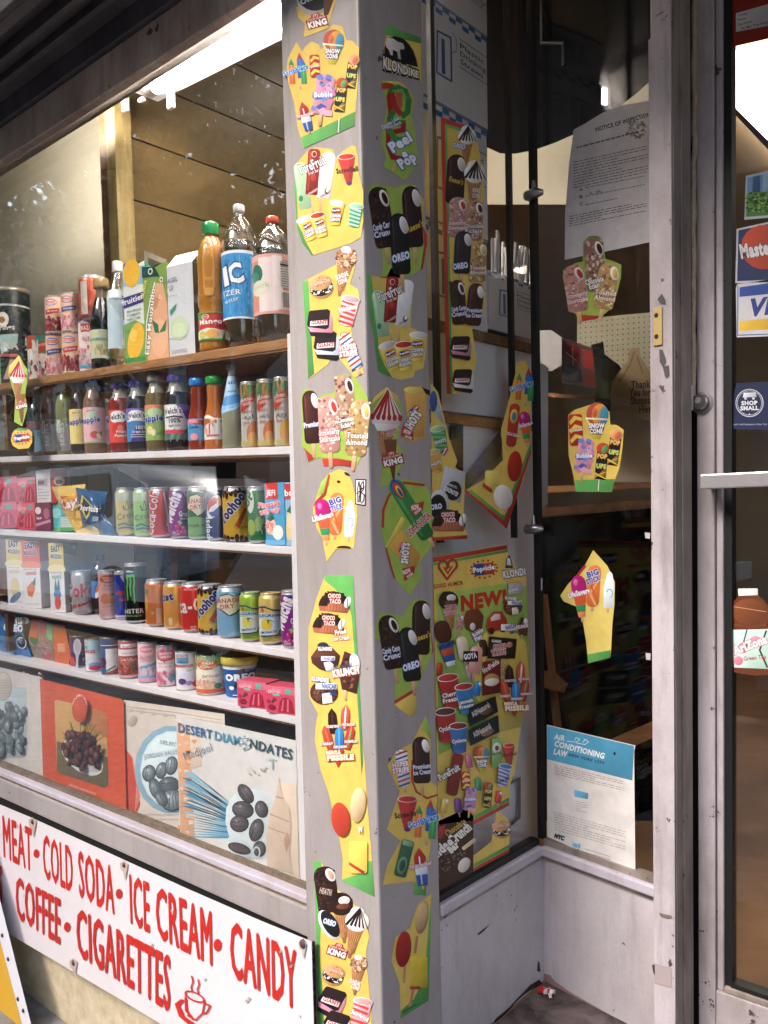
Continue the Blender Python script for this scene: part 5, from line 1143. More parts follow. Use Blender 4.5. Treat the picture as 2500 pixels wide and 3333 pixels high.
o, P = card('date_carton', 'cream date carton with grey date picture at the left edge', za([(-90, 20), (262, 105), (268, 745), (-90, 620)]), YB+.004, '#dcd3cb')
P.part('picture').z(0, 2150, .525); P.specks(100, 400, 170, 330, 300, 7, ['#d3cac0', '#e4dcd4'], seed=4, box=True).rr(-90, 165, 165, 605, 30, '#b9c8cc').poly([(-90, 230), (165, 230), (165, 300), (-90, 320)], '#c9d8dc').ell(22, 160, 50, 88, 0, '#d6cbc0').ring(22, 160, 50, 88, 3, '#9c9084')
rg = random.Random(2)
for k in range(52):
    x, y = rg.uniform(-70, 145), rg.uniform(285, 570)
    date(P, x, y, rg.uniform(16, 20), rg.uniform(30, 42), rg.uniform(-15, 15), '#59666a', rg.choice(['#7d8a8e', '#93a0a4', '#6a777b']))
P.para(-20, 120, 60, 200, 6, '#b3a79c', 4, 2); P.flush()
o, P = card('date_carton', 'orange date carton with a plate of brown dates', za([(247, 112), (752, 238), (766, 255), (785, 935), (775, 947), (268, 745)]), YB, '#cf5636')
P.part('picture').z(0, 2150, .525)
for pts in ([(250, 255), (400, 270), (520, 300)], [(560, 330), (680, 345), (768, 360)], [(300, 430), (258, 470)], [(660, 500), (770, 530)], [(690, 740), (780, 752)]): P.line(pts, 2.5, '#bb4a32')
P.poly([(338, 250), (350, 242), (640, 315), (662, 340), (672, 770), (650, 790), (370, 700), (352, 680)], '#c79a62').poly([(352, 500), (668, 600), (672, 770), (650, 790), (370, 700), (352, 680)], '#6a5f42').poly([(520, 290), (640, 315), (660, 340), (664, 480), (560, 430)], '#b7774c')
P.up()
for k in range(26):
    a = rg.uniform(-2.6, -.5); P.line([(505+70*math.cos(a), 560+70*math.sin(a)), (505+rg.uniform(150, 220)*math.cos(a)*.8, 560+rg.uniform(150, 200)*math.sin(a))], 4, rg.choice(['#5d5a2c', '#7a7038', '#4a4a28']), True)
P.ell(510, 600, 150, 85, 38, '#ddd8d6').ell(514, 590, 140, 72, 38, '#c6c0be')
for k in range(64):
    a = 6.283*rg.random(); q_ = math.sqrt(rg.random()); u, v = q_*128*math.cos(a), q_*92*math.sin(a)
    x, y = 506+u*.81-v*.58, 566+u*.58+v*.81+(-14 if v < 0 else 0)
    date(P, x, y, 17, 30, rg.uniform(-28, 28), '#2e1413', rg.choice(['#5c302c', '#6b3c36', '#4d2523', '#7a4a42']))
P.part('badge').ell(494, 300, 48, 85, 0, '#c9553a').ring(494, 300, 40, 74, 3, '#a83f2a').ring(494, 300, 33, 64, 2, '#b5563c')
for k, ch in enumerate('ARAB JERICHO DATES'):
    a = math.radians(200+k*8.2); x, y = 494+45*math.cos(a), 300+80*math.sin(a)
    if ch != ' ': P.t(ch, x-4, y+2, x+4, y+3, 14, '#e6cabc', .01)
P.part('lettering').t('NATURAL DATES PRODUCT', 428, 775, 592, 835, 13, '#e9c3b2', .02); P.flush()
o, P = card('date_carton', 'pink edged date carton with blue oval, partly covered', zc([(3, 60), (525, 133), (530, 300), (300, 780), (10, 640)]), YB+.006, '#d8cbc0')
P.part('picture').z(400, 2240, .6303); P.poly([(3, 300), (50, 360), (90, 600), (60, 680), (10, 640)], '#cf4f3c').poly([(40, 330), (90, 560), (60, 650), (70, 500)], '#df8f7c')
P.line([(20, 95), (270, 125), (515, 165)], 3, '#a89c90').line([(20, 112), (270, 142), (515, 182)], 3, '#a89c90')
for x in range(40, 510, 60): P.ell(x, 110+x*.14, 14, 9, 0, '#c4b8ac', same=x > 40)
P.ell(50, 170, 22, 32, 30, '#b7a895').ell(250, 420, 190, 228, 0, '#86a8bb').ell(255, 420, 165, 200, 0, '#c9dadf').ell(255, 420, 158, 190, 0, '#d5e2e4')
for x, y, rx, ry, r in ((135, 440, 36, 45, 10), (200, 425, 30, 45, 15), (250, 400, 34, 50, 10), (170, 520, 33, 60, -20), (240, 500, 55, 45, 0), (255, 580, 60, 60, 0), (200, 570, 30, 45, -30)): date(P, x, y, rx, ry, r, '#3f484d', rg.choice(['#6f7b80', '#88949a', '#5f6a70']))
P.part('lettering').t('SELECTED', 190, 285, 330, 310, 20, '#93abb6', .01).t('JORDAN VALLEY', 110, 365, 300, 335, 24, '#93abb6', .01).para(100, 650, 290, 700, 3, '#b0a296', 4, 5); P.flush()
o, P = card('date_carton', 'white date carton lettered for desert dates, nearest the post', zc([(275, 138), (893, 270), (915, 1002), (297, 770)]), YB-.006, '#dad6d2')
P.part('picture').z(400, 2240, .6303); P.poly([(277, 170), (345, 200), (372, 800), (300, 768)], '#dba780').poly([(345, 200), (400, 260), (410, 400), (350, 420)], '#e2cdb9').specks(330, 500, 40, 280, 40, 18, ['#e6c3a0', '#d69a70', '#e9d5c2'], seed=8, box=True).poly([(800, 480), (895, 500), (912, 980), (820, 960)], '#dcc7b2')
P.up()
for k in range(22):
    y0 = 430+k*16; P.poly([(rg.uniform(290, 330), y0), (rg.uniform(335, 360), y0+3), (548, 590+k*8.5+7), (548, 590+k*8.5-4)], rg.choice(['#4d8fae', '#6fa9c2', '#3a7796', '#8fbdd0']), True)
P.ell(680, 700, 145, 190, -20, '#cdd6d8')
for x, y, rx, ry, r in ((635, 545, 58, 34, 55), (620, 628, 58, 46, 15), (602, 700, 50, 45, 0), (690, 733, 38, 62, 15), (716, 625, 34, 46, -15), (705, 830, 34, 42, 0)): date(P, x, y, rx, ry, r, '#2b2a2d', '#5b5659', '#3a3639')
P.poly([(530, 800), (545, 770), (640, 790), (675, 840), (660, 880), (560, 850)], '#c2cdd2').ell(602, 828, 62, 28, 18, '#2e2a2c').ell(597, 824, 50, 19, 18, '#4a3d3d').ring(690, 848, 17, 27, 7, '#bcc8cd')
P.poly([(790, 560), (800, 500), (806, 450), (812, 500), (825, 560), (860, 620), (870, 700), (860, 850), (880, 960), (745, 920), (740, 760), (760, 640)], '#cdb5a2').line([(760, 650), (860, 690)], 5, '#a8866f').line([(755, 720), (862, 760)], 5, '#a8866f').line([(790, 560), (830, 570)], 5, '#a8866f').poly([(830, 780), (850, 740), (865, 790), (845, 850)], '#b28a72').line([(770, 700), (850, 840)], 3, '#bfa28c')
P.specks(700, 430, 60, 25, 14, 8, ['#c9beb0', '#b5a898'], seed=3).poly([(740, 370), (770, 360), (800, 375), (775, 372), (778, 420), (770, 420), (768, 374)], '#a9c0ba')
P.part('lettering')
P.word('DESERT', (287, 226), (460, 262), (460, 218), (287, 180), '#3f6f9c', .03).word('DIAM', (475, 266), (607, 296), (607, 252), (475, 222), '#4f97b8', .03).word('NDATES', (655, 306), (872, 370), (876, 318), (658, 262), '#32525a', .03)
P.specks(632, 285, 22, 38, 60, 9, ['#b9bec2', '#8a9196', '#dfe2e4'], seed=5); P.t('Medjool', 322, 372, 465, 322, 45, '#6f8290', -.005); P.flush()

# ------------------------------------------------------------------ white plastic sign with red letters
YSG = 1.042
sg = empty('lettered_sign', 'white plastic sign with red food and drink lettering under the window', 'sign', loc=tuple(onY(500, 3100, YSG)))
b = MB(); ext(b, [(-150, 2556), (100, 2660), (300, 2751), (600, 2888), (850, 2997), (1014, 3064), (1024, 3420), (700, 3440), (400, 3258), (190, 3134), (28, 3039), (-150, 2935)], '#e4dcdd', mapY(YSG), .006)
b.build('panel', plain('white_sign_plastic', '#d2cacc', .35, noise=.07, nscale=6), sg)
P = Print(mapY(YSG-.0006), sg, 'print', 3e-5)
RED = '#bd261d'
top = lambda x: 2652+.461*x
bot = lambda x: 2781+.5256*x
for w, x0, x1 in (('MEAT', 8, 102), ('COLD', 138, 234), ('SODA', 254, 369), ('ICE', 421, 484), ('CREAM', 506, 687), ('CANDY', 748, 962)):
    P.part('lettering').word(w, (x0+5, bot(x0+5)), (x1+3, bot(x1+3)), (x1, top(x1)), (x0, top(x0)), RED, 0, .034)
for x, y, r in ((118, 2778, 9), (387, 2909, 10.5), (708, 3076, 13)): P.part('lettering_dot').ell(x, y, r, r*1.55, 0, RED)
t2 = lambda x: 2851+.523*(x-49); b2 = lambda x: 2989+.614*(x-56)
for w, x0, x1 in (('COFFEE', 49, 196), ('CIGARETTES', 247, 553)): P.part('lettering').word(w, (x0+6, b2(x0+6)), (x1-1, b2(x1-1)), (x1, t2(x1)), (x0, t2(x0)), RED, 0, .034)
P.part('lettering_dot').ell(218, 3017, 10, 16, 0, RED)
P.part('coffee_cup_print').z(0, 2150, .633)
P.line([(985, 1622), (992, 1650), (982, 1680), (990, 1705)], 7, RED).line([(1018, 1640), (1024, 1665), (1014, 1690), (1020, 1712)], 7, RED)
P.ring(1000, 1728, 52, 20, 8, RED, rot=25).poly([(948, 1715), (960, 1740), (965, 1800), (1000, 1845), (990, 1850), (950, 1800)], RED).line([(1052, 1750), (1040, 1815), (1005, 1848), (965, 1825)], 8, RED).line([(1050, 1762), (1080, 1775), (1060, 1815), (1040, 1812)], 9, RED)
P.poly([(898, 1765), (930, 1740), (950, 1745), (925, 1775), (950, 1830), (1010, 1872), (1070, 1890), (1060, 1905), (990, 1890), (920, 1830)], RED)
P.part('side_cup_print').poly([(-20, 1060), (6, 1055), (10, 1090), (0, 1120), (8, 1150), (12, 1250), (-20, 1260)], '#b3241c').poly([(-20, 1080), (0, 1078), (0, 1240), (-20, 1245)], '#e4dcdd')
P.z(0, 0, 1)
for px, py in ((105, 2675), (403, 2816), (984, 3073), (238, 3134)):
    P.part('rust_run').poly([(px-13, py-6), (px, py-15), (px+13, py-4), (px+11, py+14), (px+4, py+rg.uniform(30, 60)), (px-2, py+22), (px-10, py+14)], '#b8a598')
for k in range(16):
    px = rg.uniform(20, 980); py = top(px)-rg.uniform(-60, 12)+rg.choice((0, 0, 200)); P.part('dirt_spot').ell(px, py, rg.uniform(1.5, 5), rg.uniform(2, 7), rg.uniform(0, 90), rg.choice(['#b0a49e', '#8f827c', '#c2b8b4']), 8)
P.flush()
for px, py, r in ((105, 2675, 8), (403, 2816, 8), (984, 3073, 14), (238, 3134, 9)):
    c = onY(px, py, YSG-.004); rr_ = r*depth(c)/CF
    b = MB(); b.grid([[(c[0]+q*rr_*math.cos(6.283*k/12), YSG-y, c[2]+q*rr_*1.1*math.sin(6.283*k/12)) for k in range(12)] for q, y in ((1, .0008), (.9, .005), (.45, .007), (.01, .0072))], '#4a3a34', True); b.build('bolt', 'matte', sg)
# frayed edge cloth behind the sign end
cl = empty('black_netting', 'frayed black netting hanging beside the sign and the post', 'netting', loc=tuple(onY(1022, 3300, 1.05)))
b = MB(); rgn = random.Random(8)
L_ = [(1016, 3062)]+[(1018+rgn.uniform(-3, 3)+k*.4, 3075+k*12) for k in range(24)]; R_ = [(1030, 3360), (1026, 3064)]
ext(b, L_+R_, '#1a1817', mapY(1.049), .003); b.build('cloth', 'matte', cl)

# sandwich board at the bottom left
sb = empty('sandwich_board', 'white edged yellow sandwich board at the bottom left corner', 'sign', loc=tuple(onY(0, 3300, 1.0)))
zd = lambda L: [(x*.633, 2150+y*.633) for x, y in L]
b = MB(); ext(b, zd([(-160, 700), (0, 1230), (160, 1869), (190, 2000), (-160, 2000)]), '#d9d6dc', mapY(1.0), .02); b.build('board', 'tin', sb)
P = Print(mapY(.9994), sb, 'tin', 4e-5); P.part('yellow_face').poly(zd([(-160, 880), (0, 1440), (112, 1869), (150, 2000), (-160, 2000)]), '#cf9f28'); P.flush()
for x, y in ((12, 1413), (42, 1535), (92, 1740), (120, 1800)):
    p = onY(x*.633, 2150+y*.633, .999); b = MB(); b.grid([[(p[0]+q*math.cos(6.283*k/10), .9996-yy, p[2]+q*math.sin(6.283*k/10)) for k in range(10)] for q, yy in ((.006, 0), (.005, .003), (.0001, .0035))], '#2b2030', True); b.build('rivet', 'gloss', sb)
# ------------------------------------------------------------------ ice cream pictures (all flat print)
YE, GR, LM, RD, CH = '#d9ba5c', '#5a9c52', '#9bb34f', '#ab372c', '#241310'
WH = '#e6ddd8'
def stick(P, x, y0, y1, w=9): P.rr(x-w/2, y0, x+w/2, y1, w*.45, '#cfa27c')
def bar(P, x, y, k, rot, col, core='#e9e1da', spk=None, st=True, words=None, wc='#ece4e4', wo='#3f5f9a', bite=True, inner=None, ky=None):
    """ice cream bar on a stick, 100 units tall"""
    P.part('ice_cream_bar_print').push(x, y, k, rot, ky)
    if st: stick(P, 0, 40, 78)
    P.rr(-23, -50, 23, 50, 20, col, rb=9)
    if spk: P.specks(0, 0, 21, 46, 85, 4.5, spk, seed=int(x+y), box=True)
    else:
        for i in range(3): P.rr(-19+i*2, -46+i*3, 8-i*7, 46-i*6, 13-i*4, tuple(min(1, c*(1.15+.22*i)+.002*(i+1)) for c in hx(col)))
        P.rr(-16, -40, -13, 20, 1.5, tuple(min(1, c*2.4+.03) for c in hx(col)))
    if bite:
        P.ell(13, -30, 9.5, 15, -22, WH)
        if inner: P.ell(14, -30, 5.5, 10.5, -20, inner)
        else: P.ell(13.5, -30, 8, 13, -22, core)
    P.pop()
    if words:
        P.part('lettering').push(x, y, k, rot, ky)
        for i, w in enumerate(words): P.t(w, -22, 20+i*12, 24, 17+i*12, 10, wc, .03, wo, .06)
        P.pop()
CR = ['#c9a39a', '#b5837a', '#8f5f58', '#e0c6ba']
AL = ['#c9a878', '#a8804f', '#e0caa4', '#8a6238']
EC = ['#c0a08c', '#8f6a58', '#6a4638', '#dcc6b4']
CK = ['#3a231d', '#17100e', '#4a2f26', '#2a1814']
def cone(P, x, y, k, rot, kind):
    P.part('ice_cream_cone_print').push(x, y, k, rot)
    P.poly([(-21, -5), (21, -5), (3, 75), (-3, 75)], '#a8754a')
    P.up()
    for i in range(6): P.line([(-18+i*7, -4), (-2+i*2.2, 60)], 1.6, '#8a5a36', True); P.line([(18-i*7, -4), (2-i*2.2, 60)], 1.6, '#c08d5e', True)
    if kind == 'nut': P.ell(0, -25, 27, 28, 0, '#8f5f48').specks(0, -25, 26, 27, 110, 5, ['#c9a07c', '#6a3f30', '#a87a5a', '#dcc0a0'], seed=3).ell(-3, -46, 13, 9, 0, '#eadfd8')
    elif kind == 'swirl':
        P.ell(0, -20, 30, 26, 0, '#efe6e2').ell(-4, -40, 18, 16, 0, '#e6dcd6'); P.up()
        for i in range(6): P.poly([(0, -56), (-28+i*11, -8), (-22+i*11, -4), (3, -52)], '#231412', True)
    elif kind == 'berry':
        P.poly([(0, -62), (30, -8), (26, 8), (-26, 8), (-30, -8)], '#e6cfcb').ell(0, -2, 28, 12, 0, '#e6cfcb'); P.up()
        for i in range(6): a = -26+i*10.4; P.poly([(0, -60), (a-2.5, -8), (a+3, -4), (2, -55)], '#a82a26', True); P.ell(a, -6, 4, 6, 0, '#a82a26', same=True)
        P.poly([(-24, 6), (24, 6), (18, 20), (-16, 20)], '#e9dcd6')
    elif kind == 'choc':
        P.ell(0, -20, 29, 28, 0, '#2a1613').ell(-8, -36, 14, 12, 0, '#1d0f0d').ell(8, -28, 14, 10, 0, '#e3d9d2').ell(4, -14, 16, 7, 0, '#6a3a2a')
    P.pop()
def king(P, x, y, k, rot):
    P.part('brand_lettering').push(x, y, k, rot); P.poly([(-46, -14), (-20, -22), (-14, -34), (14, -34), (20, -22), (46, -14), (44, 26), (-44, 26)], RD).rr(-42, -12, 42, 22, 5, '#7f1d16')
    P.t('GOOD HUMOR', -38, -8, 38, -8, 8, '#e9d2c8', .02).t('KING', -38, 20, 38, 20, 24, '#f0e9e6', .06, '#4a0f0b', .05)
    P.ring(-4, -24, 5.5, 6, 2.4, '#e9d2c8', 120, 380).ring(4, -24, 5.5, 6, 2.4, '#e9d2c8', 160, 420).pop()
def popsicle(P, x, y, k, rot):
    P.part('brand_lettering').push(x, y, k, rot); P.up()
    for i in range(16): a = 6.283*i/16; P.ell(46*math.cos(a), 30*math.sin(a), 4, 4, 0, '#b8352a', 8, same=True)
    P.rr(-38, -20, 38, 20, 13, '#c23a2e').poly([(-38, -12), (-30, -20), (2, -20), (-4, 0), (2, 20), (-30, 20), (-38, 12)], '#233f86').t('Popsicle', -36, 8, 36, 3, 17, '#f0eaea', .06, '#1c2340', .05).pop()
def cup(P, x, y, k, rot, body, topc, word=None, swirl=None):
    P.part('ice_cream_cup_print').push(x, y, k, rot); P.poly([(-28, -35), (28, -35), (20, 45), (-20, 45)], body).ell(0, 44, 20, 6, 0, body)
    if swirl:
        P.up()
        for i in range(5): P.poly([(-26, -30+i*16), (22, -20+i*15), (20, -12+i*15), (-25, -22+i*16)], swirl, True)
    P.ell(0, -36, 30, 12, 0, WH).ell(0, -36, 27, 9.5, 0, topc); P.pop()
    if word:
        P.part('lettering').push(x, y, k, rot)
        for i, w in enumerate(word): P.t(w, -22, 18+i*15, 22, 14+i*15, 12, '#efe8e4', .05, '#2a2024', .06)
        P.pop()
def sandwich(P, x, y, k, rot, cream):
    P.part('ice_cream_sandwich_print').push(x, y, k, rot); P.poly([(-40, 12), (28, 40), (28, 54), (18, 60), (-38, 36)], '#1d1416').poly([(-40, 0), (24, 28), (40, -18), (42, 2), (30, 46), (-36, 24)], cream).poly([(-18, -40), (36, -30), (42, -22), (24, 26), (14, 30), (-38, 8), (-40, 0), (-24, -36)], '#241619').specks(2, -6, 28, 24, 12, 2, ['#3a272a'], seed=2).pop()
    P.part('lettering').push(x, y, k, rot); P.poly([(-26, -8), (26, 2), (22, 18), (-32, 6)], '#ece4e2').t('GIANT', -26, 3, 22, 13, 11, '#b8352e', .05).pop()
def cookie(P, x, y, k, rot):
    P.part('cookie_sandwich_print').push(x, y, k, rot); P.ell(0, 12, 42, 32, 0, '#b98a52').ell(0, 6, 42, 28, 0, '#14110f').specks(0, 10, 39, 22, 70, 5, ['#e6ddd6', '#14110f', '#ece4de'], seed=5).ell(0, -14, 42, 26, 0, '#cf9a66').specks(0, -16, 34, 18, 16, 3, ['#5a3320'], seed=6).pop()
    P.part('lettering').push(x, y, k, rot); P.t('Chocolate Chip', -34, -8, 34, -12, 12, '#eadcd2', .02, '#a8483a', .05).pop()
def stripes(P, x, y, k, rot):
    P.part('striped_pop_print').push(x, y, k, rot); stick(P, 0, 48, 66); P.rr(-16, -50, 16, 50, 14, '#e6dfe2'); P.up()
    for i in range(8): P.poly([(-16, -38+i*12), (16, -46+i*12), (16, -41+i*12), (-16, -33+i*12)], ('#b8382e', '#2f4f92')[i % 2], True)
    P.ring(0, -46, 9, 4, 2, '#b8382e').pop()
    P.part('lettering').push(x, y, k, 0); P.t('HYPER', -26, 0, 16, -6, 14, '#f0eaea', .05, '#b02a2a', .07).t('STRIPE', -26, 16, 18, 10, 14, '#f0eaea', .05, '#b02a2a', .07).pop()
def screwball(P, x, y, k, rot, txt=True):
    P.part('screw_cone_print').push(x, y, k, rot); P.poly([(-30, -40), (30, -40), (9, 50), (-9, 50)], '#c23a34').ell(0, 50, 9, 7, 0, '#6a2a6a').poly([(8, -36), (26, -36), (8, 40), (2, 40)], '#a82a2a').ell(0, -40, 30, 11, 0, '#e3c3bb').ell(0, -40, 26, 8.5, 0, '#c8352c').pop()
    if txt: P.part('lettering').push(x, y, k, 0).t('ScrewBall', -36, 18, 36, 8, 17, '#2a2420', .03); P.pop()
def crayons(P, x, y, k, rot):
    P.part('crayon_pop_print').push(x, y, k, rot)
    for dx, dy, c, t in ((14, -8, '#2c5fa8', '#b8382e'), (-14, 10, '#d8743a', '#3a8f4a'), (24, 12, '#3f9a54', '#3f6fb8')): P.poly([(dx-9, dy-26), (dx, dy-48), (dx+9, dy-26)], t).rect(dx-9, dy-26, dx+9, dy+36, c).rect(dx-2, dy-26, dx+2, dy+36, tuple(min(1, v*1.5) for v in hx(c)))
    stick(P, 10, 44, 66, 6); P.pop(); P.part('lettering').push(x, y, k, 0).t('Scribblers', -38, 22, 40, -4, 17, '#2f86c8', .05, '#eaeaf0', .05); P.pop()
def rocket(P, x, y, k, rot, t='Firecracker'):
    P.part('rocket_pop_print').push(x, y, k, rot); stick(P, 0, 50, 66, 6); P.poly([(0, -55), (-16, -30), (-17, -6), (17, -6), (16, -30)], '#b02a26').rect(-17, -8, 17, 22, '#dde2ec').poly([(-17, 22), (17, 22), (14, 54), (-14, 54)], '#2450a0').rect(-4, -30, 0, 50, '#e8e0e6').pop()
    if t: P.part('lettering').push(x, y, k, 0).t(t, -30, 8, 32, -8, 13, '#e8d8dc', .04, '#b8323a', .06); P.pop()
def snowcone(P, x, y, k, rot):
    P.part('snow_cone_print').push(x, y, k, rot); P.poly([(-32, -8), (32, -8), (12, 52), (-10, 52)], '#d6c23f').poly([(-24, 14), (24, 14), (17, 38), (-16, 38)], '#2a1b2a').ell(0, -22, 32, 34, 0, '#a84a36').ell(8, -20, 24, 32, 0, '#c98a3a').ell(20, -18, 13, 28, 0, '#3f7f9a').ell(-8, -26, 8, 14, 0, '#c86a4a').rect(-33, -10, 33, -5, '#e6dfc6').pop()
    P.part('lettering').push(x, y, k, rot).t('SNOW', -22, 20, 22, 18, 14, '#e9e6ea', .06, '#1c1420', .06).t('CONE', -18, 36, 18, 34, 14, '#e9e6ea', .06, '#1c1420', .06); P.pop()
def cotton(P, x, y, k, rot):
    P.part('swirl_bar_print').push(x, y, k, rot); P.rr(-24, -55, 24, 55, 10, '#b0262a'); P.up()
    for i, yy in enumerate((-38, -8, 26)): P.poly([(-22, yy+8), (-4, yy-12), (22, yy-4), (22, yy+8), (2, yy+2), (-18, yy+20)], '#e0cf5a', True)
    P.pop(); P.part('lettering').push(x, y, k, rot).t('Cotton', -22, 6, 22, 2, 10, '#efe4e4', .05, '#8f1c24', .06); P.pop()
def bubble(P, x, y, k, rot):
    P.part('marbled_bar_print').push(x, y, k, rot); stick(P, 0, 46, 80); P.rr(-23, -50, 23, 50, 14, '#c98aa0', rb=6).specks(0, 0, 20, 46, 26, 12, ['#4a63b0', '#6a84c8', '#c97f9a', '#3f55a0', '#d8a0b4'], seed=7, box=True).pop(); P.part('lettering').push(x, y, k, rot).t('Bubble', -22, 10, 22, 2, 13, '#e9e9f2', .04, '#3f6fb8', .05); P.pop()
def popup(P, x, y, k, rot, topc):
    P.part('push_up_pop_print').push(x, y, k, rot); P.poly([(-17, -28), (17, -28), (17, 56), (-17, 56)], '#171113'); P.up()
    for i in range(6): P.poly([(-17, 56-i*4), (17, 16+i*7), (17, 19+i*7), (-17, 58-i*3)], ('#c8503a', '#3f8f4a', '#d8b43a')[i % 3], True)
    P.ell(0, -38, 20, 17, 0, topc).ell(5, -36, 8, 13, 20, '#4f9a54' if topc != '#d89a6a' else '#c86a42'); P.pop()
    P.part('lettering').push(x, y, k, rot).t('POP', -14, -8, 14, -8, 13, '#d8c86a', .05, '#b8402e', .08).t('UPS', -14, 22, 14, 22, 13, '#d8c86a', .05, '#3f8f4a', .08); P.pop()
def bigstick(P, x, y, k):
    P.part('orange_pop_print').push(x, y, k, 4); stick(P, 0, 46, 66); P.rr(-17, -55, 17, 55, 16, '#d8743f').line([(-10, -40), (8, -10), (-8, 20), (8, 48)], 6, '#e6a06a').line([(10, -45), (-6, 0), (10, 35)], 4, '#c25a2e').pop(); P.part('lettering').push(x, y, k, 0).t('BIG', -14, -22, 14, -32, 15, '#2f4f9a', .05, '#e6e2ea', .06).t('STICK', -16, -4, 18, -16, 14, '#2f4f9a', .05, '#e6e2ea', .06); P.pop()
def lifesaver(P, x, y, k):
    P.part('layered_pop_print').push(x, y, k, -6); stick(P, 0, 50, 70, 6); P.poly([(-19, -20), (19, -20), (9, 55), (-9, 55)], '#d85a3a').poly([(-13, 24), (13, 24), (10, 42), (-10, 42)], '#2f8f56').poly([(-10, 42), (10, 42), (8, 56), (-8, 56)], '#e08a52').ell(0, -28, 20, 26, 0, '#b01a70').rect(-20, -28, 20, -4, '#b01a70').ell(-7, -36, 6, 9, 0, '#e07ab4').pop(); P.part('lettering').push(x, y, k, 0).t('LifeSavers', -28, 6, 26, -8, 14, '#efeaf2', .06, '#8a2a5a', .05); P.pop()
def whitepop(P, x, y, k):
    P.part('white_pop_print').push(x, y, k, 3); stick(P, 0, 50, 70, 6); P.poly([(-14, 55), (-17, -10), (-8, -52), (0, -60), (8, -52), (17, -10), (14, 55)], '#dfe6ea').ring(2, 10, 9, 14, 3, '#5fa8c8', 200, 420).pop()
def taco(P, x, y, k, rot, end=True):
    P.part('ice_cream_taco_print').push(x, y, k, rot); P.ell(0, 10, 46, 46, 0, '#2a1a18', 16, 180, 360).specks(0, -14, 42, 22, 50, 6, ['#3a2825', '#1a100f', '#4a342f'], seed=4).poly([(-46, 10), (46, 10), (40, 24), (-40, 24)], '#9a5a42').poly([(-22, 10), (-8, -8), (40, 0), (44, 18), (-24, 22)], '#a8664a'); P.up()
    for i in range(7): P.line([(-18+i*9, -6), (-20+i*9, 20)], 1.5, '#7a4030', True)
    if end: P.ell(38, -8, 9, 17, 15, '#e3dad2').line([(36, -20), (40, 4)], 2, '#2a1a18')
    P.pop(); P.part('lettering').push(x, y, k, rot).t('CHOCO', -20, -16, 16, -18, 12, '#e9dcd6', .04, '#b8402e', .09).t('TACO', -14, 0, 18, -2, 13, '#e9dcd6', .04, '#b8402e', .09); P.pop()
def klon(P, x, y, k, kind):
    P.part('chocolate_block_print').push(x, y, k, 0)
    if kind == 0: P.poly([(-46, 0), (-24, -30), (16, -34), (46, -4), (40, 24), (4, 46), (-20, 38), (-42, 20)], '#4a2a22').poly([(-46, 0), (-24, -30), (16, -34), (46, -4), (0, 6)], '#5f382c').poly([(-6, 18), (14, 14), (26, 24), (24, 40), (2, 46)], '#c9d0d8')
    elif kind == 1: P.poly([(-8, -50), (14, -40), (26, 10), (20, 50), (-14, 40), (-22, 0)], '#4a2a22').specks(2, 0, 16, 40, 40, 4, ['#6a4032', '#8a5a44', '#2f1914'], seed=2).ell(16, -22, 12, 22, -10, '#c9d0d8'); stick(P, -6, 42, 66, 6)
    else: P.ell(0, 8, 44, 38, 0, '#4a2a22').specks(0, 8, 40, 34, 60, 6, ['#6a4032', '#8a5a44', '#2f1914'], seed=3).poly([(-6, 12), (22, 8), (28, 40), (-4, 44)], '#e3dacb')
    P.pop(); P.part('lettering').push(x, y, k, 0)
    if kind == 0: P.ell(-8, -34, 18, 12, 0, '#22304f', 14, 180, 360).t('KLONDIKE', -22, -20, 20, -20, 11, '#efeaea', .06, '#22304f', .06).rr(-14, -2, 30, 12, 2, '#e6e2e2').t('NASCAR', -4, 9, 28, 11, 9, '#3a5aa0', .05)
    elif kind == 1: P.t('KRUNCH', -34, 12, 26, 2, 17, '#efe6e2', .06, '#b8402e', .06).t('KLONDIKE', -30, -8, 10, -12, 9, '#3a4a6a', .03)
    else: P.t('KLONDIKE', -38, -30, 14, -24, 13, '#efeaea', .06, '#3a4a6a', .06).rr(-26, -22, 40, -2, 2, '#e6e2e2').t('NASCAR', -6, -6, 38, -3, 15, '#3a5aa0', .05).t('BAR', 18, 16, 36, 17, 14, '#2f4f8a', .03)
    P.pop()
def missile(P, x, y, k):
    P.part('missile_pop_print').push(x, y, k, 0)
    for dx, dy, r, c, c2 in ((-18, -74, -4, '#2a1512', '#4a2a20'), (24, -86, 4, '#c2503c', '#dfe4ee'), (-34, -18, -16, '#b8442e', '#c86a4a'), (4, -16, 0, '#2f78b8', '#5fa0d8'), (38, -20, 12, '#b8382e', '#5aa06a')): P.push(dx, dy, 1, r).poly([(0, -44), (13, -26), (15, 4), (10, 40), (-10, 40), (-15, 4), (-13, -26)], c).poly([(0, -40), (3, -20), (3, 36), (-3, 36), (-3, -20)], c2).pop()
    P.poly([(-30, 20), (20, 20), (8, 62), (0, 80), (-8, 62)], '#b8442e').pop()
    P.part('lettering').push(x, y, k, 0)
    for dx, dy, w in ((-18, -56, 'DOUBLE FUDGE'), (34, -62, 'FIRECRACKER'), (-38, 2, 'CHERRY'), (6, 12, 'EXPLOSION'), (42, -6, 'WATERMELON')): P.t(w, dx-20, dy+4, dx+22, dy+2, 9, '#efe6e6', .04, '#8a2f3a', .07)
    P.t('MEGA', -38, 40, 10, 38, 16, '#efe2c8', .07, '#c0552a', .08).t('MISSILE', -34, 56, 52, 52, 18, '#efe2c8', .07, '#c0552a', .08).pop()

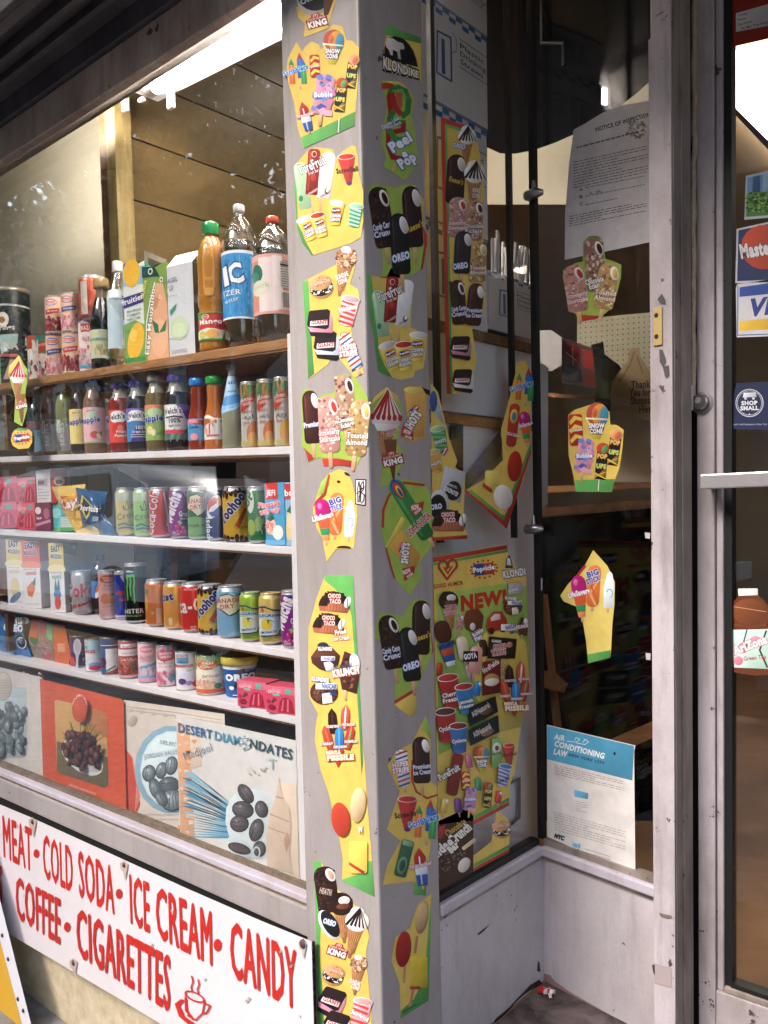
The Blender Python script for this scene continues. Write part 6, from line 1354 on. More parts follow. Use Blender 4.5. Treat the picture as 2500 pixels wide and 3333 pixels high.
def sticker(name, label, mp, pts, col, parent_loc=None, group='ice cream stickers', cat='sticker', th=.0003, mt='print'):
    p = mp(*max(pts, key=lambda q: q[1]), 0)
    o = empty(name, label, cat, group, tuple(float(v) for v in p))
    b = MB(); ext(b, pts, col, lambda x, y, h: mp(x, y, h+.0006), th); b.build('sticker_sheet', mt, o)
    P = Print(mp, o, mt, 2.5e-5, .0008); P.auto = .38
    return o, P
K1 = .3843; K4 = .4218
def zz(o, k): return lambda L: [(o[0]+x*k, o[1]+y*k) for x, y in L]
Z1, Z2, Z3, Z4 = zz((900, 0), K1), zz((900, 800), K1), zz((900, 1600), K1), zz((900, 2400), K4)
FRONT, SIDE = mapY(YP), mapX(XP1)
G = 'ice cream stickers on the corner post'
# ---- street face of the post, top to bottom
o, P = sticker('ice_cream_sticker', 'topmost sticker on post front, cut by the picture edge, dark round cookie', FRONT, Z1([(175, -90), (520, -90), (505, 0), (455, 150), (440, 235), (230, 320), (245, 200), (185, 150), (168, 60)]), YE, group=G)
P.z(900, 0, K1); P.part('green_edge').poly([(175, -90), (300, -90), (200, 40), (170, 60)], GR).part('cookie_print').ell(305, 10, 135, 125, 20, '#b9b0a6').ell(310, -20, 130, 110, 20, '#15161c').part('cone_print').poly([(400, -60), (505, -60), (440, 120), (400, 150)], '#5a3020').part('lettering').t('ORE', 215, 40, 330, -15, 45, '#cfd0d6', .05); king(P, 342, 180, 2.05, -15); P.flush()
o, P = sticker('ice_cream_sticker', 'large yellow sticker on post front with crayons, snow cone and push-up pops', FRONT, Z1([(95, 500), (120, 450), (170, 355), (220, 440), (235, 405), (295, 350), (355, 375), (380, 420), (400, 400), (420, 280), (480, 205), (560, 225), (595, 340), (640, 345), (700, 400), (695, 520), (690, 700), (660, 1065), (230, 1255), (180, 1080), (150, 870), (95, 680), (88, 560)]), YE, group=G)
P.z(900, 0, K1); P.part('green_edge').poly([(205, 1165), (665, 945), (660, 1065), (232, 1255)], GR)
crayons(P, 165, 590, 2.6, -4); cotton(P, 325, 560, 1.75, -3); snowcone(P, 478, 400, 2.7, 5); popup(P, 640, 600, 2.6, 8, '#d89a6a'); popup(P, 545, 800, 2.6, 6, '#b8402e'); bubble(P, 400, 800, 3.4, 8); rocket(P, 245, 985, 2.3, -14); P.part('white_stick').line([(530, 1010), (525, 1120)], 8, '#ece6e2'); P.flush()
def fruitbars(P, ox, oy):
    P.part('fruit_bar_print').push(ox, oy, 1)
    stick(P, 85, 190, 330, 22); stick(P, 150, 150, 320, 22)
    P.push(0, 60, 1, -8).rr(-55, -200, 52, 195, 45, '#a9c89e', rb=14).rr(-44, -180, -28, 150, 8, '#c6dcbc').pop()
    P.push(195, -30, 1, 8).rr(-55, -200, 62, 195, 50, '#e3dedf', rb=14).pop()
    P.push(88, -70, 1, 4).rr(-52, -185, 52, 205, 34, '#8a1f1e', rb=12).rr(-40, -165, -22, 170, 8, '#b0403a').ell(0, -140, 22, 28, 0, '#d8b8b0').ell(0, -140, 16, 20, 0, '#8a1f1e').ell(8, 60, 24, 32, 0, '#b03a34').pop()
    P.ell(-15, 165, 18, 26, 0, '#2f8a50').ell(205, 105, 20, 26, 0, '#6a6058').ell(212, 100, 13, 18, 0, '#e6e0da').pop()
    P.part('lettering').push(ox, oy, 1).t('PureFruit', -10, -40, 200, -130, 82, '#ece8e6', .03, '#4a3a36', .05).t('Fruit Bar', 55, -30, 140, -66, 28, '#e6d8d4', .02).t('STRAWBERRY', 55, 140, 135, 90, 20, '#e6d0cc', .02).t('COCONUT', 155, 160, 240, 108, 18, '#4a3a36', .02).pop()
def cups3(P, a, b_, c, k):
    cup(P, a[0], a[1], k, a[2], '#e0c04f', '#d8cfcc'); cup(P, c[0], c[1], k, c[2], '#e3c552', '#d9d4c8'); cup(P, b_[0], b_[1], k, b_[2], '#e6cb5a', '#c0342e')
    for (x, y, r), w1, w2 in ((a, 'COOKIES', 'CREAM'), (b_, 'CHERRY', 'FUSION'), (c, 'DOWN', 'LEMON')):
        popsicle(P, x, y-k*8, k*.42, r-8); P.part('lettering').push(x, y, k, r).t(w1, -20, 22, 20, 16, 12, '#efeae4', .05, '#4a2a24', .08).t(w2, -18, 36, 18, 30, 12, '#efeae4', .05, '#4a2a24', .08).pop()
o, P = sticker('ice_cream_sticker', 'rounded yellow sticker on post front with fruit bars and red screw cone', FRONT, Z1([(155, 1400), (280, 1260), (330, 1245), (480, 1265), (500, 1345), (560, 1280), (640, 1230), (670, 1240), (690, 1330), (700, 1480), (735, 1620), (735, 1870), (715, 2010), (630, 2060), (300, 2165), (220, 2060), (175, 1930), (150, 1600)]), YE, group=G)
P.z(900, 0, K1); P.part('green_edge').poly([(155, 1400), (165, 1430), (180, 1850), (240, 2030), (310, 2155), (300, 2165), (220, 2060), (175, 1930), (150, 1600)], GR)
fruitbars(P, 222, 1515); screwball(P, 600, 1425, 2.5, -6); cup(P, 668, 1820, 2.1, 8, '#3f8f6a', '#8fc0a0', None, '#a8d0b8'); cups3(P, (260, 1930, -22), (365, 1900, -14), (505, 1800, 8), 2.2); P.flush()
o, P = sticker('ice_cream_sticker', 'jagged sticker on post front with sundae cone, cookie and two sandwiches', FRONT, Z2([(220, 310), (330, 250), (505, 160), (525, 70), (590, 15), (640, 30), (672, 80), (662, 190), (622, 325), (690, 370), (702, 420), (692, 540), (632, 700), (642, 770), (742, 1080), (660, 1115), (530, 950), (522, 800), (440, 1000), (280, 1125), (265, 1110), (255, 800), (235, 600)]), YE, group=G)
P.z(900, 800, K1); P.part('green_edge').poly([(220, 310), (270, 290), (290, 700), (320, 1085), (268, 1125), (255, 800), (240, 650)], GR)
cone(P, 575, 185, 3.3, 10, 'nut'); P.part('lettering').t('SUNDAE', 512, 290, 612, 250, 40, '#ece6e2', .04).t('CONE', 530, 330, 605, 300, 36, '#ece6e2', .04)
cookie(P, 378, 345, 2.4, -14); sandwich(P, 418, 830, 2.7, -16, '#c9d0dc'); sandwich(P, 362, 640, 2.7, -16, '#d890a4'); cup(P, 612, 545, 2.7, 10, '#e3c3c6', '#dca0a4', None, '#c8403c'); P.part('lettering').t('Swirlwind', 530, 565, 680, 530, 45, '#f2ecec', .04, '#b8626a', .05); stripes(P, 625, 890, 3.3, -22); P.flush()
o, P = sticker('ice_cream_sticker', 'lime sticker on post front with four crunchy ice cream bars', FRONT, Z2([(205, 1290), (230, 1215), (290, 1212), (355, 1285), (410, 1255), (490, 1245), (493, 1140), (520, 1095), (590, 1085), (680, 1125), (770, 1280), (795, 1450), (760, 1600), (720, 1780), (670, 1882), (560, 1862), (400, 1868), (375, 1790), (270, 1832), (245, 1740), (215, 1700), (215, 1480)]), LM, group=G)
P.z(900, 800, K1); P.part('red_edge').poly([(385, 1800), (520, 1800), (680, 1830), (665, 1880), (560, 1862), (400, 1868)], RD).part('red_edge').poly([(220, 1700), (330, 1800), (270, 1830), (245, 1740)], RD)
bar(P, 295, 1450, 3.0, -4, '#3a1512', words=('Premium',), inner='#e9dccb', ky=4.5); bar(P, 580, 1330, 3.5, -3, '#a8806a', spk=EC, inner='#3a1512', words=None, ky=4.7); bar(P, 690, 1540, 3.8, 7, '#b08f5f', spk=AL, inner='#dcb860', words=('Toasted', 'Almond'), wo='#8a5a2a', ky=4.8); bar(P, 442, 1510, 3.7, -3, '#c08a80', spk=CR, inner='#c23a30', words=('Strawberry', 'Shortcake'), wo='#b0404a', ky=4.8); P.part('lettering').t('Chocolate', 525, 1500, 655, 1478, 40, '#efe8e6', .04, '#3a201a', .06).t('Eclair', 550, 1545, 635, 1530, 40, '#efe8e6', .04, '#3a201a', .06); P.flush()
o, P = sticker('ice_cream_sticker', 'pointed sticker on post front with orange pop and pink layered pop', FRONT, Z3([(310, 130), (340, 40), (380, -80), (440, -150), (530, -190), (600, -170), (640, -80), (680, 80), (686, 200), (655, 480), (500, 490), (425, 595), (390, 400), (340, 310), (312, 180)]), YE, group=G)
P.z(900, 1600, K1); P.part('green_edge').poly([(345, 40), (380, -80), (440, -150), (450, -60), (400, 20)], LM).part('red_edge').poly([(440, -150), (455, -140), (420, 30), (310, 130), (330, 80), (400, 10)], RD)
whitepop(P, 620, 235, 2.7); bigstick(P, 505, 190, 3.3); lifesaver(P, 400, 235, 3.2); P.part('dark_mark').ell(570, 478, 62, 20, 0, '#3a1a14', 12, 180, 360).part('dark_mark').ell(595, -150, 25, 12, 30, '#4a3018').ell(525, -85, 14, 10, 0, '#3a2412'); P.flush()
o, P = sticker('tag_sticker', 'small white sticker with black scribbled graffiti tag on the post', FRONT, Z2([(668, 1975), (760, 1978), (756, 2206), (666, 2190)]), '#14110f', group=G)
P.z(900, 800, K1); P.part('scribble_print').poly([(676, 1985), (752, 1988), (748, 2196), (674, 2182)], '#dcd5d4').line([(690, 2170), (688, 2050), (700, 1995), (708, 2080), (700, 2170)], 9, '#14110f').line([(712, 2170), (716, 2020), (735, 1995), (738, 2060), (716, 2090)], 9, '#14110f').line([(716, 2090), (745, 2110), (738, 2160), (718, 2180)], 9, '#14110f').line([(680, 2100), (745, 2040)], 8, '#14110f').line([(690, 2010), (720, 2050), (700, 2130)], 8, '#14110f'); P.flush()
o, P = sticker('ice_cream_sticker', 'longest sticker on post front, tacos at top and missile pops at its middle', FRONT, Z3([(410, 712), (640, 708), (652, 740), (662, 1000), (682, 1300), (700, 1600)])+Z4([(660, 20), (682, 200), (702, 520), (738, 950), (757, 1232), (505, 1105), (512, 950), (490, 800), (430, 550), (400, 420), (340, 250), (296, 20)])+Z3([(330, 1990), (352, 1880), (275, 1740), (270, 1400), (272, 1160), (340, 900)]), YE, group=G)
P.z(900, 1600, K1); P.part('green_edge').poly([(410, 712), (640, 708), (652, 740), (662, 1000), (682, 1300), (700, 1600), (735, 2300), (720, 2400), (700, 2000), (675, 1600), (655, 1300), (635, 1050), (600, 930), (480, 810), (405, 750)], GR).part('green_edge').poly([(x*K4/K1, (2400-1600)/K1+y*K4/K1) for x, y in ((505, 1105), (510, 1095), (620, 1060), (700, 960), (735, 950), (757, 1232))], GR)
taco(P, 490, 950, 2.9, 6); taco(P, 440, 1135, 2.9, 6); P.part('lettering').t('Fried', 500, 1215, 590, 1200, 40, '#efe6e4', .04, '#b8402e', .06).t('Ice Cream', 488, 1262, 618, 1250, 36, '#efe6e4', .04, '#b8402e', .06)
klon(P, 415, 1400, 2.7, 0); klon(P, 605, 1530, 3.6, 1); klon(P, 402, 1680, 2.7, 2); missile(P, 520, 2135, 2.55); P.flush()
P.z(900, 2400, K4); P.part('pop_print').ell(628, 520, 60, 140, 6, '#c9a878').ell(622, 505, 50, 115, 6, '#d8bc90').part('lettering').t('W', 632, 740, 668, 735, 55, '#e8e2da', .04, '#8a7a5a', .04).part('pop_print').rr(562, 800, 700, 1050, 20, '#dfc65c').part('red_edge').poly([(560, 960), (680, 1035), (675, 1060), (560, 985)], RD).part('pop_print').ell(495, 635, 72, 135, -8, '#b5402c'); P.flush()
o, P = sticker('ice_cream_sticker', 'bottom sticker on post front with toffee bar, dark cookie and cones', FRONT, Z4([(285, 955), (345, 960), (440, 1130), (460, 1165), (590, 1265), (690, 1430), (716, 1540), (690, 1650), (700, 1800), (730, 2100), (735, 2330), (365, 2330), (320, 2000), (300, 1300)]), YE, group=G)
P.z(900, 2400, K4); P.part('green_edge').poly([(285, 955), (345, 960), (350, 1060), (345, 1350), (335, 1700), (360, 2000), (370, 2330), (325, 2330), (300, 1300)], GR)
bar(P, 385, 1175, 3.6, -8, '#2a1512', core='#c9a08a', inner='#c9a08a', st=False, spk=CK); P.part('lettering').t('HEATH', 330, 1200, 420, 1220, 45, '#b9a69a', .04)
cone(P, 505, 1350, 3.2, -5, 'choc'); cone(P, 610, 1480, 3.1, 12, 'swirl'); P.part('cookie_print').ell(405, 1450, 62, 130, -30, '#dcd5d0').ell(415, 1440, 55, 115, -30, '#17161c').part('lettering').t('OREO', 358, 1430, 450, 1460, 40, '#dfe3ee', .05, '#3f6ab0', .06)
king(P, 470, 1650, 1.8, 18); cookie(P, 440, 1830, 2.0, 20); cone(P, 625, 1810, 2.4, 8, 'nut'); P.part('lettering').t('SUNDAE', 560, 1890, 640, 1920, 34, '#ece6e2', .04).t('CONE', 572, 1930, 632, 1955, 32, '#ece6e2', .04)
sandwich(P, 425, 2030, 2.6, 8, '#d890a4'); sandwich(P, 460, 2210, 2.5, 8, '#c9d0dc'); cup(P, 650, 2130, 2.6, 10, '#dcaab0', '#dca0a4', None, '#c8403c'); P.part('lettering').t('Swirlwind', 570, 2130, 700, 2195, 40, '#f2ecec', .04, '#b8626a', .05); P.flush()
# ---- doorway face of the post
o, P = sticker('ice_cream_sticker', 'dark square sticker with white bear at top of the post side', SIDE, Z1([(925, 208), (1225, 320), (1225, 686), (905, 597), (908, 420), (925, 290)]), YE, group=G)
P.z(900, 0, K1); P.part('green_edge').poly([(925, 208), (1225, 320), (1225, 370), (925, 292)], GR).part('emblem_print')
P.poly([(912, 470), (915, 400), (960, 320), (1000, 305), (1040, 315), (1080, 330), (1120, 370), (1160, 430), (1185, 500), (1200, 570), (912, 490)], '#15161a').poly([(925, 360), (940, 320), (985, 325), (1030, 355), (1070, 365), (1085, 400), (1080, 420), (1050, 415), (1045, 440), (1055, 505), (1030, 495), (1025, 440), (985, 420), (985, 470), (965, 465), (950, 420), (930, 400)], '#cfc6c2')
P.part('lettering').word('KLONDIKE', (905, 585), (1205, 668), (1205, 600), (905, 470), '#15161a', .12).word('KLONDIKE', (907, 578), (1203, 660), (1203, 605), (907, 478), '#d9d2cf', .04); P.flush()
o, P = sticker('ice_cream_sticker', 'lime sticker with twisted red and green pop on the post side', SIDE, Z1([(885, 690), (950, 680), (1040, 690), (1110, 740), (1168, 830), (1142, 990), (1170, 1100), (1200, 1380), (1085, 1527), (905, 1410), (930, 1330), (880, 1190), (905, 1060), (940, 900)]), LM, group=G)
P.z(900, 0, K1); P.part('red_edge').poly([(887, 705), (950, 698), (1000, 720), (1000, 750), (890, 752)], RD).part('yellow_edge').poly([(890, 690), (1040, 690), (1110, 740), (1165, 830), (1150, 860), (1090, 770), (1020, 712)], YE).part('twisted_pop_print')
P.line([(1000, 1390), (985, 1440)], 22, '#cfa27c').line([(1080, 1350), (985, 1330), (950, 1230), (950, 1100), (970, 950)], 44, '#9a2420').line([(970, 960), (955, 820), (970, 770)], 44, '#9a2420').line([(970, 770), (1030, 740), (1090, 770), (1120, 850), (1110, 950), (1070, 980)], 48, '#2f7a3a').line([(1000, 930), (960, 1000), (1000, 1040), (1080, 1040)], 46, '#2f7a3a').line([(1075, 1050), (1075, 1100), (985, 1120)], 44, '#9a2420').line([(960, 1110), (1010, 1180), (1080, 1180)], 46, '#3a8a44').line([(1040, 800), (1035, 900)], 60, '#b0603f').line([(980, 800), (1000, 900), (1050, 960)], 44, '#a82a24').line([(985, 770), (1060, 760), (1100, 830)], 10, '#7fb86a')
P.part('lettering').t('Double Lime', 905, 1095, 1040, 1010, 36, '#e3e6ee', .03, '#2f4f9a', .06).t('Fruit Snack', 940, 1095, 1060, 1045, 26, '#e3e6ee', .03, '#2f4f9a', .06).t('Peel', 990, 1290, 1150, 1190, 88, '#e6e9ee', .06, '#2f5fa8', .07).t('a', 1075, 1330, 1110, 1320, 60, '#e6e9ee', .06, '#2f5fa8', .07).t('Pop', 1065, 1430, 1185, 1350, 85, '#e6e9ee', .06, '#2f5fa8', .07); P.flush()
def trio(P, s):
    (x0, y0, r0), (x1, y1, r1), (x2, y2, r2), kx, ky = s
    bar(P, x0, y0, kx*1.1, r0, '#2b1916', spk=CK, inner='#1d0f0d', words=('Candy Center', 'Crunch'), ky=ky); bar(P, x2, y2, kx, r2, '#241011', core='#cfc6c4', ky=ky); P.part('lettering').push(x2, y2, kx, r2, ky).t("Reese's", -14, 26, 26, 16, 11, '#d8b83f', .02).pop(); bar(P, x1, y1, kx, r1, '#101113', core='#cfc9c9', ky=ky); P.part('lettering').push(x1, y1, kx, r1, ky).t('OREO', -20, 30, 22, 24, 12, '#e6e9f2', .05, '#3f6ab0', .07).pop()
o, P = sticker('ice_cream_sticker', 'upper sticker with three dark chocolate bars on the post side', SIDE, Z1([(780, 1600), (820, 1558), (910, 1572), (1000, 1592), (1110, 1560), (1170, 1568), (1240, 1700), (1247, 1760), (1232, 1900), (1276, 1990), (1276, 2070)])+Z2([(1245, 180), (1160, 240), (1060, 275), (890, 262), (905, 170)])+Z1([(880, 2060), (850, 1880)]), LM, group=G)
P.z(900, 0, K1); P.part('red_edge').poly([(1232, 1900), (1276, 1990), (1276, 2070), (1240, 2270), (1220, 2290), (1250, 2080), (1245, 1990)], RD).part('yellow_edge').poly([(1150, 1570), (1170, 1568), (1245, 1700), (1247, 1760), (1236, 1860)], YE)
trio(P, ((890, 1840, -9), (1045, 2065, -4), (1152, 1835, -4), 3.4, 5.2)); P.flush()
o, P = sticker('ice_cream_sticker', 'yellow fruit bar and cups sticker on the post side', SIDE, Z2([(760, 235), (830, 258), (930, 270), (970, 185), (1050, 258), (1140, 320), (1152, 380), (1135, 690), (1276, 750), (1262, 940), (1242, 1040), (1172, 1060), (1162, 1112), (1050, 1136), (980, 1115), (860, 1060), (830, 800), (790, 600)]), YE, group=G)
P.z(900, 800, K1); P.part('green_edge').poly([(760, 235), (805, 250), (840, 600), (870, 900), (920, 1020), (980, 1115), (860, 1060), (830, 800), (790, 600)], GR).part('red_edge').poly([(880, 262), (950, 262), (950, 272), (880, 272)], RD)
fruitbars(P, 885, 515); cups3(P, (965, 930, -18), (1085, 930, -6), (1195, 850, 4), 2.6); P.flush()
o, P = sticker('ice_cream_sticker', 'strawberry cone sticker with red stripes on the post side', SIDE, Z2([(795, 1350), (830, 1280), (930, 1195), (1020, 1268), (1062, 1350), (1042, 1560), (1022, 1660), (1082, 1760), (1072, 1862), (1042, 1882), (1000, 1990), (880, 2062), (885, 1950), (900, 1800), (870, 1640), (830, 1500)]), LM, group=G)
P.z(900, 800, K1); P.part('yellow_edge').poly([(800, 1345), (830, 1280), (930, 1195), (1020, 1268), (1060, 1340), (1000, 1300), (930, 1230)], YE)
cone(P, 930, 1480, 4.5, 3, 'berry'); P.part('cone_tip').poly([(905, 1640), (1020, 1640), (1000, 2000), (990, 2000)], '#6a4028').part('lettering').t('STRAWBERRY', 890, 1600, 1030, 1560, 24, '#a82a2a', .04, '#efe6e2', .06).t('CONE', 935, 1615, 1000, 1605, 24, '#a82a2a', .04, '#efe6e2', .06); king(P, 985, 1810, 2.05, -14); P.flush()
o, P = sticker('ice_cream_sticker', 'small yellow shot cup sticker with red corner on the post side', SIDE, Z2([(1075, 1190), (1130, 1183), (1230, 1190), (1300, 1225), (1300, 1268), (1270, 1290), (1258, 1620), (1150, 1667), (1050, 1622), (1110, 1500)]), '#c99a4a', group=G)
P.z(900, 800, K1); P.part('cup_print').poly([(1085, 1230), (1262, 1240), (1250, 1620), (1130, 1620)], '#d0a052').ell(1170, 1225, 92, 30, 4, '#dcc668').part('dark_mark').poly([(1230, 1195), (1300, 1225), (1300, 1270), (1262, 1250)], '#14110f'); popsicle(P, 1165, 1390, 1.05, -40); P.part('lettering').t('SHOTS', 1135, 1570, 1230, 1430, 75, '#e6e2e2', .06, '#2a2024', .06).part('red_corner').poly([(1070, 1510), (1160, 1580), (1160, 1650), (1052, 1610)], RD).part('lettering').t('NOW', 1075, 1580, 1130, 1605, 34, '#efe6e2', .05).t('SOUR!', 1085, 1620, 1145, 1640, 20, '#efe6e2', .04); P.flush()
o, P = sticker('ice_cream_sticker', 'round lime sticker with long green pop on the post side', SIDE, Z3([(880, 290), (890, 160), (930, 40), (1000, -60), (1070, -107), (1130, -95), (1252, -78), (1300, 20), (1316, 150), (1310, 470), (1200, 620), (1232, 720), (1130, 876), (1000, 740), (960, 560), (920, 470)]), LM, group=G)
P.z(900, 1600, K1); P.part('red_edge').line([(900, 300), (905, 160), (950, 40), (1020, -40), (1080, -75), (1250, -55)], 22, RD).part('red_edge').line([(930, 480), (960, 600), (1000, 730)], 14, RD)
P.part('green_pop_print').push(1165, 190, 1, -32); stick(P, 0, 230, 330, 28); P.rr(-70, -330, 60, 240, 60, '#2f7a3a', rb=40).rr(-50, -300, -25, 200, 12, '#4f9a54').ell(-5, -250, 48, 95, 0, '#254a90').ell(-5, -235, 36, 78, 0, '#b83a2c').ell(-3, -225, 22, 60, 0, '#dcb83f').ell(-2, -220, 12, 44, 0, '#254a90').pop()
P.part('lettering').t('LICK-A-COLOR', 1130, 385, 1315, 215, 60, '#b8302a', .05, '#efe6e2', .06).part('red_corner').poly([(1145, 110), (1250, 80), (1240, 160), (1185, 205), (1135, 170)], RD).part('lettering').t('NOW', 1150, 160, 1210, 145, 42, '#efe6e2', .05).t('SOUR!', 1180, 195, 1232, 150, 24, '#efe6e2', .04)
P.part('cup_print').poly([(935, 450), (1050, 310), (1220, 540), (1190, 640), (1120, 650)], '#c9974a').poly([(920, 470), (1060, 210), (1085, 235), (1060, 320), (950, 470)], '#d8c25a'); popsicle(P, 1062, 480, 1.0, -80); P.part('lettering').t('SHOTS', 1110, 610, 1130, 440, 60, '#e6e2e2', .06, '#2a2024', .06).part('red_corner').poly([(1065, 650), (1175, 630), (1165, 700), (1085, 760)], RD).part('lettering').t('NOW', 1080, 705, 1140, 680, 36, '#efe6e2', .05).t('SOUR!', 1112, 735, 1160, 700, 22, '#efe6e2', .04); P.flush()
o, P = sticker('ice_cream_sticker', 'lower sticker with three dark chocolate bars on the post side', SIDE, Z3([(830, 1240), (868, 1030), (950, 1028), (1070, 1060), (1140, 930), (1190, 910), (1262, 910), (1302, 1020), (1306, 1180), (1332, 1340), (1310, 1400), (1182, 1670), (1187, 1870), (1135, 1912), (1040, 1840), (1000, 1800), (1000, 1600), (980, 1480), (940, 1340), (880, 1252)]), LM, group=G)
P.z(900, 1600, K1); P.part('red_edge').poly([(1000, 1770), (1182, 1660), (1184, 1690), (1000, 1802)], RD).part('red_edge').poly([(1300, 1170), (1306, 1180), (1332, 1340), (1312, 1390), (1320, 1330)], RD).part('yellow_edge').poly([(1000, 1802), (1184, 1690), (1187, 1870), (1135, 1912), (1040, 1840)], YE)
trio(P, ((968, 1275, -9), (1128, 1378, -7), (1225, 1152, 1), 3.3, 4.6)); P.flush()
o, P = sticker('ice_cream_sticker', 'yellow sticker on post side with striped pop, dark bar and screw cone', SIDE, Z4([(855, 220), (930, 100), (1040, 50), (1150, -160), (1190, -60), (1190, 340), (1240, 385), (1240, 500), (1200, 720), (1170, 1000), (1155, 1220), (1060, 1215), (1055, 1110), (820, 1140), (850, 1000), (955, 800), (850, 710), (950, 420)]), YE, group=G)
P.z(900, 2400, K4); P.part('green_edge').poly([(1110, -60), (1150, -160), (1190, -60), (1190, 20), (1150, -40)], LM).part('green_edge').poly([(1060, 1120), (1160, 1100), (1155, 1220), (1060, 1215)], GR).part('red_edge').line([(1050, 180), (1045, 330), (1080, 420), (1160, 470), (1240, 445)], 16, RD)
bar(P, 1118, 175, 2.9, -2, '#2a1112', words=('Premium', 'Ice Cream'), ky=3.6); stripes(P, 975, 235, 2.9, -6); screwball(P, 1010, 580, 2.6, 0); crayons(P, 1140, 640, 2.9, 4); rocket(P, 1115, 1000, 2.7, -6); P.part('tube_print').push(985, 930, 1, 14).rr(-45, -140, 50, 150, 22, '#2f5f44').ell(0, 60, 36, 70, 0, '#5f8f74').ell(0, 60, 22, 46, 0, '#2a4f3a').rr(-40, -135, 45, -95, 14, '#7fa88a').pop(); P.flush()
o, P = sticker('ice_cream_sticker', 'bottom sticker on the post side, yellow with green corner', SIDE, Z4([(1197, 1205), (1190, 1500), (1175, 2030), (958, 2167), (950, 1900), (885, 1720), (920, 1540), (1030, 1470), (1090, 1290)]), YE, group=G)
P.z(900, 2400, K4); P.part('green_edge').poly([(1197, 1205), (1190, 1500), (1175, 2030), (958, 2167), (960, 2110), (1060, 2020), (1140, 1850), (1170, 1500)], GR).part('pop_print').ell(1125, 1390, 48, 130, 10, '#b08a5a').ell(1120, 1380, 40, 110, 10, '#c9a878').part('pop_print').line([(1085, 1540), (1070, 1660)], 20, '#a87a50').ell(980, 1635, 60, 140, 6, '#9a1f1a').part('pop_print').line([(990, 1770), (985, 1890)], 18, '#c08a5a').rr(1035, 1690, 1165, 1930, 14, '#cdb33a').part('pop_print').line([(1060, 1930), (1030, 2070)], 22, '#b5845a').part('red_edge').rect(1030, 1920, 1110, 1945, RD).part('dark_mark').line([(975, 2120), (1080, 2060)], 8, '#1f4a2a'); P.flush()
# ------------------------------------------------------------------ posters on the doorway side window
KB = .6932
B1z, B2z, B3z, B4z = zz((1350, 0), KB), zz((1350, 800), KB), zz((1350, 1700), KB), zz((1350, 2500), KB)
SB = lambda x, y, h: onX(x, y, XB-.0015+h)
GB = 'cut-out posters on the doorway glass'
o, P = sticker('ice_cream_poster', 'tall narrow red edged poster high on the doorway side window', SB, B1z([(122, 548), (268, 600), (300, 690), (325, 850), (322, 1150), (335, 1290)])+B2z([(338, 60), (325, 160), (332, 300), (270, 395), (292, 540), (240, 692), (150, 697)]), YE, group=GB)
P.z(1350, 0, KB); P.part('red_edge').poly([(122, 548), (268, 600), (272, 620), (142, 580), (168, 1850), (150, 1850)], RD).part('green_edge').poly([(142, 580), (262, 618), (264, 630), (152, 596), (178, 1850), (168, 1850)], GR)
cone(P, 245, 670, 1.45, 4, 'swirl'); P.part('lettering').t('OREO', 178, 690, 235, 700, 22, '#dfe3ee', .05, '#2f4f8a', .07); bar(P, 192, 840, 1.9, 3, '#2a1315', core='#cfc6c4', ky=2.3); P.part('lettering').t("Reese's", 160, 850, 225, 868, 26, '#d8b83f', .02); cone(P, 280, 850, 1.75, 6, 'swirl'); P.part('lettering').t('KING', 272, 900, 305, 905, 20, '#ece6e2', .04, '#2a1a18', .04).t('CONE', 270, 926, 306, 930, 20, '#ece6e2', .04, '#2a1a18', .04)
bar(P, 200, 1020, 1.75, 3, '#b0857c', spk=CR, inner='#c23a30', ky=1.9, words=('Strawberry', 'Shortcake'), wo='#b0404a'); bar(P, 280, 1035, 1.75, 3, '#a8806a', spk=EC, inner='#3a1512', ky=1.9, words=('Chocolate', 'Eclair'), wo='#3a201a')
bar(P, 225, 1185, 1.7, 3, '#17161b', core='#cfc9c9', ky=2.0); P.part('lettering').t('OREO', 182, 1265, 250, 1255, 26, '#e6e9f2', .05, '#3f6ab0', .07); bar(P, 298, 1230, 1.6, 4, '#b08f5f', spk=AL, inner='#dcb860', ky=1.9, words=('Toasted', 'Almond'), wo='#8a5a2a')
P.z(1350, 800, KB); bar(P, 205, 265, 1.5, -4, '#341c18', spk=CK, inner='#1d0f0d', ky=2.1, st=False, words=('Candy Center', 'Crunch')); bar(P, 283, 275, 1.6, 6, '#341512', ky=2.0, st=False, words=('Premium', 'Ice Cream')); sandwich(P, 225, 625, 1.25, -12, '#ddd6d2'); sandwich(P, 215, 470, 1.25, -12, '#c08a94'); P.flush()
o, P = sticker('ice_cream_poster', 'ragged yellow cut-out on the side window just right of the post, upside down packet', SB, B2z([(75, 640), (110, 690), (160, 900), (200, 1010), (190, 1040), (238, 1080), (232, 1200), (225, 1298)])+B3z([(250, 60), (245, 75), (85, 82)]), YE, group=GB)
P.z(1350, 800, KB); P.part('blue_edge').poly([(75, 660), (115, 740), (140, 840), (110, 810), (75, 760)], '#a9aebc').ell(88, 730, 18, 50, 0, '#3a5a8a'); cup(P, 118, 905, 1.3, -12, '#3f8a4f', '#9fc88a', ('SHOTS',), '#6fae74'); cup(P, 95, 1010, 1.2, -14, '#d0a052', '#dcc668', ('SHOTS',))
popsicle(P, 140, 965, .5, -60); P.part('packet_print').push(180, 1125, 1, 8).poly([(-50, -85), (50, -70), (45, 78), (-60, 60)], '#b5b3b6').ell(5, 25, 38, 46, 0, '#1a1a20').pop().part('lettering').t('KLONDIKE', 205, 1160, 145, 1128, 20, '#e6e2e2', .05).t('THE ORIGINAL', 200, 1130, 150, 1112, 11, '#e6e2e2', .03)
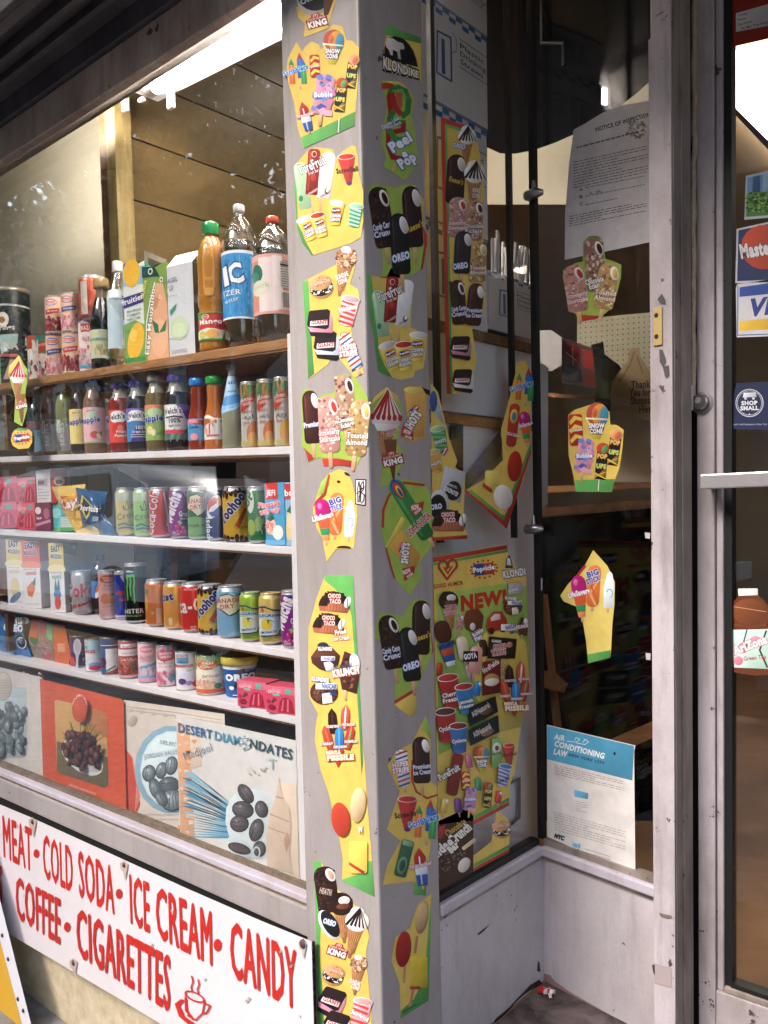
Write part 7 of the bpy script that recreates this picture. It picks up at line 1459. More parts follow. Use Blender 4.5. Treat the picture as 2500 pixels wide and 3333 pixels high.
P.part('cookie_print').ell(115, 1215, 48, 70, 0, '#c9c4c4').ell(110, 1225, 40, 58, 0, '#15151b').part('lettering').t('ORO', 78, 1240, 128, 1232, 24, '#dfe3ee', .05, '#3f6ab0', .05); taco(P, 160, 1300, 1.7, 0); P.part('red_edge').poly([(83, 1370), (248, 1358), (246, 1376), (83, 1385)], RD); P.flush()
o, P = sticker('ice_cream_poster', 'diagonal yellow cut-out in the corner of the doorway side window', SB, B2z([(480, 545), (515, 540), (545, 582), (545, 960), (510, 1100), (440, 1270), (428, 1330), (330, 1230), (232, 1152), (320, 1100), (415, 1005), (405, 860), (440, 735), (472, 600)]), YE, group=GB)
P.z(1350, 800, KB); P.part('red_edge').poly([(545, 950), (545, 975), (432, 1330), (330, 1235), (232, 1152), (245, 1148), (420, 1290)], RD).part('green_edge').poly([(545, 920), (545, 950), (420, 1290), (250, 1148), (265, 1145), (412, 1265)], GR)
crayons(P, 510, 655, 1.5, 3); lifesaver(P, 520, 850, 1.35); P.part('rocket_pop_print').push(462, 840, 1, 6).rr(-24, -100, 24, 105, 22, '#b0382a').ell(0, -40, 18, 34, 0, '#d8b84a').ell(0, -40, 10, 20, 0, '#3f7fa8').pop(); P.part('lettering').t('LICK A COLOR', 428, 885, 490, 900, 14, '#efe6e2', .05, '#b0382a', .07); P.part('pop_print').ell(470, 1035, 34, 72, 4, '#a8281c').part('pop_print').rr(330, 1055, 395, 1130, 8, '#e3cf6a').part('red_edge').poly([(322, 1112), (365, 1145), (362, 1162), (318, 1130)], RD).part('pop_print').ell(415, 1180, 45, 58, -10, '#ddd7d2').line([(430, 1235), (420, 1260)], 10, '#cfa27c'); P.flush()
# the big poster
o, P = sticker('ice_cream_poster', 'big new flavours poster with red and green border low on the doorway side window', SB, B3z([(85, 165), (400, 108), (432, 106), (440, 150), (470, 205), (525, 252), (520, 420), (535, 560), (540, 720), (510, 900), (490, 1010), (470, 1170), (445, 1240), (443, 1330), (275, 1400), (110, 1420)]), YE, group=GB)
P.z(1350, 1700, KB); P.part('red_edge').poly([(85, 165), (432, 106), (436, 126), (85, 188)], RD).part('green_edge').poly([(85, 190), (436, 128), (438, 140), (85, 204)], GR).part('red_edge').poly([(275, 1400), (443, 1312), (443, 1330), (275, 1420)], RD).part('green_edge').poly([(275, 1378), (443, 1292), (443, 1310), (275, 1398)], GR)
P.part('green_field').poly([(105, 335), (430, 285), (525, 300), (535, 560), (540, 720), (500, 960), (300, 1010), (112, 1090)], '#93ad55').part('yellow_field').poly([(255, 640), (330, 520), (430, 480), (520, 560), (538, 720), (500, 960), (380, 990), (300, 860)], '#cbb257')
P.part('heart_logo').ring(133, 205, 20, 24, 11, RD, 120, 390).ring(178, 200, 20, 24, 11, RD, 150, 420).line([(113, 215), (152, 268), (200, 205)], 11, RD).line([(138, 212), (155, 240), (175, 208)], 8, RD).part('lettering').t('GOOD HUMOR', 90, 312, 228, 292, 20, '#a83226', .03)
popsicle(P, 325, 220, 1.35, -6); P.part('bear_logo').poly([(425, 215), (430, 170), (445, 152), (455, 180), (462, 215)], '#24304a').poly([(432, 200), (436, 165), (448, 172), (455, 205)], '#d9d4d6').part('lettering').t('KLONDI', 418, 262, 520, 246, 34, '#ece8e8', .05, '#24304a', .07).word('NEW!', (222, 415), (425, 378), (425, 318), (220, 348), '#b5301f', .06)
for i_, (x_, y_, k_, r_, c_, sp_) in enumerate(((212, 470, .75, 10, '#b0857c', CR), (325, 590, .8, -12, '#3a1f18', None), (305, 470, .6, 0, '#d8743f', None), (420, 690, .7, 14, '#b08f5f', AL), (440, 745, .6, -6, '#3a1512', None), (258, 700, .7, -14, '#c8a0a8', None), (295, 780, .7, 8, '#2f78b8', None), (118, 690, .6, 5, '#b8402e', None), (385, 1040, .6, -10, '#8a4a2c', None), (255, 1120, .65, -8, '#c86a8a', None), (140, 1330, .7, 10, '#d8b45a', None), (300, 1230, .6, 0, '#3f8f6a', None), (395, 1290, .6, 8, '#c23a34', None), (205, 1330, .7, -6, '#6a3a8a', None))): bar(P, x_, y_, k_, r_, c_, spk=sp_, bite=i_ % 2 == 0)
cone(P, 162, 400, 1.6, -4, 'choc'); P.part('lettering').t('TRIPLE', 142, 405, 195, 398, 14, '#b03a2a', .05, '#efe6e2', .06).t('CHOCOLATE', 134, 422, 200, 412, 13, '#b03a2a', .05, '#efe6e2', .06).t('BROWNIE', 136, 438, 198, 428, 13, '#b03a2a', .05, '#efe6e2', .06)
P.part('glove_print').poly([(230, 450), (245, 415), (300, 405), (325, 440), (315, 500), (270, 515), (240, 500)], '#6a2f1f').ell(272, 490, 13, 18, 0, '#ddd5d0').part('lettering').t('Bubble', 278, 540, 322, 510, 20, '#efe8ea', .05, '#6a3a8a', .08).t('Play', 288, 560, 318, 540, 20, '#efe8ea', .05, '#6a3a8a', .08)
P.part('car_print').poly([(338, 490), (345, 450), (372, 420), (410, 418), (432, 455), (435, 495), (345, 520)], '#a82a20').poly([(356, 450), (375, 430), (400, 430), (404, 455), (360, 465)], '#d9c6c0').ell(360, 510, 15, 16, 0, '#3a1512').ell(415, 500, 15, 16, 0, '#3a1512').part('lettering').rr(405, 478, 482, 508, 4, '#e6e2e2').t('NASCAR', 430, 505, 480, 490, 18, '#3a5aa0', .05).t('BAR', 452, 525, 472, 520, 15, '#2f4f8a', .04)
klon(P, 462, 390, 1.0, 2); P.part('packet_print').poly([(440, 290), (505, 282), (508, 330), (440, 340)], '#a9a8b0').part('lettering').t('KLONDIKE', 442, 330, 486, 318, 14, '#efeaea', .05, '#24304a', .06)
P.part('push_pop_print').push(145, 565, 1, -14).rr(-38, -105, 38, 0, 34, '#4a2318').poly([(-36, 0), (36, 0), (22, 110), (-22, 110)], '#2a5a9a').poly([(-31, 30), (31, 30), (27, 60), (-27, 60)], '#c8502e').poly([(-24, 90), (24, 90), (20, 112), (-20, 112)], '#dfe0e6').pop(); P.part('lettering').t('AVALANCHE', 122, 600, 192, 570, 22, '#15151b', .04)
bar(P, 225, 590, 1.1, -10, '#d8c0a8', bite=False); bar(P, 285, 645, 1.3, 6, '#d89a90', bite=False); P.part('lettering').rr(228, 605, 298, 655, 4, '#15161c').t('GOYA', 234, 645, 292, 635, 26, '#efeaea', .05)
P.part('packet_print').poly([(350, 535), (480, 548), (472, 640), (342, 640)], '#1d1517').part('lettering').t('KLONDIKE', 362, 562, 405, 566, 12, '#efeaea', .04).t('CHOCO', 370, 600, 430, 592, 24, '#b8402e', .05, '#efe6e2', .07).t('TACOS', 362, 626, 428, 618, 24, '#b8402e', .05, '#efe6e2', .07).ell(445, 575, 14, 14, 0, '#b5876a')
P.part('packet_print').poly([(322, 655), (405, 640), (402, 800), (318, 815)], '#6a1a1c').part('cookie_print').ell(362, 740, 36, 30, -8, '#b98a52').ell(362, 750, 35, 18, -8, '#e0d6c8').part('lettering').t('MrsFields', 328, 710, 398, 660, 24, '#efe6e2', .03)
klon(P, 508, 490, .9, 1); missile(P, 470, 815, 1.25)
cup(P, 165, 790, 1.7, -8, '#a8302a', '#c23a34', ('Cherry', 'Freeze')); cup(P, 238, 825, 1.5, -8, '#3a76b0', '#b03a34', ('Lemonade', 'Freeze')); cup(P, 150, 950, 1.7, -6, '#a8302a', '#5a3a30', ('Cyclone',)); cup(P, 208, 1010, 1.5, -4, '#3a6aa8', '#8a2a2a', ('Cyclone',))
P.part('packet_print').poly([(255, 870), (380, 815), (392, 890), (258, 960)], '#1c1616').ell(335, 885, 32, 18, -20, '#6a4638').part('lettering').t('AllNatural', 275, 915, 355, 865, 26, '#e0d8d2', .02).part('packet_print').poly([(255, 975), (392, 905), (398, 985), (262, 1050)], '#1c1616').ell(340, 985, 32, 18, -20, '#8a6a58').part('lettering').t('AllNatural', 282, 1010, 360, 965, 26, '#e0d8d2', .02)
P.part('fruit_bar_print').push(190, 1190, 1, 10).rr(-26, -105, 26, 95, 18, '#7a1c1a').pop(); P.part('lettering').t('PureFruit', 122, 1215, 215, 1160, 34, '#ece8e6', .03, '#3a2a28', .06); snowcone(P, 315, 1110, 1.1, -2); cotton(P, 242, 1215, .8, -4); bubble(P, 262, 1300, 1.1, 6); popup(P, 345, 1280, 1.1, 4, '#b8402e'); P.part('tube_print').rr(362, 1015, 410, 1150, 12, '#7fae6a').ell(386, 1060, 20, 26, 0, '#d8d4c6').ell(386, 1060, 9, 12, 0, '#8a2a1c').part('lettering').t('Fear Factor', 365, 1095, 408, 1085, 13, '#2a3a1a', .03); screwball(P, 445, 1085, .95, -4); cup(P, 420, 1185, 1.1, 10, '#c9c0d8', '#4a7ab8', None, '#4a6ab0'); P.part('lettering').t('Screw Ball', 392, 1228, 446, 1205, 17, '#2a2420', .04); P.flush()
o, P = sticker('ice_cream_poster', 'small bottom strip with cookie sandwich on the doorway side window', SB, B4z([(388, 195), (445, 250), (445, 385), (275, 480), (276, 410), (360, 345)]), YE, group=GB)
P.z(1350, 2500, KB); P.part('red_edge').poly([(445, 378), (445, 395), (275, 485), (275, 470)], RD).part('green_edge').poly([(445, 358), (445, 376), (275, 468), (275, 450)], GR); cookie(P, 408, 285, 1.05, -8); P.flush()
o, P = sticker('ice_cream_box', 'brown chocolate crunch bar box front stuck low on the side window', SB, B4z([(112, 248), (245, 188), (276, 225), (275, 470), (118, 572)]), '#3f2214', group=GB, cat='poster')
P.z(1350, 2500, KB); P.part('crunch_bar_print').push(175, 420, 1, -38).rr(-95, -32, 62, 36, 14, '#3a2319').specks(-16, 0, 76, 34, 150, 6, ['#5f4432', '#241511', '#8a705c', '#3a2a3a'], seed=4, box=True).rr(62, -9, 140, 9, 8, '#d8c09a').pop().part('lettering').t('Chocolate', 155, 322, 244, 258, 30, '#d8b04a', .03).t('Crunch', 182, 360, 268, 285, 46, '#efe6dc', .06, '#15100e', .07).t('Sundae', 70, 452, 185, 355, 46, '#efe6dc', .06, '#15100e', .07).t('Bar', 172, 400, 210, 365, 34, '#efe6dc', .06, '#15100e', .07).part('badge').poly([(112, 280), (140, 265), (146, 300), (130, 330), (112, 335)], '#a8302a').part('badge').ell(232, 455, 26, 38, 30, '#d6cdc0'); P.flush()

# stock behind the side window ------------------------------------------------------------
XI = XB-.07
def xbox(name, label, cat, x0, x1, yt, yb, X, dep, col, mt='tin', group=None):
    a, c = onX(x0, yt, X), onX(x1, yt, X); zb_ = onX((x0+x1)/2, yb, X)[2]; zt_ = onX((x0+x1)/2, yt, X)[2]
    o = empty(name, label, cat, group, (X, a[1], zb_))
    b = MB(); b.box(X-dep, X, a[1], c[1], zb_, zt_, col); b.build('carton', mt, o, .002)
    W, Hh = c[1]-a[1], zt_-zb_
    return o, Print(lambda u, v, h: (X+.0006+h, a[1]+u*W, zb_+v*Hh), o, mt, 5e-5, 0, False, Hh/W)
def straw(P):
    P.part('check_print').up()
    for i in range(10):
        for j in range(2):
            if (i+j) % 2 == 0: P.rect(i*.1, .90+j*.05, i*.1+.1, .95+j*.05, '#2f5f96', True)
    P.rect(0, .0, 1, .015, '#2f5f96').part('glass_print').line([(.2, .3), (.22, .72), (.42, .74), (.42, .3), (.2, .3)], .022, '#2f4f86').line([(.30, .34), (.30, .66)], .05, '#2f4f86').line([(.44, .6), (.5, .64), (.5, .76), (.44, .8)], .015, '#7f93b8')
    P.part('lettering').t('Plastic', .56, .70, .94, .69, .055, '#3a3f4a', .01).t('Drinking', .56, .62, .97, .61, .055, '#3a3f4a', .01).t('Straws', .56, .54, .92, .53, .055, '#3a3f4a', .01).line([(.54, .79), (.98, .78)], .008, '#3a4f78').line([(.54, .50), (.98, .49)], .008, '#3a4f78').line([(0, .3), (1, .3)], .004, '#a9a6a8'); P.flush()
for yt, yb, lab in ((-120, 45, 'dim straw carton, highest of the stack behind the side window'), (48, 365, 'straw carton second from top behind the side window'), (369, 745, 'straw carton behind the red edged tall poster'), (749, 1072, 'bottom straw carton of the stack, standing on wood rail')):
    o, P = xbox('straw_carton', lab, 'carton', 1372, 1583, yt, yb, XI, .2, '#c3c0c2', group='straw cartons behind the side window'); straw(P)
o, P = xbox('straw_carton', 'opened straw carton with loose straws by the glass corner', 'carton', 1590, 1748, 905, 1092, XI-.03, .12, '#c3c0c2', group='straw cartons behind the side window'); straw(P)
ls = empty('loose_straws', 'bunch of loose white wrapped straws standing in the opened carton', 'straws', loc=tuple(onX(1660, 905, XI-.05)))
for i in range(26):
    px = rg.uniform(1592, 1742); py = 760+(px-1592)*.55+rg.uniform(-30, 25); t = onX(px+rg.uniform(-10, 20), py, XI-.05-rg.uniform(0, .05)); b0 = onX(px, 930, XI-.05-rg.uniform(0, .05))
    b = MB(); b.tube([b0, t], .0038, 7, '#cfcbcc'); b.build('straw', 'tin', ls)
cb = empty('side_cabinet', 'pale cabinet side with wood rails behind the side window', 'cabinet', loc=tuple(onX(1550, 2800, XI-.02)))
def xpan(name, x0, x1, yt, yb, X, dep, m):
    a, c = onX(x0, yt, X), onX(x1, yt, X); b = MB(); b.box(X-dep, X, a[1], c[1], onX((x0+x1)/2, yb, X)[2], onX((x0+x1)/2, yt, X)[2]); return b.build(name, m, cb)
xpan('wood_rail', 1372, 1735, 1074, 1106, XI+.004, .3, 'oldwood')
xpan('upper_panel', 1372, 1735, 1108, 1350, XI-.004, .02, 'greyboard')
xpan('wood_rail', 1372, 1660, 1352, 1382, XI+.002, .02, 'wood')
xpan('lower_panel', 1372, 1735, 1384, 2850, XI-.006, .02, 'greyboard')
b = MB(); ext(b, B2z([(232, 1085), (395, 872), (412, 915), (405, 985), (245, 1150)]), '#6b675e', lambda x, y, h: onX(x, y, XI+.012+h), .012); b.build('grey_brace', 'matte', cb)
b = MB(); ext(b, B2z([(165, 840), (228, 840), (228, 1298), (190, 1290)]), '#2a211b', lambda x, y, h: onX(x, y, XI+.004+h), .004); b.build('dark_slot', 'matte', cb)
b = MB(); ext(b, B4z([(448, 60), (498, 40), (498, 235), (450, 275), (450, 255), (482, 225), (482, 60), (448, 78)]), '#4a4648', lambda x, y, h: onX(x, y, XI+.004+h), .004); b.build('grey_edge', 'matte', cb)

# papers and cut-outs on the front window -------------------------------------------------------
o, P = sticker('inspection_notice', 'curled white inspection notice high on the doorway front window', mapC, B1z([(745, 610), (800, 580), (880, 530), (960, 497), (1110, 472), (1112, 1135), (900, 1180), (800, 1200), (704, 1220), (706, 1000), (722, 800)]), '#cfcacc', group=None, cat='notice')
P.z(1350, 0, KB); P.part('lettering').t('NOTICE OF INSPECTION', 852, 618, 1108, 545, 20, '#1f1c1e', .03).part('seal_print').specks(1040, 610, 45, 45, 60, 9, ['#8f898c', '#a8a3a6', '#77716f'], seed=3).part('small_print').para(760, 690, 1090, 690, 1, '#55504f', 7, 2, -.26).para(745, 760, 1095, 880, 10, '#6f6a6b', 4, 3, -.22).para(800, 880, 1080, 960, 3, '#77716f', 4, 5, -.2).para(725, 1015, 1090, 1060, 5, '#6a6566', 4, 6, -.2)
for k, c_ in enumerate('ABC'): P.part('lettering').t(c_, 775, 898+k*34, 790, 896+k*34, 15, '#2a2728', .02)
P.part('smudge').specks(860, 905, 60, 10, 8, 7, ['#8f8a8a'], seed=9); P.flush()
o, P = sticker('ice_cream_sticker', 'cut-out of three crunchy bars stuck below the inspection notice', mapC, B2z([(693, 140), (715, 105), (755, 80), (788, 75), (790, -15), (815, -45), (860, -48), (885, -30), (895, 60), (940, 75), (970, 90), (968, 150), (945, 240), (905, 310), (850, 345), (770, 358), (755, 320), (720, 300), (712, 220)]), LM, group='cut-outs on the front window')
P.z(1350, 800, KB); P.part('red_edge').poly([(758, 322), (870, 330), (905, 312), (850, 345), (770, 358)], RD); bar(P, 845, 90, 2.0, -4, '#8a6658', spk=EC, inner='#3a1512', ky=2.5, st=False); bar(P, 755, 200, 2.1, -8, '#c08a80', spk=CR, inner='#c23a30', words=('Strawberry', 'Shortcake'), wo='#b0404a', ky=2.2); bar(P, 900, 190, 2.1, 10, '#b08f5f', spk=AL, inner='#dcb860', words=('Toasted', 'Almond'), wo='#8a5a2a', ky=2.2); P.part('lettering').t('Chocolate', 805, 185, 888, 165, 26, '#efe8e6', .04, '#3a201a', .06).t('Eclair', 822, 205, 872, 192, 24, '#efe8e6', .04, '#3a201a', .06); P.flush()
o, P = sticker('ice_cream_sticker', 'cut-out of snow cone and push-up pops on the front window', mapC, B2z([(720, 795), (750, 770), (820, 747), (875, 750), (915, 780), (918, 840), (950, 842), (982, 865), (975, 950), (962, 1040), (938, 1100), (925, 1157), (757, 1155), (745, 1080), (722, 980)]), YE, group='cut-outs on the front window')
P.z(1350, 800, KB); P.part('green_edge').poly([(752, 1100), (938, 1095), (925, 1157), (757, 1155)], GR); cotton(P, 757, 865, 1.35, -3); snowcone(P, 855, 825, 1.6, 3); popup(P, 938, 945, 1.55, 8, '#d89a6a'); popup(P, 878, 1010, 1.55, 6, '#b8402e'); bubble(P, 798, 985, 1.6, 8); P.part('white_stick').line([(865, 1100), (862, 1150)], 4, '#ece6e2'); P.flush()
o, P = sticker('ice_cream_sticker', 'pale yellow cut-out with orange pop low on the front window', mapC, B3z([(683, 345), (720, 290), (765, 245), (800, 200), (838, 130), (905, 205), (940, 280), (938, 380), (928, 480), (922, 600), (918, 635), (815, 662), (805, 560), (790, 470), (770, 400), (700, 372)]), '#e0c86e', group='cut-outs on the front window')
P.z(1350, 1700, KB); P.part('green_edge').poly([(812, 620), (920, 600), (918, 635), (815, 662)], GR).part('red_edge').line([(740, 285), (765, 250), (800, 205)], 12, RD); whitepop(P, 912, 320, 1.5); bigstick(P, 840, 300, 1.8); lifesaver(P, 775, 345, 1.8); P.flush()
o, P = sticker('cooling_notice', 'white notice with blue header about air conditioning on the front window', mapC, [(1349+622*KB, 1700+950*KB), (1350+1037*KB, 1700+1048*KB), (1350+1030*KB, 1700+1075*KB), (1350+1036*KB, 2500+480*KB), (1350+985*KB, 2500+472*KB), (1350+800*KB, 2500+400*KB), (1350+622*KB, 2500+322*KB)], '#d9d3d0', group=None, cat='notice')
P.z(1350, 1700, KB); P.part('blue_header').poly([(622, 955), (1030, 1050), (1022, 1213), (622, 1112)], '#4f97b8').part('lettering').t('AiR', 655, 1018, 702, 1026, 26, '#e6e6e4', .04).t('CONDITIONING', 655, 1050, 886, 1110, 27, '#e6e6e4', .04).t('LAW', 652, 1088, 712, 1102, 27, '#e6e6e4', .04).t('NEW YORK CITY', 722, 1096, 890, 1138, 13, '#26384a', .03).part('swirl_print').line([(715, 1028), (760, 1032), (775, 1018), (758, 1010), (752, 1022)], 3, '#dfe6e6').line([(760, 1036), (800, 1044), (816, 1030), (798, 1018), (792, 1034)], 3, '#dfe6e6')
P.part('small_print').para(655, 1138, 985, 1178, 5, '#a8a09a', 4, 3, .24).part('inset_print').poly([(748, 1255), (815, 1272), (813, 1300), (750, 1288)], '#5fa6c6').para(755, 1308, 810, 1350, 5, '#a09a96', 3, 6, .2).part('small_print').para(655, 1358, 990, 1440, 8, '#b0a8a2', 4, 7, .28)
P.part('lettering').t('NYC', 655, 1480, 698, 1494, 20, '#1c1a1c', .08).part('seal_print').specks(758, 1518, 18, 18, 26, 6, ['#6fb0cc', '#5a9fc0'], seed=5, box=True).part('small_print').para(800, 1532, 920, 1560, 3, '#a8a09a', 4, 8, .3).part('dark_mark').ell(938, 1086, 5, 8, 0, '#1a1818'); P.flush()
# tape scraps
for k, (x, y, w, h_) in enumerate(((1093, 62, 26, 30), (1096, 630, 24, 34), (580, 290, 40, 60))):
    o, P = sticker('tape_scrap', ('upper scrap of white tape on the front window beside the frame', 'lower scrap of white tape on the front window beside the frame', 'scrap of grey tape at the corner of the two doorway windows')[k], mapC, B3z([(x-w/2, y-h_/2), (x+w/2, y-h_/2+3), (x+w/2-2, y+h_/2), (x-w/2+3, y+h_/2-2)]), '#b9b4b6', group=None, cat='tape')

# stickers on the door ---------------------------------------------------------------------------
GD = 'stickers on the glass door'
o, P = sticker('service_sign', 'red sign with white form label at the top of the door', mapD, B1z([(1466, 10), (1800, -90), (1800, 150), (1470, 225)]), '#8f2a1e', group=GD)
P.z(1350, 0, KB); P.part('form_label').poly([(1508, 62), (1800, -20), (1800, 95), (1508, 150)], '#b9b5b0').part('small_print').t('Company', 1520, 76, 1562, 66, 10, '#3a3634', .02).t('Phone', 1520, 98, 1552, 90, 10, '#3a3634', .02).t('Days of Service', 1520, 120, 1585, 104, 10, '#3a3634', .02).t('Su Mo Tue Wed', 1535, 138, 1660, 108, 10, '#3a3634', .02); P.flush()
o, P = sticker('farm_sticker', 'small sticker of green produce before city towers on the door', mapD, B1z([(1555, 825), (1800, 770), (1800, 1010), (1548, 1032)]), '#b9c4cc', group=GD)
P.z(1350, 0, KB); P.part('city_print').poly([(1562, 835), (1800, 785), (1800, 900), (1560, 905)], '#5f86b0').poly([(1585, 905), (1588, 830), (1620, 822), (1622, 900)], '#3a5a80').poly([(1632, 900), (1634, 820), (1665, 815), (1668, 900)], '#8fa9c0').part('produce_print').poly([(1558, 905), (1800, 890), (1800, 1000), (1556, 1018)], '#4f7a34').specks(1630, 950, 70, 45, 130, 9, ['#6f9a44', '#3a5f28', '#8fb55a', '#2a451c'], seed=5, box=True); P.flush()
o, P = sticker('card_sticker', 'upper payment card sticker with red circle on navy on the door', mapD, zz((1350, 0), KB)([(1512, 1075), (1800, 1010), (1800, 1320), (1505, 1330)]), '#d0cdd0', group=GD)
P.z(1350, 0, KB); P.part('navy_field').poly([(1520, 1082), (1800, 1020), (1800, 1308), (1514, 1320)], '#27305a').ell(1640, 1160, 108, 105, 0, '#b8452c').ell(1780, 1150, 100, 105, 0, '#c98a2c').part('lettering').t('MasterCard', 1535, 1212, 1800, 1170, 66, '#e3e0e0', .05, '#3a2024', .03); P.flush()
o, P = sticker('card_sticker', 'lower payment card sticker with blue and yellow bands on the door', mapD, zz((1350, 800), KB)([(1515, 180), (1800, 140), (1800, 420), (1512, 430), (1508, 200)]), '#d6d3d6', group=GD)
P.z(1350, 800, KB); P.part('band_print').poly([(1525, 195), (1800, 155), (1800, 212), (1525, 240)], '#2f4a92').poly([(1525, 355), (1800, 325), (1800, 385), (1525, 400)], '#d8ae38').line([(1518, 190), (1516, 420), (1790, 410)], 4, '#3f5a9a').part('lettering').t('VISA', 1568, 330, 1800, 300, 82, '#2f4486', .05, tl=(1585, 248)); P.flush()
o, P = sticker('shop_sticker', 'navy sticker with round white shop emblem on the door', mapD, zz((1350, 800), KB)([(1510, 645), (1800, 630), (1800, 865), (1478, 862), (1475, 790)]), '#1c2546', group=GD)
P.z(1350, 800, KB); P.part('emblem_print').ring(1572, 738, 64, 64, 4, '#c9cbd6').ring(1572, 738, 57, 57, 2, '#c9cbd6').poly([(1540, 712), (1545, 690), (1600, 688), (1606, 710)], '#c9cbd6').rect(1548, 712, 1560, 722, '#c9cbd6').rect(1585, 712, 1597, 722, '#c9cbd6').part('lettering').t('SHOP', 1535, 748, 1608, 746, 19, '#dfe0e6', .05).t('SMALL', 1530, 772, 1614, 770, 19, '#dfe0e6', .05).t('Support small businesses in New York', 1485, 842, 1655, 842, 9, '#9aa0b4', .02).ell(1545, 788, 3, 3, 0, '#c9cbd6').ell(1572, 792, 4, 4, 0, '#c9cbd6').ell(1600, 788, 3, 3, 0, '#c9cbd6'); P.flush()
o, P = sticker('bottle_sticker', 'amber tea bottle shaped sticker with pink blossom label low on the door', mapD, zz((1350, 1700), KB)([(1520, 312), (1610, 310), (1612, 345), (1640, 365), (1668, 410), (1668, 450), (1648, 485), (1690, 495), (1700, 690), (1690, 712), (1600, 720), (1500, 705), (1490, 560), (1484, 505), (1500, 470), (1478, 425), (1490, 380), (1522, 345)]), '#5f3019', group=GD)
P.z(1350, 1700, KB); P.part('cap_print').poly([(1519, 312), (1610, 310), (1612, 342), (1520, 345)], '#e6e2e4').part('bottle_print').ell(1570, 420, 80, 62, 0, '#6f3c20').line([(1500, 480), (1570, 492), (1650, 480)], 8, '#6f3a20').line([(1490, 395), (1650, 420)], 3, '#c08a62').part('label_print').poly([(1486, 505), (1695, 500), (1700, 690), (1500, 682)], '#b5d0c4').ell(1540, 590, 24, 26, 0, '#d87a90').ell(1600, 555, 28, 22, 0, '#d88a9c').ell(1520, 650, 22, 22, 0, '#d87a90').line([(1560, 505), (1545, 560), (1575, 600)], 6, '#2a2424').line([(1650, 510), (1620, 600), (1655, 680)], 8, '#2a2424').part('lettering').t('AriZona', 1505, 620, 1655, 565, 40, '#dfe6e2', .05, '#c06a7a', .06).t('Green Tea', 1545, 650, 1650, 640, 20, '#a83a4a', .02); P.flush()
# ------------------------------------------------------------------ inside, seen through the doorway glass
def sheet(parent, name, pts, Y, th, col=None, m='matte'):
    b = MB(); ext(b, pts, col or '#888888', mapY(Y), th); return b.build(name, m, parent)
hd = empty('dark_hood', 'big black curved hood hanging at the top behind the front window', 'hood', loc=tuple(onY(1900, 400, 1.9)))
pts = B1z([(335, 690), (400, 720), (470, 722), (560, 705), (660, 670), (760, 625), (860, 570), (950, 510), (1040, 440), (1150, 340), (1260, 220), (1260, -150), (335, -150)])
sheet(hd, 'hood', pts, 1.95, .35, '#0e0e0f', 'black')
pt = empty('cream_glow_panel', 'cream partition lit from above, seen under the black hood', 'partition', loc=tuple(onY(1750, 700, 2.7)))  # panel put in to give the cream glow under the hood
sheet(pt, 'panel', B1z([(340, 640), (760, 560), (1100, 380), (1240, 300), (1240, 800), (760, 960), (340, 960)]), 2.7, .05, '#c2baa6')
gb = empty('hood_bracket', 'thin metal bracket hanging on the black hood', 'bracket', loc=tuple(onY(1800, 150, 1.93)))
b = MB(); b.tube([onY(1765, 0, 1.93), onY(1765, 140, 1.93), onY(1835, 140, 1.93), onY(1836, 215, 1.93)], .006, 8); b.build('rod', 'rubber', gb)
ct = empty('counter_stand', 'white and wood counter stand with ledges behind the front window', 'counter', loc=tuple(onY(1900, 1700, 2.1)))
sheet(ct, 'white_slab', B2z([(562, 548), (600, 552), (627, 572), (624, 1215), (605, 1232), (562, 1235)]), 1.78, .03, m='whitebox')
sheet(ct, 'ledge', B2z([(620, 690), (850, 708), (850, 722), (620, 708)]), 2.1, .2, m='wood')
sheet(ct, 'beige_front', B2z([(890, 828), (1240, 818), (1240, 1110), (890, 1110)]), 2.35, .05, m='plaster')
sheet(ct, 'ledge', B2z([(600, 1130), (1240, 1104), (1240, 1130), (600, 1160)]), 2.1, .25, m='wood')
sheet(ct, 'ledge', B2z([(565, 1235), (1240, 1180), (1240, 1215), (565, 1275)]), 2.0, .2, m='oldwood')
sheet(ct, 'dark_front', B2z([(560, 1280), (1240, 1220), (1240, 2700), (560, 2700)]), 2.3, .05, m='black')
sheet(ct, 'wood_leg', B3z([(590, 330), (625, 340), (690, 960), (650, 960)]), 2.05, .04, m='oldwood')
sheet(ct, 'wood_brace', B3z([(575, 690), (660, 705), (720, 760), (700, 800), (580, 770)]), 2.02, .03, m='oldwood')
sheet(ct, 'floor_board', B3z([(870, 1040), (1240, 880), (1240, 960), (870, 1120)]), 2.1, .1, m='wood')
pgb = empty('pegboard', 'cream pegboard with rows of holes behind the front window', 'pegboard', loc=tuple(onY(2000, 1200, 2.45)))
sheet(pgb, 'board', B2z([(762, 345), (1240, 300), (1240, 620), (762, 640)]), 2.45, .01, '#948d76')
P = Print(mapY(2.4495), pgb); P.part('holes').z(1350, 800, KB).up()
for i in range(19):
    for j in range(12): P.ell(778+i*25, 362+j*24-i*2.3, 3.2, 3.6, 0, '#2a251d', 7, same=True)
P.flush()
bgo = empty('carrier_bag', 'tan knotted carrier bag with dark thank-you lettering hanging by the pegboard', 'bag', loc=tuple(onY(2060, 1370, 2.2)))
pts = B2z([(925, 640), (960, 590), (1000, 540), (1010, 485), (1055, 480), (1058, 520), (1085, 560), (1110, 600), (1160, 700), (1160, 822), (930, 815), (918, 720)])
b = MB(); ext(b, pts, '#8d7450', mapY(2.2), .08); b.build('bag', 'matte', bgo)
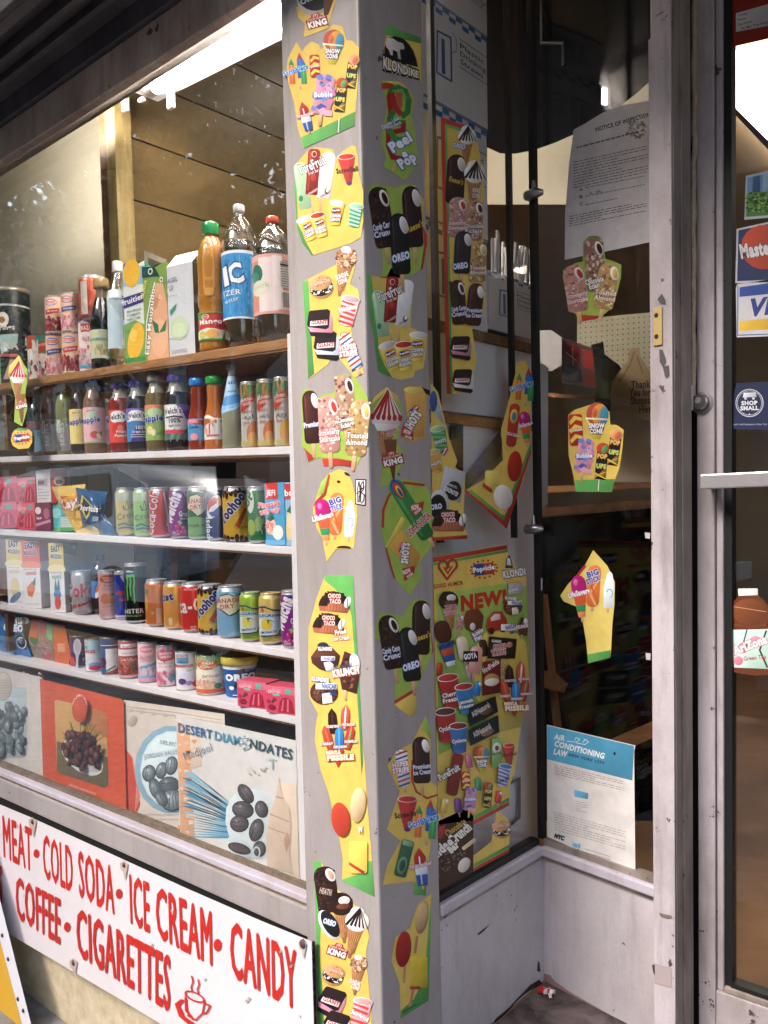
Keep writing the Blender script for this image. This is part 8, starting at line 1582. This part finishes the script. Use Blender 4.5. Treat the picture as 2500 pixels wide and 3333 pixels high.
P = Print(mapY(2.1994), bgo); P.part('lettering').z(1350, 800, KB); P.t('Thank', 1018, 670, 1105, 665, 36, '#2a211a', .03).t('You for', 1010, 705, 1105, 705, 36, '#2a211a', .03).t('Shopping', 1015, 745, 1130, 740, 36, '#2a211a', .03).t('Here', 1055, 785, 1130, 780, 36, '#2a211a', .03).part('creases').line([(1030, 500), (1010, 560), (960, 640)], 6, '#6f5a3c').line([(1045, 520), (1070, 600)], 6, '#6f5a3c'); P.flush()
bs = empty('black_sack', 'black plastic sack standing between pegboard and red boxes', 'sack', loc=tuple(onY(1950, 1370, 2.15)))
sheet(bs, 'sack', B2z([(828, 465), (885, 450), (892, 510), (960, 560), (972, 580), (925, 640), (918, 830), (850, 830), (840, 640)]), 2.25, .06, '#0c0b0c', 'gloss')
rb = empty('red_gift_box', 'red and dark boxes wrapped in film on the counter ledge', 'box', loc=tuple(onY(1880, 1280, 2.05)))
b = MB(); ext(b, B2z([(690, 430), (835, 480), (855, 670), (690, 640)]), '#4a2a2c', mapY(2.05), .06); b.build('box', 'gloss', rb)
P = Print(mapY(2.0494), rb, 'gloss'); P.part('box_print').z(1350, 800, KB); P.poly([(700, 455), (770, 475), (775, 560), (700, 550)], '#7a1c1a').poly([(785, 480), (832, 495), (845, 590), (790, 570)], '#8a2420').poly([(700, 570), (780, 580), (790, 640), (700, 630)], '#22181c').line([(710, 500), (760, 540)], 5, '#c9a05a').line([(740, 480), (745, 560)], 4, '#c9a05a').poly([(800, 600), (850, 610), (852, 660), (800, 650)], '#5a1a18'); P.flush()
wb = empty('white_crate', 'pale plastic crate behind the glass corner above the white slab', 'crate', loc=tuple(onY(1780, 1250, 2.0)))
sheet(wb, 'crate', B2z([(560, 400), (640, 395), (690, 430), (690, 560), (640, 590), (560, 560)]), 2.0, .05, '#a9a4a4')
pl = empty('ceiling_light', 'bright ceiling light panel seen through the door glass', 'lamp', loc=tuple(onZ(2450, 250, H+1.7)))
q = [onZ(x, y, H+1.7) for x, y in B1z([(1440, 285), (1900, 140), (1900, 900), (1469, 470)])]
b = MB(); b.face(q); b.face([p+np.array([0, 0, .02]) for p in q][::-1]); b.build('diffuser', emis('door_light_diffuser', '#fff3e0', 1.6), pl)
c4 = [onZ(x, y, H+1.69) for x, y in B1z([(1440, 470), (1469, 470), (1900, 900), (1900, 960)])]
b = MB(); b.face(c4); b.build('dark_trim', 'oldwood', pl)
# lights out of view, added to brighten the shop interior
for k, (x, y) in enumerate(((-1.6, 2.32), (-1.6, 3.25), (-.3, 4.4), (1.0, 5.2))):
    lo_ = empty('ceiling_light', ('ceiling light above the straw cartons', 'ceiling light behind the black hood', 'ceiling light in the middle of the shop', 'ceiling light at the right of the shop')[k], 'lamp', 'tube lights inside the shop', (x, y, H+1.7))
    b = MB(); b.box(x-.34, x+.34, y-.07, y+.07, H+1.69, H+1.745); b.build('housing', 'whitebox', lo_)
    b = MB(); b.box(x-.32, x+.32, y-.05, y+.05, H+1.672, H+1.6895); b.build('diffuser', 'diffuser', lo_)
# crumpled wrapper in the corner of the doorway
wr = empty('candy_wrapper', 'crumpled red and silver candy wrapper on the floor in the doorway corner', 'wrapper', loc=tuple(onZ(1778, 3215, zF)))
b = MB(); c0 = onZ(1780, 3222, zF+.012); rw = random.Random(4); R_ = []
for i in range(6):
    R_.append([c0+np.array([(i-2.5)*.007+rw.uniform(-.003, .003), math.cos(a)*.008+rw.uniform(-.003, .003), abs(math.sin(a))*.012+rw.uniform(-.002, .003)-.008]) for a in [6.283*t/8 for t in range(8)]])
b.grid(R_, ['#a01f22', '#a01f22', '#b5b0b2', '#a01f22', '#c9c0b8'], True, False); b.build('wrapper', 'gloss', wr)
# grime where panels meet the floor
def grime(name, label, mp, pts, col):
    o = empty(name, label, 'stain', None, tuple(float(v) for v in mp(*pts[0], 0))); b = MB(); ext(b, pts, col, lambda x, y, h: mp(x, y, h+.0008), .0004); b.build('stain', 'matte', o)
zg = zz((1380, 2600), .4943)
mapB_ = lambda x, y, h: onX(x, y, XB+.006+h); mapCp = lambda x, y, h: onP(x, y, PC+nC*h, nC)
grime('rust_stain', 'dark rusty drip up the side panel in the doorway corner', mapB_, zg([(752, 1065), (762, 1080), (768, 1140), (745, 1135), (748, 1095)]), '#2b2321')
grime('scuff_mark', 'diagonal black scuff on the doorway side panel', mapB_, zg([(352, 888), (375, 870), (440, 820), (395, 872), (358, 900)]), '#3a3234')
b_pts = [(700, 1225), (760, 1190), (778, 1215), (720, 1250), (660, 1290), (600, 1345), (560, 1395), (480, 1470), (455, 1500), (470, 1450), (560, 1375), (610, 1320)]
grime('floor_dirt', 'dark dirt line along the foot of the side panel', mapB_, zg(b_pts), '#2a2422')
grime('red_stain', 'reddish stain along the foot of the front panel', mapCp, zg([(790, 1150), (830, 1160), (860, 1200), (960, 1270), (1090, 1345), (1240, 1430), (1250, 1450), (1080, 1370), (900, 1280), (830, 1235), (785, 1210)]), '#8a6a66')
grime('scuff_mark', 'brown tape patch low on the door frame', mapY(1.4995), [(2128, 3135), (2185, 3150), (2186, 3215), (2130, 3200)], '#9a8c8a')
for k, (pts, c_) in enumerate((([(2144, 2970), (2160, 2975), (2185, 2980), (2188, 2988), (2172, 2990), (2150, 2983)], '#6a5a56'), ([(2122, 3140), (2131, 3140), (2132, 3175), (2126, 3165)], '#3a3030'))):
    grime('scuff_mark', ('smudged scuff on the lower door frame', 'small dark chip at the edge of the door frame')[k], mapY(1.4993), pts, c_)
zs_ = zz((1350, 800), KB)
for k, (pts) in enumerate(([(1148, 485), (1165, 490), (1180, 540), (1168, 575), (1150, 545)], [(1165, 570), (1192, 560), (1195, 610), (1178, 622)], [(1140, 250), (1160, 225), (1175, 250), (1178, 275), (1150, 270)])):
    grime('chipped_paint', ('long dark paint chip on the door frame below the brass plate', 'lower dark paint chip on the door frame', 'paint chip on the door frame above the brass plate')[k], mapY(1.4993), zs_(pts), '#4a4240')
# sticker fallen on the street glass
gl = mapY(YG-.001)
z3_ = zz((0, 1180), .3014)
o, P = sticker('ice_cream_sticker', 'strawberry cone cut-out stuck on the street glass at left', gl, z3_([(205, -80), (245, 0), (298, 75), (298, 160), (285, 250), (272, 370), (300, 470), (290, 520), (240, 690), (152, 640), (165, 380), (150, 330), (100, 160), (80, 130), (100, 40)]), LM, group='cut-outs on the street window')
P.z(0, 1180, .3014); P.part('yellow_edge').poly([(205, -80), (260, 20), (230, 40), (180, 60), (95, 110), (100, 40)], YE); cone(P, 195, 160, 3.1, 3, 'berry'); P.part('cone_tip').poly([(165, 340), (270, 340), (245, 660), (225, 640), (200, 500)], '#8a5a38'); king(P, 228, 460, 1.5, -16); P.flush()
o, P = sticker('ice_cream_sticker', 'small ice pop logo cut-out stuck on the street glass at left', gl, z3_([(155, 730), (200, 705), (300, 715), (345, 750), (348, 860), (310, 925), (200, 935), (140, 900), (118, 840), (130, 770)]), '#e0b85a', group='cut-outs on the street window')
P.z(0, 1180, .3014); P.part('green_edge').poly([(155, 730), (200, 705), (300, 715), (290, 735), (200, 735)], GR); popsicle(P, 237, 815, 2.15, -6); P.flush()
# dried paint flecks on the street glass
o, P = sticker('paint_flecks', 'pale dried drip marks on the upper street glass beside the post', gl, [(700, 268), (703, 268), (703, 276), (700, 276)], '#b5b0a8', group=None, cat='marks')
P.auto = 0; P.part('drip_marks').up(); rgf = random.Random(6)
for k in range(30):
    x, y = rgf.uniform(560, 940), rgf.uniform(120, 470); w = rgf.uniform(.8, 2.2); L = rgf.choice((3, 5, 9, 22)) if x > 640 else 4
    if y > 300-.5*(x-600): P.poly([(x-w, y), (x+w, y), (x+w*.6, y+L), (x-w*.6, y+L)], rgf.choice(['#b5b0a8', '#8f8a80', '#c9c4bc']), True)
P.flush()
P.objs[-1]['kind'] = 'stuff'
# ------------------------------------------------------------------ the street behind the camera (seen in the glass)
MT['leaf'] = plain('leaf', '#3c4d24', .55, noise=.4, nscale=2)
MT['bark'] = plain('bark', '#4d4038', .9, noise=.4, nscale=20, bump=.6)
MT['carglass'] = plain('car_glass', '#1a1f24', .06, 0, .8)
MT['tyre'] = plain('tyre_rubber', '#161616', .8)
MT['stone'] = plain('stone_trim', '#9a9084', .8, noise=.2, nscale=8)
MT['winglass'] = plain('facade_glass', '#39424b', .08, 0, .8)
MT['redbrick'] = plain('red_brick_wall', '#6b3a2c', .85, nscale=30, col2='#55291f')
MT['tanbrick'] = plain('tan_brick_wall', '#8d7458', .85, nscale=30, col2='#775f46')
def building(name, label, x0, x1, Y, hgt, m, cols, rows):
    o = empty(name, label, 'building', 'houses across the street', ((x0+x1)/2, Y, 0))
    obj_box('wall', x0, x1, Y-5, Y, -1, hgt, m, o)
    obj_box('cornice', x0-.15, x1+.15, Y-.2, Y+.35, hgt-.5, hgt+.1, 'stone', o)
    wme = sme = None
    W = (x1-x0)/cols
    for i in range(cols):
        for j in range(rows):
            cx, cz = x0+W*(i+.5), 1.9+j*3.1
            if wme is None:
                b = MB(); b.box(-.5, .5, -.12, .02, 0, 1.7); w = b.build('window', 'winglass', o); wme = w.data
                b = MB(); b.box(-.62, .62, -.02, .1, -.14, -.01); s_ = b.build('window_sill', 'stone', o); sme = s_.data
            else:
                w = bpy.data.objects.new('window', wme); link(w, o); s_ = bpy.data.objects.new('window_sill', sme); link(s_, o)
            for q in (w, s_): q.matrix_parent_inverse = Matrix.Translation(o.location).inverted(); q.location = (cx, Y, cz)
    return o
building('town_house', 'red brick house across the street with stone sills', -25, -12.6, -14.5, 10.0, 'redbrick', 5, 3)
building('town_house', 'tan brick house across the street, farthest left', -48, -25.3, -14.5, 13.5, 'tanbrick', 9, 4)
building('town_house', 'tan brick house across the street beside the red one', -12.4, 1.5, -14.5, 13.0, 'tanbrick', 5, 4)
building('town_house', 'dark red brick house across the street opposite the door', 1.7, 13, -14.5, 12, 'redbrick', 4, 3)
def car(name, label, x, y, col, L=4.6, Hh=1.7, suv=True, flip=1):
    z0 = road_z(x); o = empty(name, label, 'car', 'cars parked along the kerb', (x, y, z0))
    m = plain('car_paint', col, .25, .2, .6)
    W = .9
    if suv: prof = [(-.5, .36), (-.5, .62), (-.485, .85), (-.40, 1.0), (-.33, 1.0), (-.24, .80*Hh+.28), (-.1, Hh), (.28, Hh*.985), (.42, Hh*.86), (.49, 1.0), (.5, .6), (.5, .36)]
    else: prof = [(-.5, .34), (-.5, .6), (-.48, .78), (-.30, .92), (-.17, Hh*.96), (-.02, Hh), (.18, Hh*.98), (.33, .98), (.47, .92), (.5, .7), (.5, .34)]
    pr = [(flip*a*L, c) for a, c in prof]
    b = MB(); rows = []
    for t, ins in ((-1, .0), (-.96, .0), (-.9, 0), (.9, 0), (.96, 0), (1, 0)):
        rows.append([(x+a*(1 if abs(t) < .95 else .985), y+W*t*(1 if c < 1.0 else (.86 if abs(t) > .5 else .86)), z0+c-(.0 if abs(t) < .95 else .02)) for a, c in pr])
    b.grid(rows, '#fff', False, True); b.face(rows[0][::-1]); b.face(rows[-1]); b.face([r[0] for r in rows]+[r[-1] for r in rows[::-1]])
    body = b.build('body', m, o)
    # side windows
    for sd in (-1, 1):
        yy = y+W*.86*sd+.004*sd
        for a0, a1 in ((-.17, .03), (.05, .27)) if suv else ((-.14, .01), (.03, .2)):
            b = MB(); hi = Hh*.93; lo = 1.02
            k0 = .07 if a0 < 0 else 0; k1 = .05 if a1 > .15 else 0
            b.face([(x+flip*a0*L-flip*k0*L*.3, yy+.03*sd, z0+lo), (x+flip*a1*L+flip*k1*L*.4, yy+.03*sd, z0+lo), (x+flip*a1*L, yy+.008*sd, z0+hi), (x+flip*(a0+k0*.8)*L, yy+.008*sd, z0+hi)]); b.build('side_window', 'carglass', o)
        for wx in (-.32, .31):
            b = MB(); cx = x+flip*wx*L; rr_ = .34
            rws = [[(cx+q*math.cos(6.283*t/20), y+yq*sd, z0+rr_+q*math.sin(6.283*t/20)) for t in range(20)] for q, yq in ((.05, W-.2), (rr_, W-.2), (rr_, W+.02), (.22, W+.03))]
            b.grid(rws, '#111', True); w_ = b.build('wheel', 'tyre', o)
            b = MB(); b.grid([[(cx+q*math.cos(6.283*t/20), y+yq*sd, z0+rr_+q*math.sin(6.283*t/20)) for t in range(20)] for q, yq in ((.22, W+.025), (.1, W+.01), (.01, W+.02))], '#999', True); b.build('rim', 'steel', w_)
    for sd in (-1, 1):
        b = MB(); b.box(x+flip*L*.488-.03, x+flip*L*.488+.05, y+sd*.6-.2, y+sd*.6+.2, z0+.72, z0+.86); b.build('lamp', 'whitebox', o)
    return o
car('parked_car', 'white sport utility car parked across the sidewalk', -9.2, -3.3, '#d8d8da', 4.6, 1.75, True, 1)
car('parked_car', 'dark sedan parked ahead of the white car', -4.6, -3.3, '#20222a', 4.4, 1.5, False, 1)
car('parked_car', 'silver sedan parked near the doorway', .4, -3.3, '#a9adb6', 4.5, 1.5, False, -1)
car('parked_car', 'pale grey car parked farther up the street', -14.6, -3.3, '#b9bbc4', 4.5, 1.6, True, -1)
def tree(name, label, x, y, hgt, cr, seed, n=2600):
    rg = random.Random(seed); o = empty(name, label, 'tree', 'street trees', (x, y, 0))
    b = MB(); b.tube([(x, y, -.1), (x+.04, y, 1.4), (x-.05, y+.05, 2.8), (x+.05, y, hgt)], [.16, .13, .11, .05], 10); b.build('trunk', 'bark', o)
    tips = []
    for k in range(9):
        a = 6.283*k/9+rg.uniform(-.3, .3); z = 2.3+rg.random()*(hgt-2.3); e = np.array([x+math.cos(a)*cr*.8, y+math.sin(a)*cr*.8, z+rg.uniform(.5, 1.4)]); tips.append(e)
        b = MB(); b.tube([(x, y, z), (np.array([x, y, z])+e)/2+np.array([0, 0, .15]), e], [.05, .035, .012], 6); b.build('limb', 'bark', o)
    b = MB(); cl = tips+[np.array([x+rg.uniform(-1, 1)*cr, y+rg.uniform(-1, 1)*cr*.8, rg.uniform(3.6, hgt+1.6)]) for _ in range(46)]
    for k in range(n):
        c = cl[rg.randrange(len(cl))]; p = c+np.array([rg.gauss(0, .38), rg.gauss(0, .38), rg.gauss(0, .28)]); s_ = rg.uniform(.05, .11)
        u = np.array([rg.gauss(0, 1), rg.gauss(0, 1), rg.gauss(0, 1)]); u /= np.linalg.norm(u); w = np.cross(u, [rg.gauss(0, 1), rg.gauss(0, 1), rg.gauss(0, 1)]); w /= np.linalg.norm(w)
        b.face([p-u*s_, p+w*s_*.5, p+u*s_, p-w*s_*.5])
    b.build('crown', 'leaf', o)
tree('street_tree', 'leafy street tree standing at the kerb in front of the window', -6.2, -2.7, 5.6, 2.0, 3, 17000)
tree('street_tree', 'leafy street tree farther up the kerb at left', -11.0, -2.7, 5.8, 2.3, 5, 9000)
# unseen other flank of the doorway, added to block sky light from the right
rf = empty('right_shade_front', None, None, loc=(.62, 1.06, 0)); rf['kind'] = 'structure'
obj_box('flank_panel', .55, .60, 1.07, 1.64, 0, H+1.3, 'metal_side', rf)
obj_box('front_panel', .55, 4.0, 1.06, 1.10, 0, H+1.05, 'metal_side', rf)
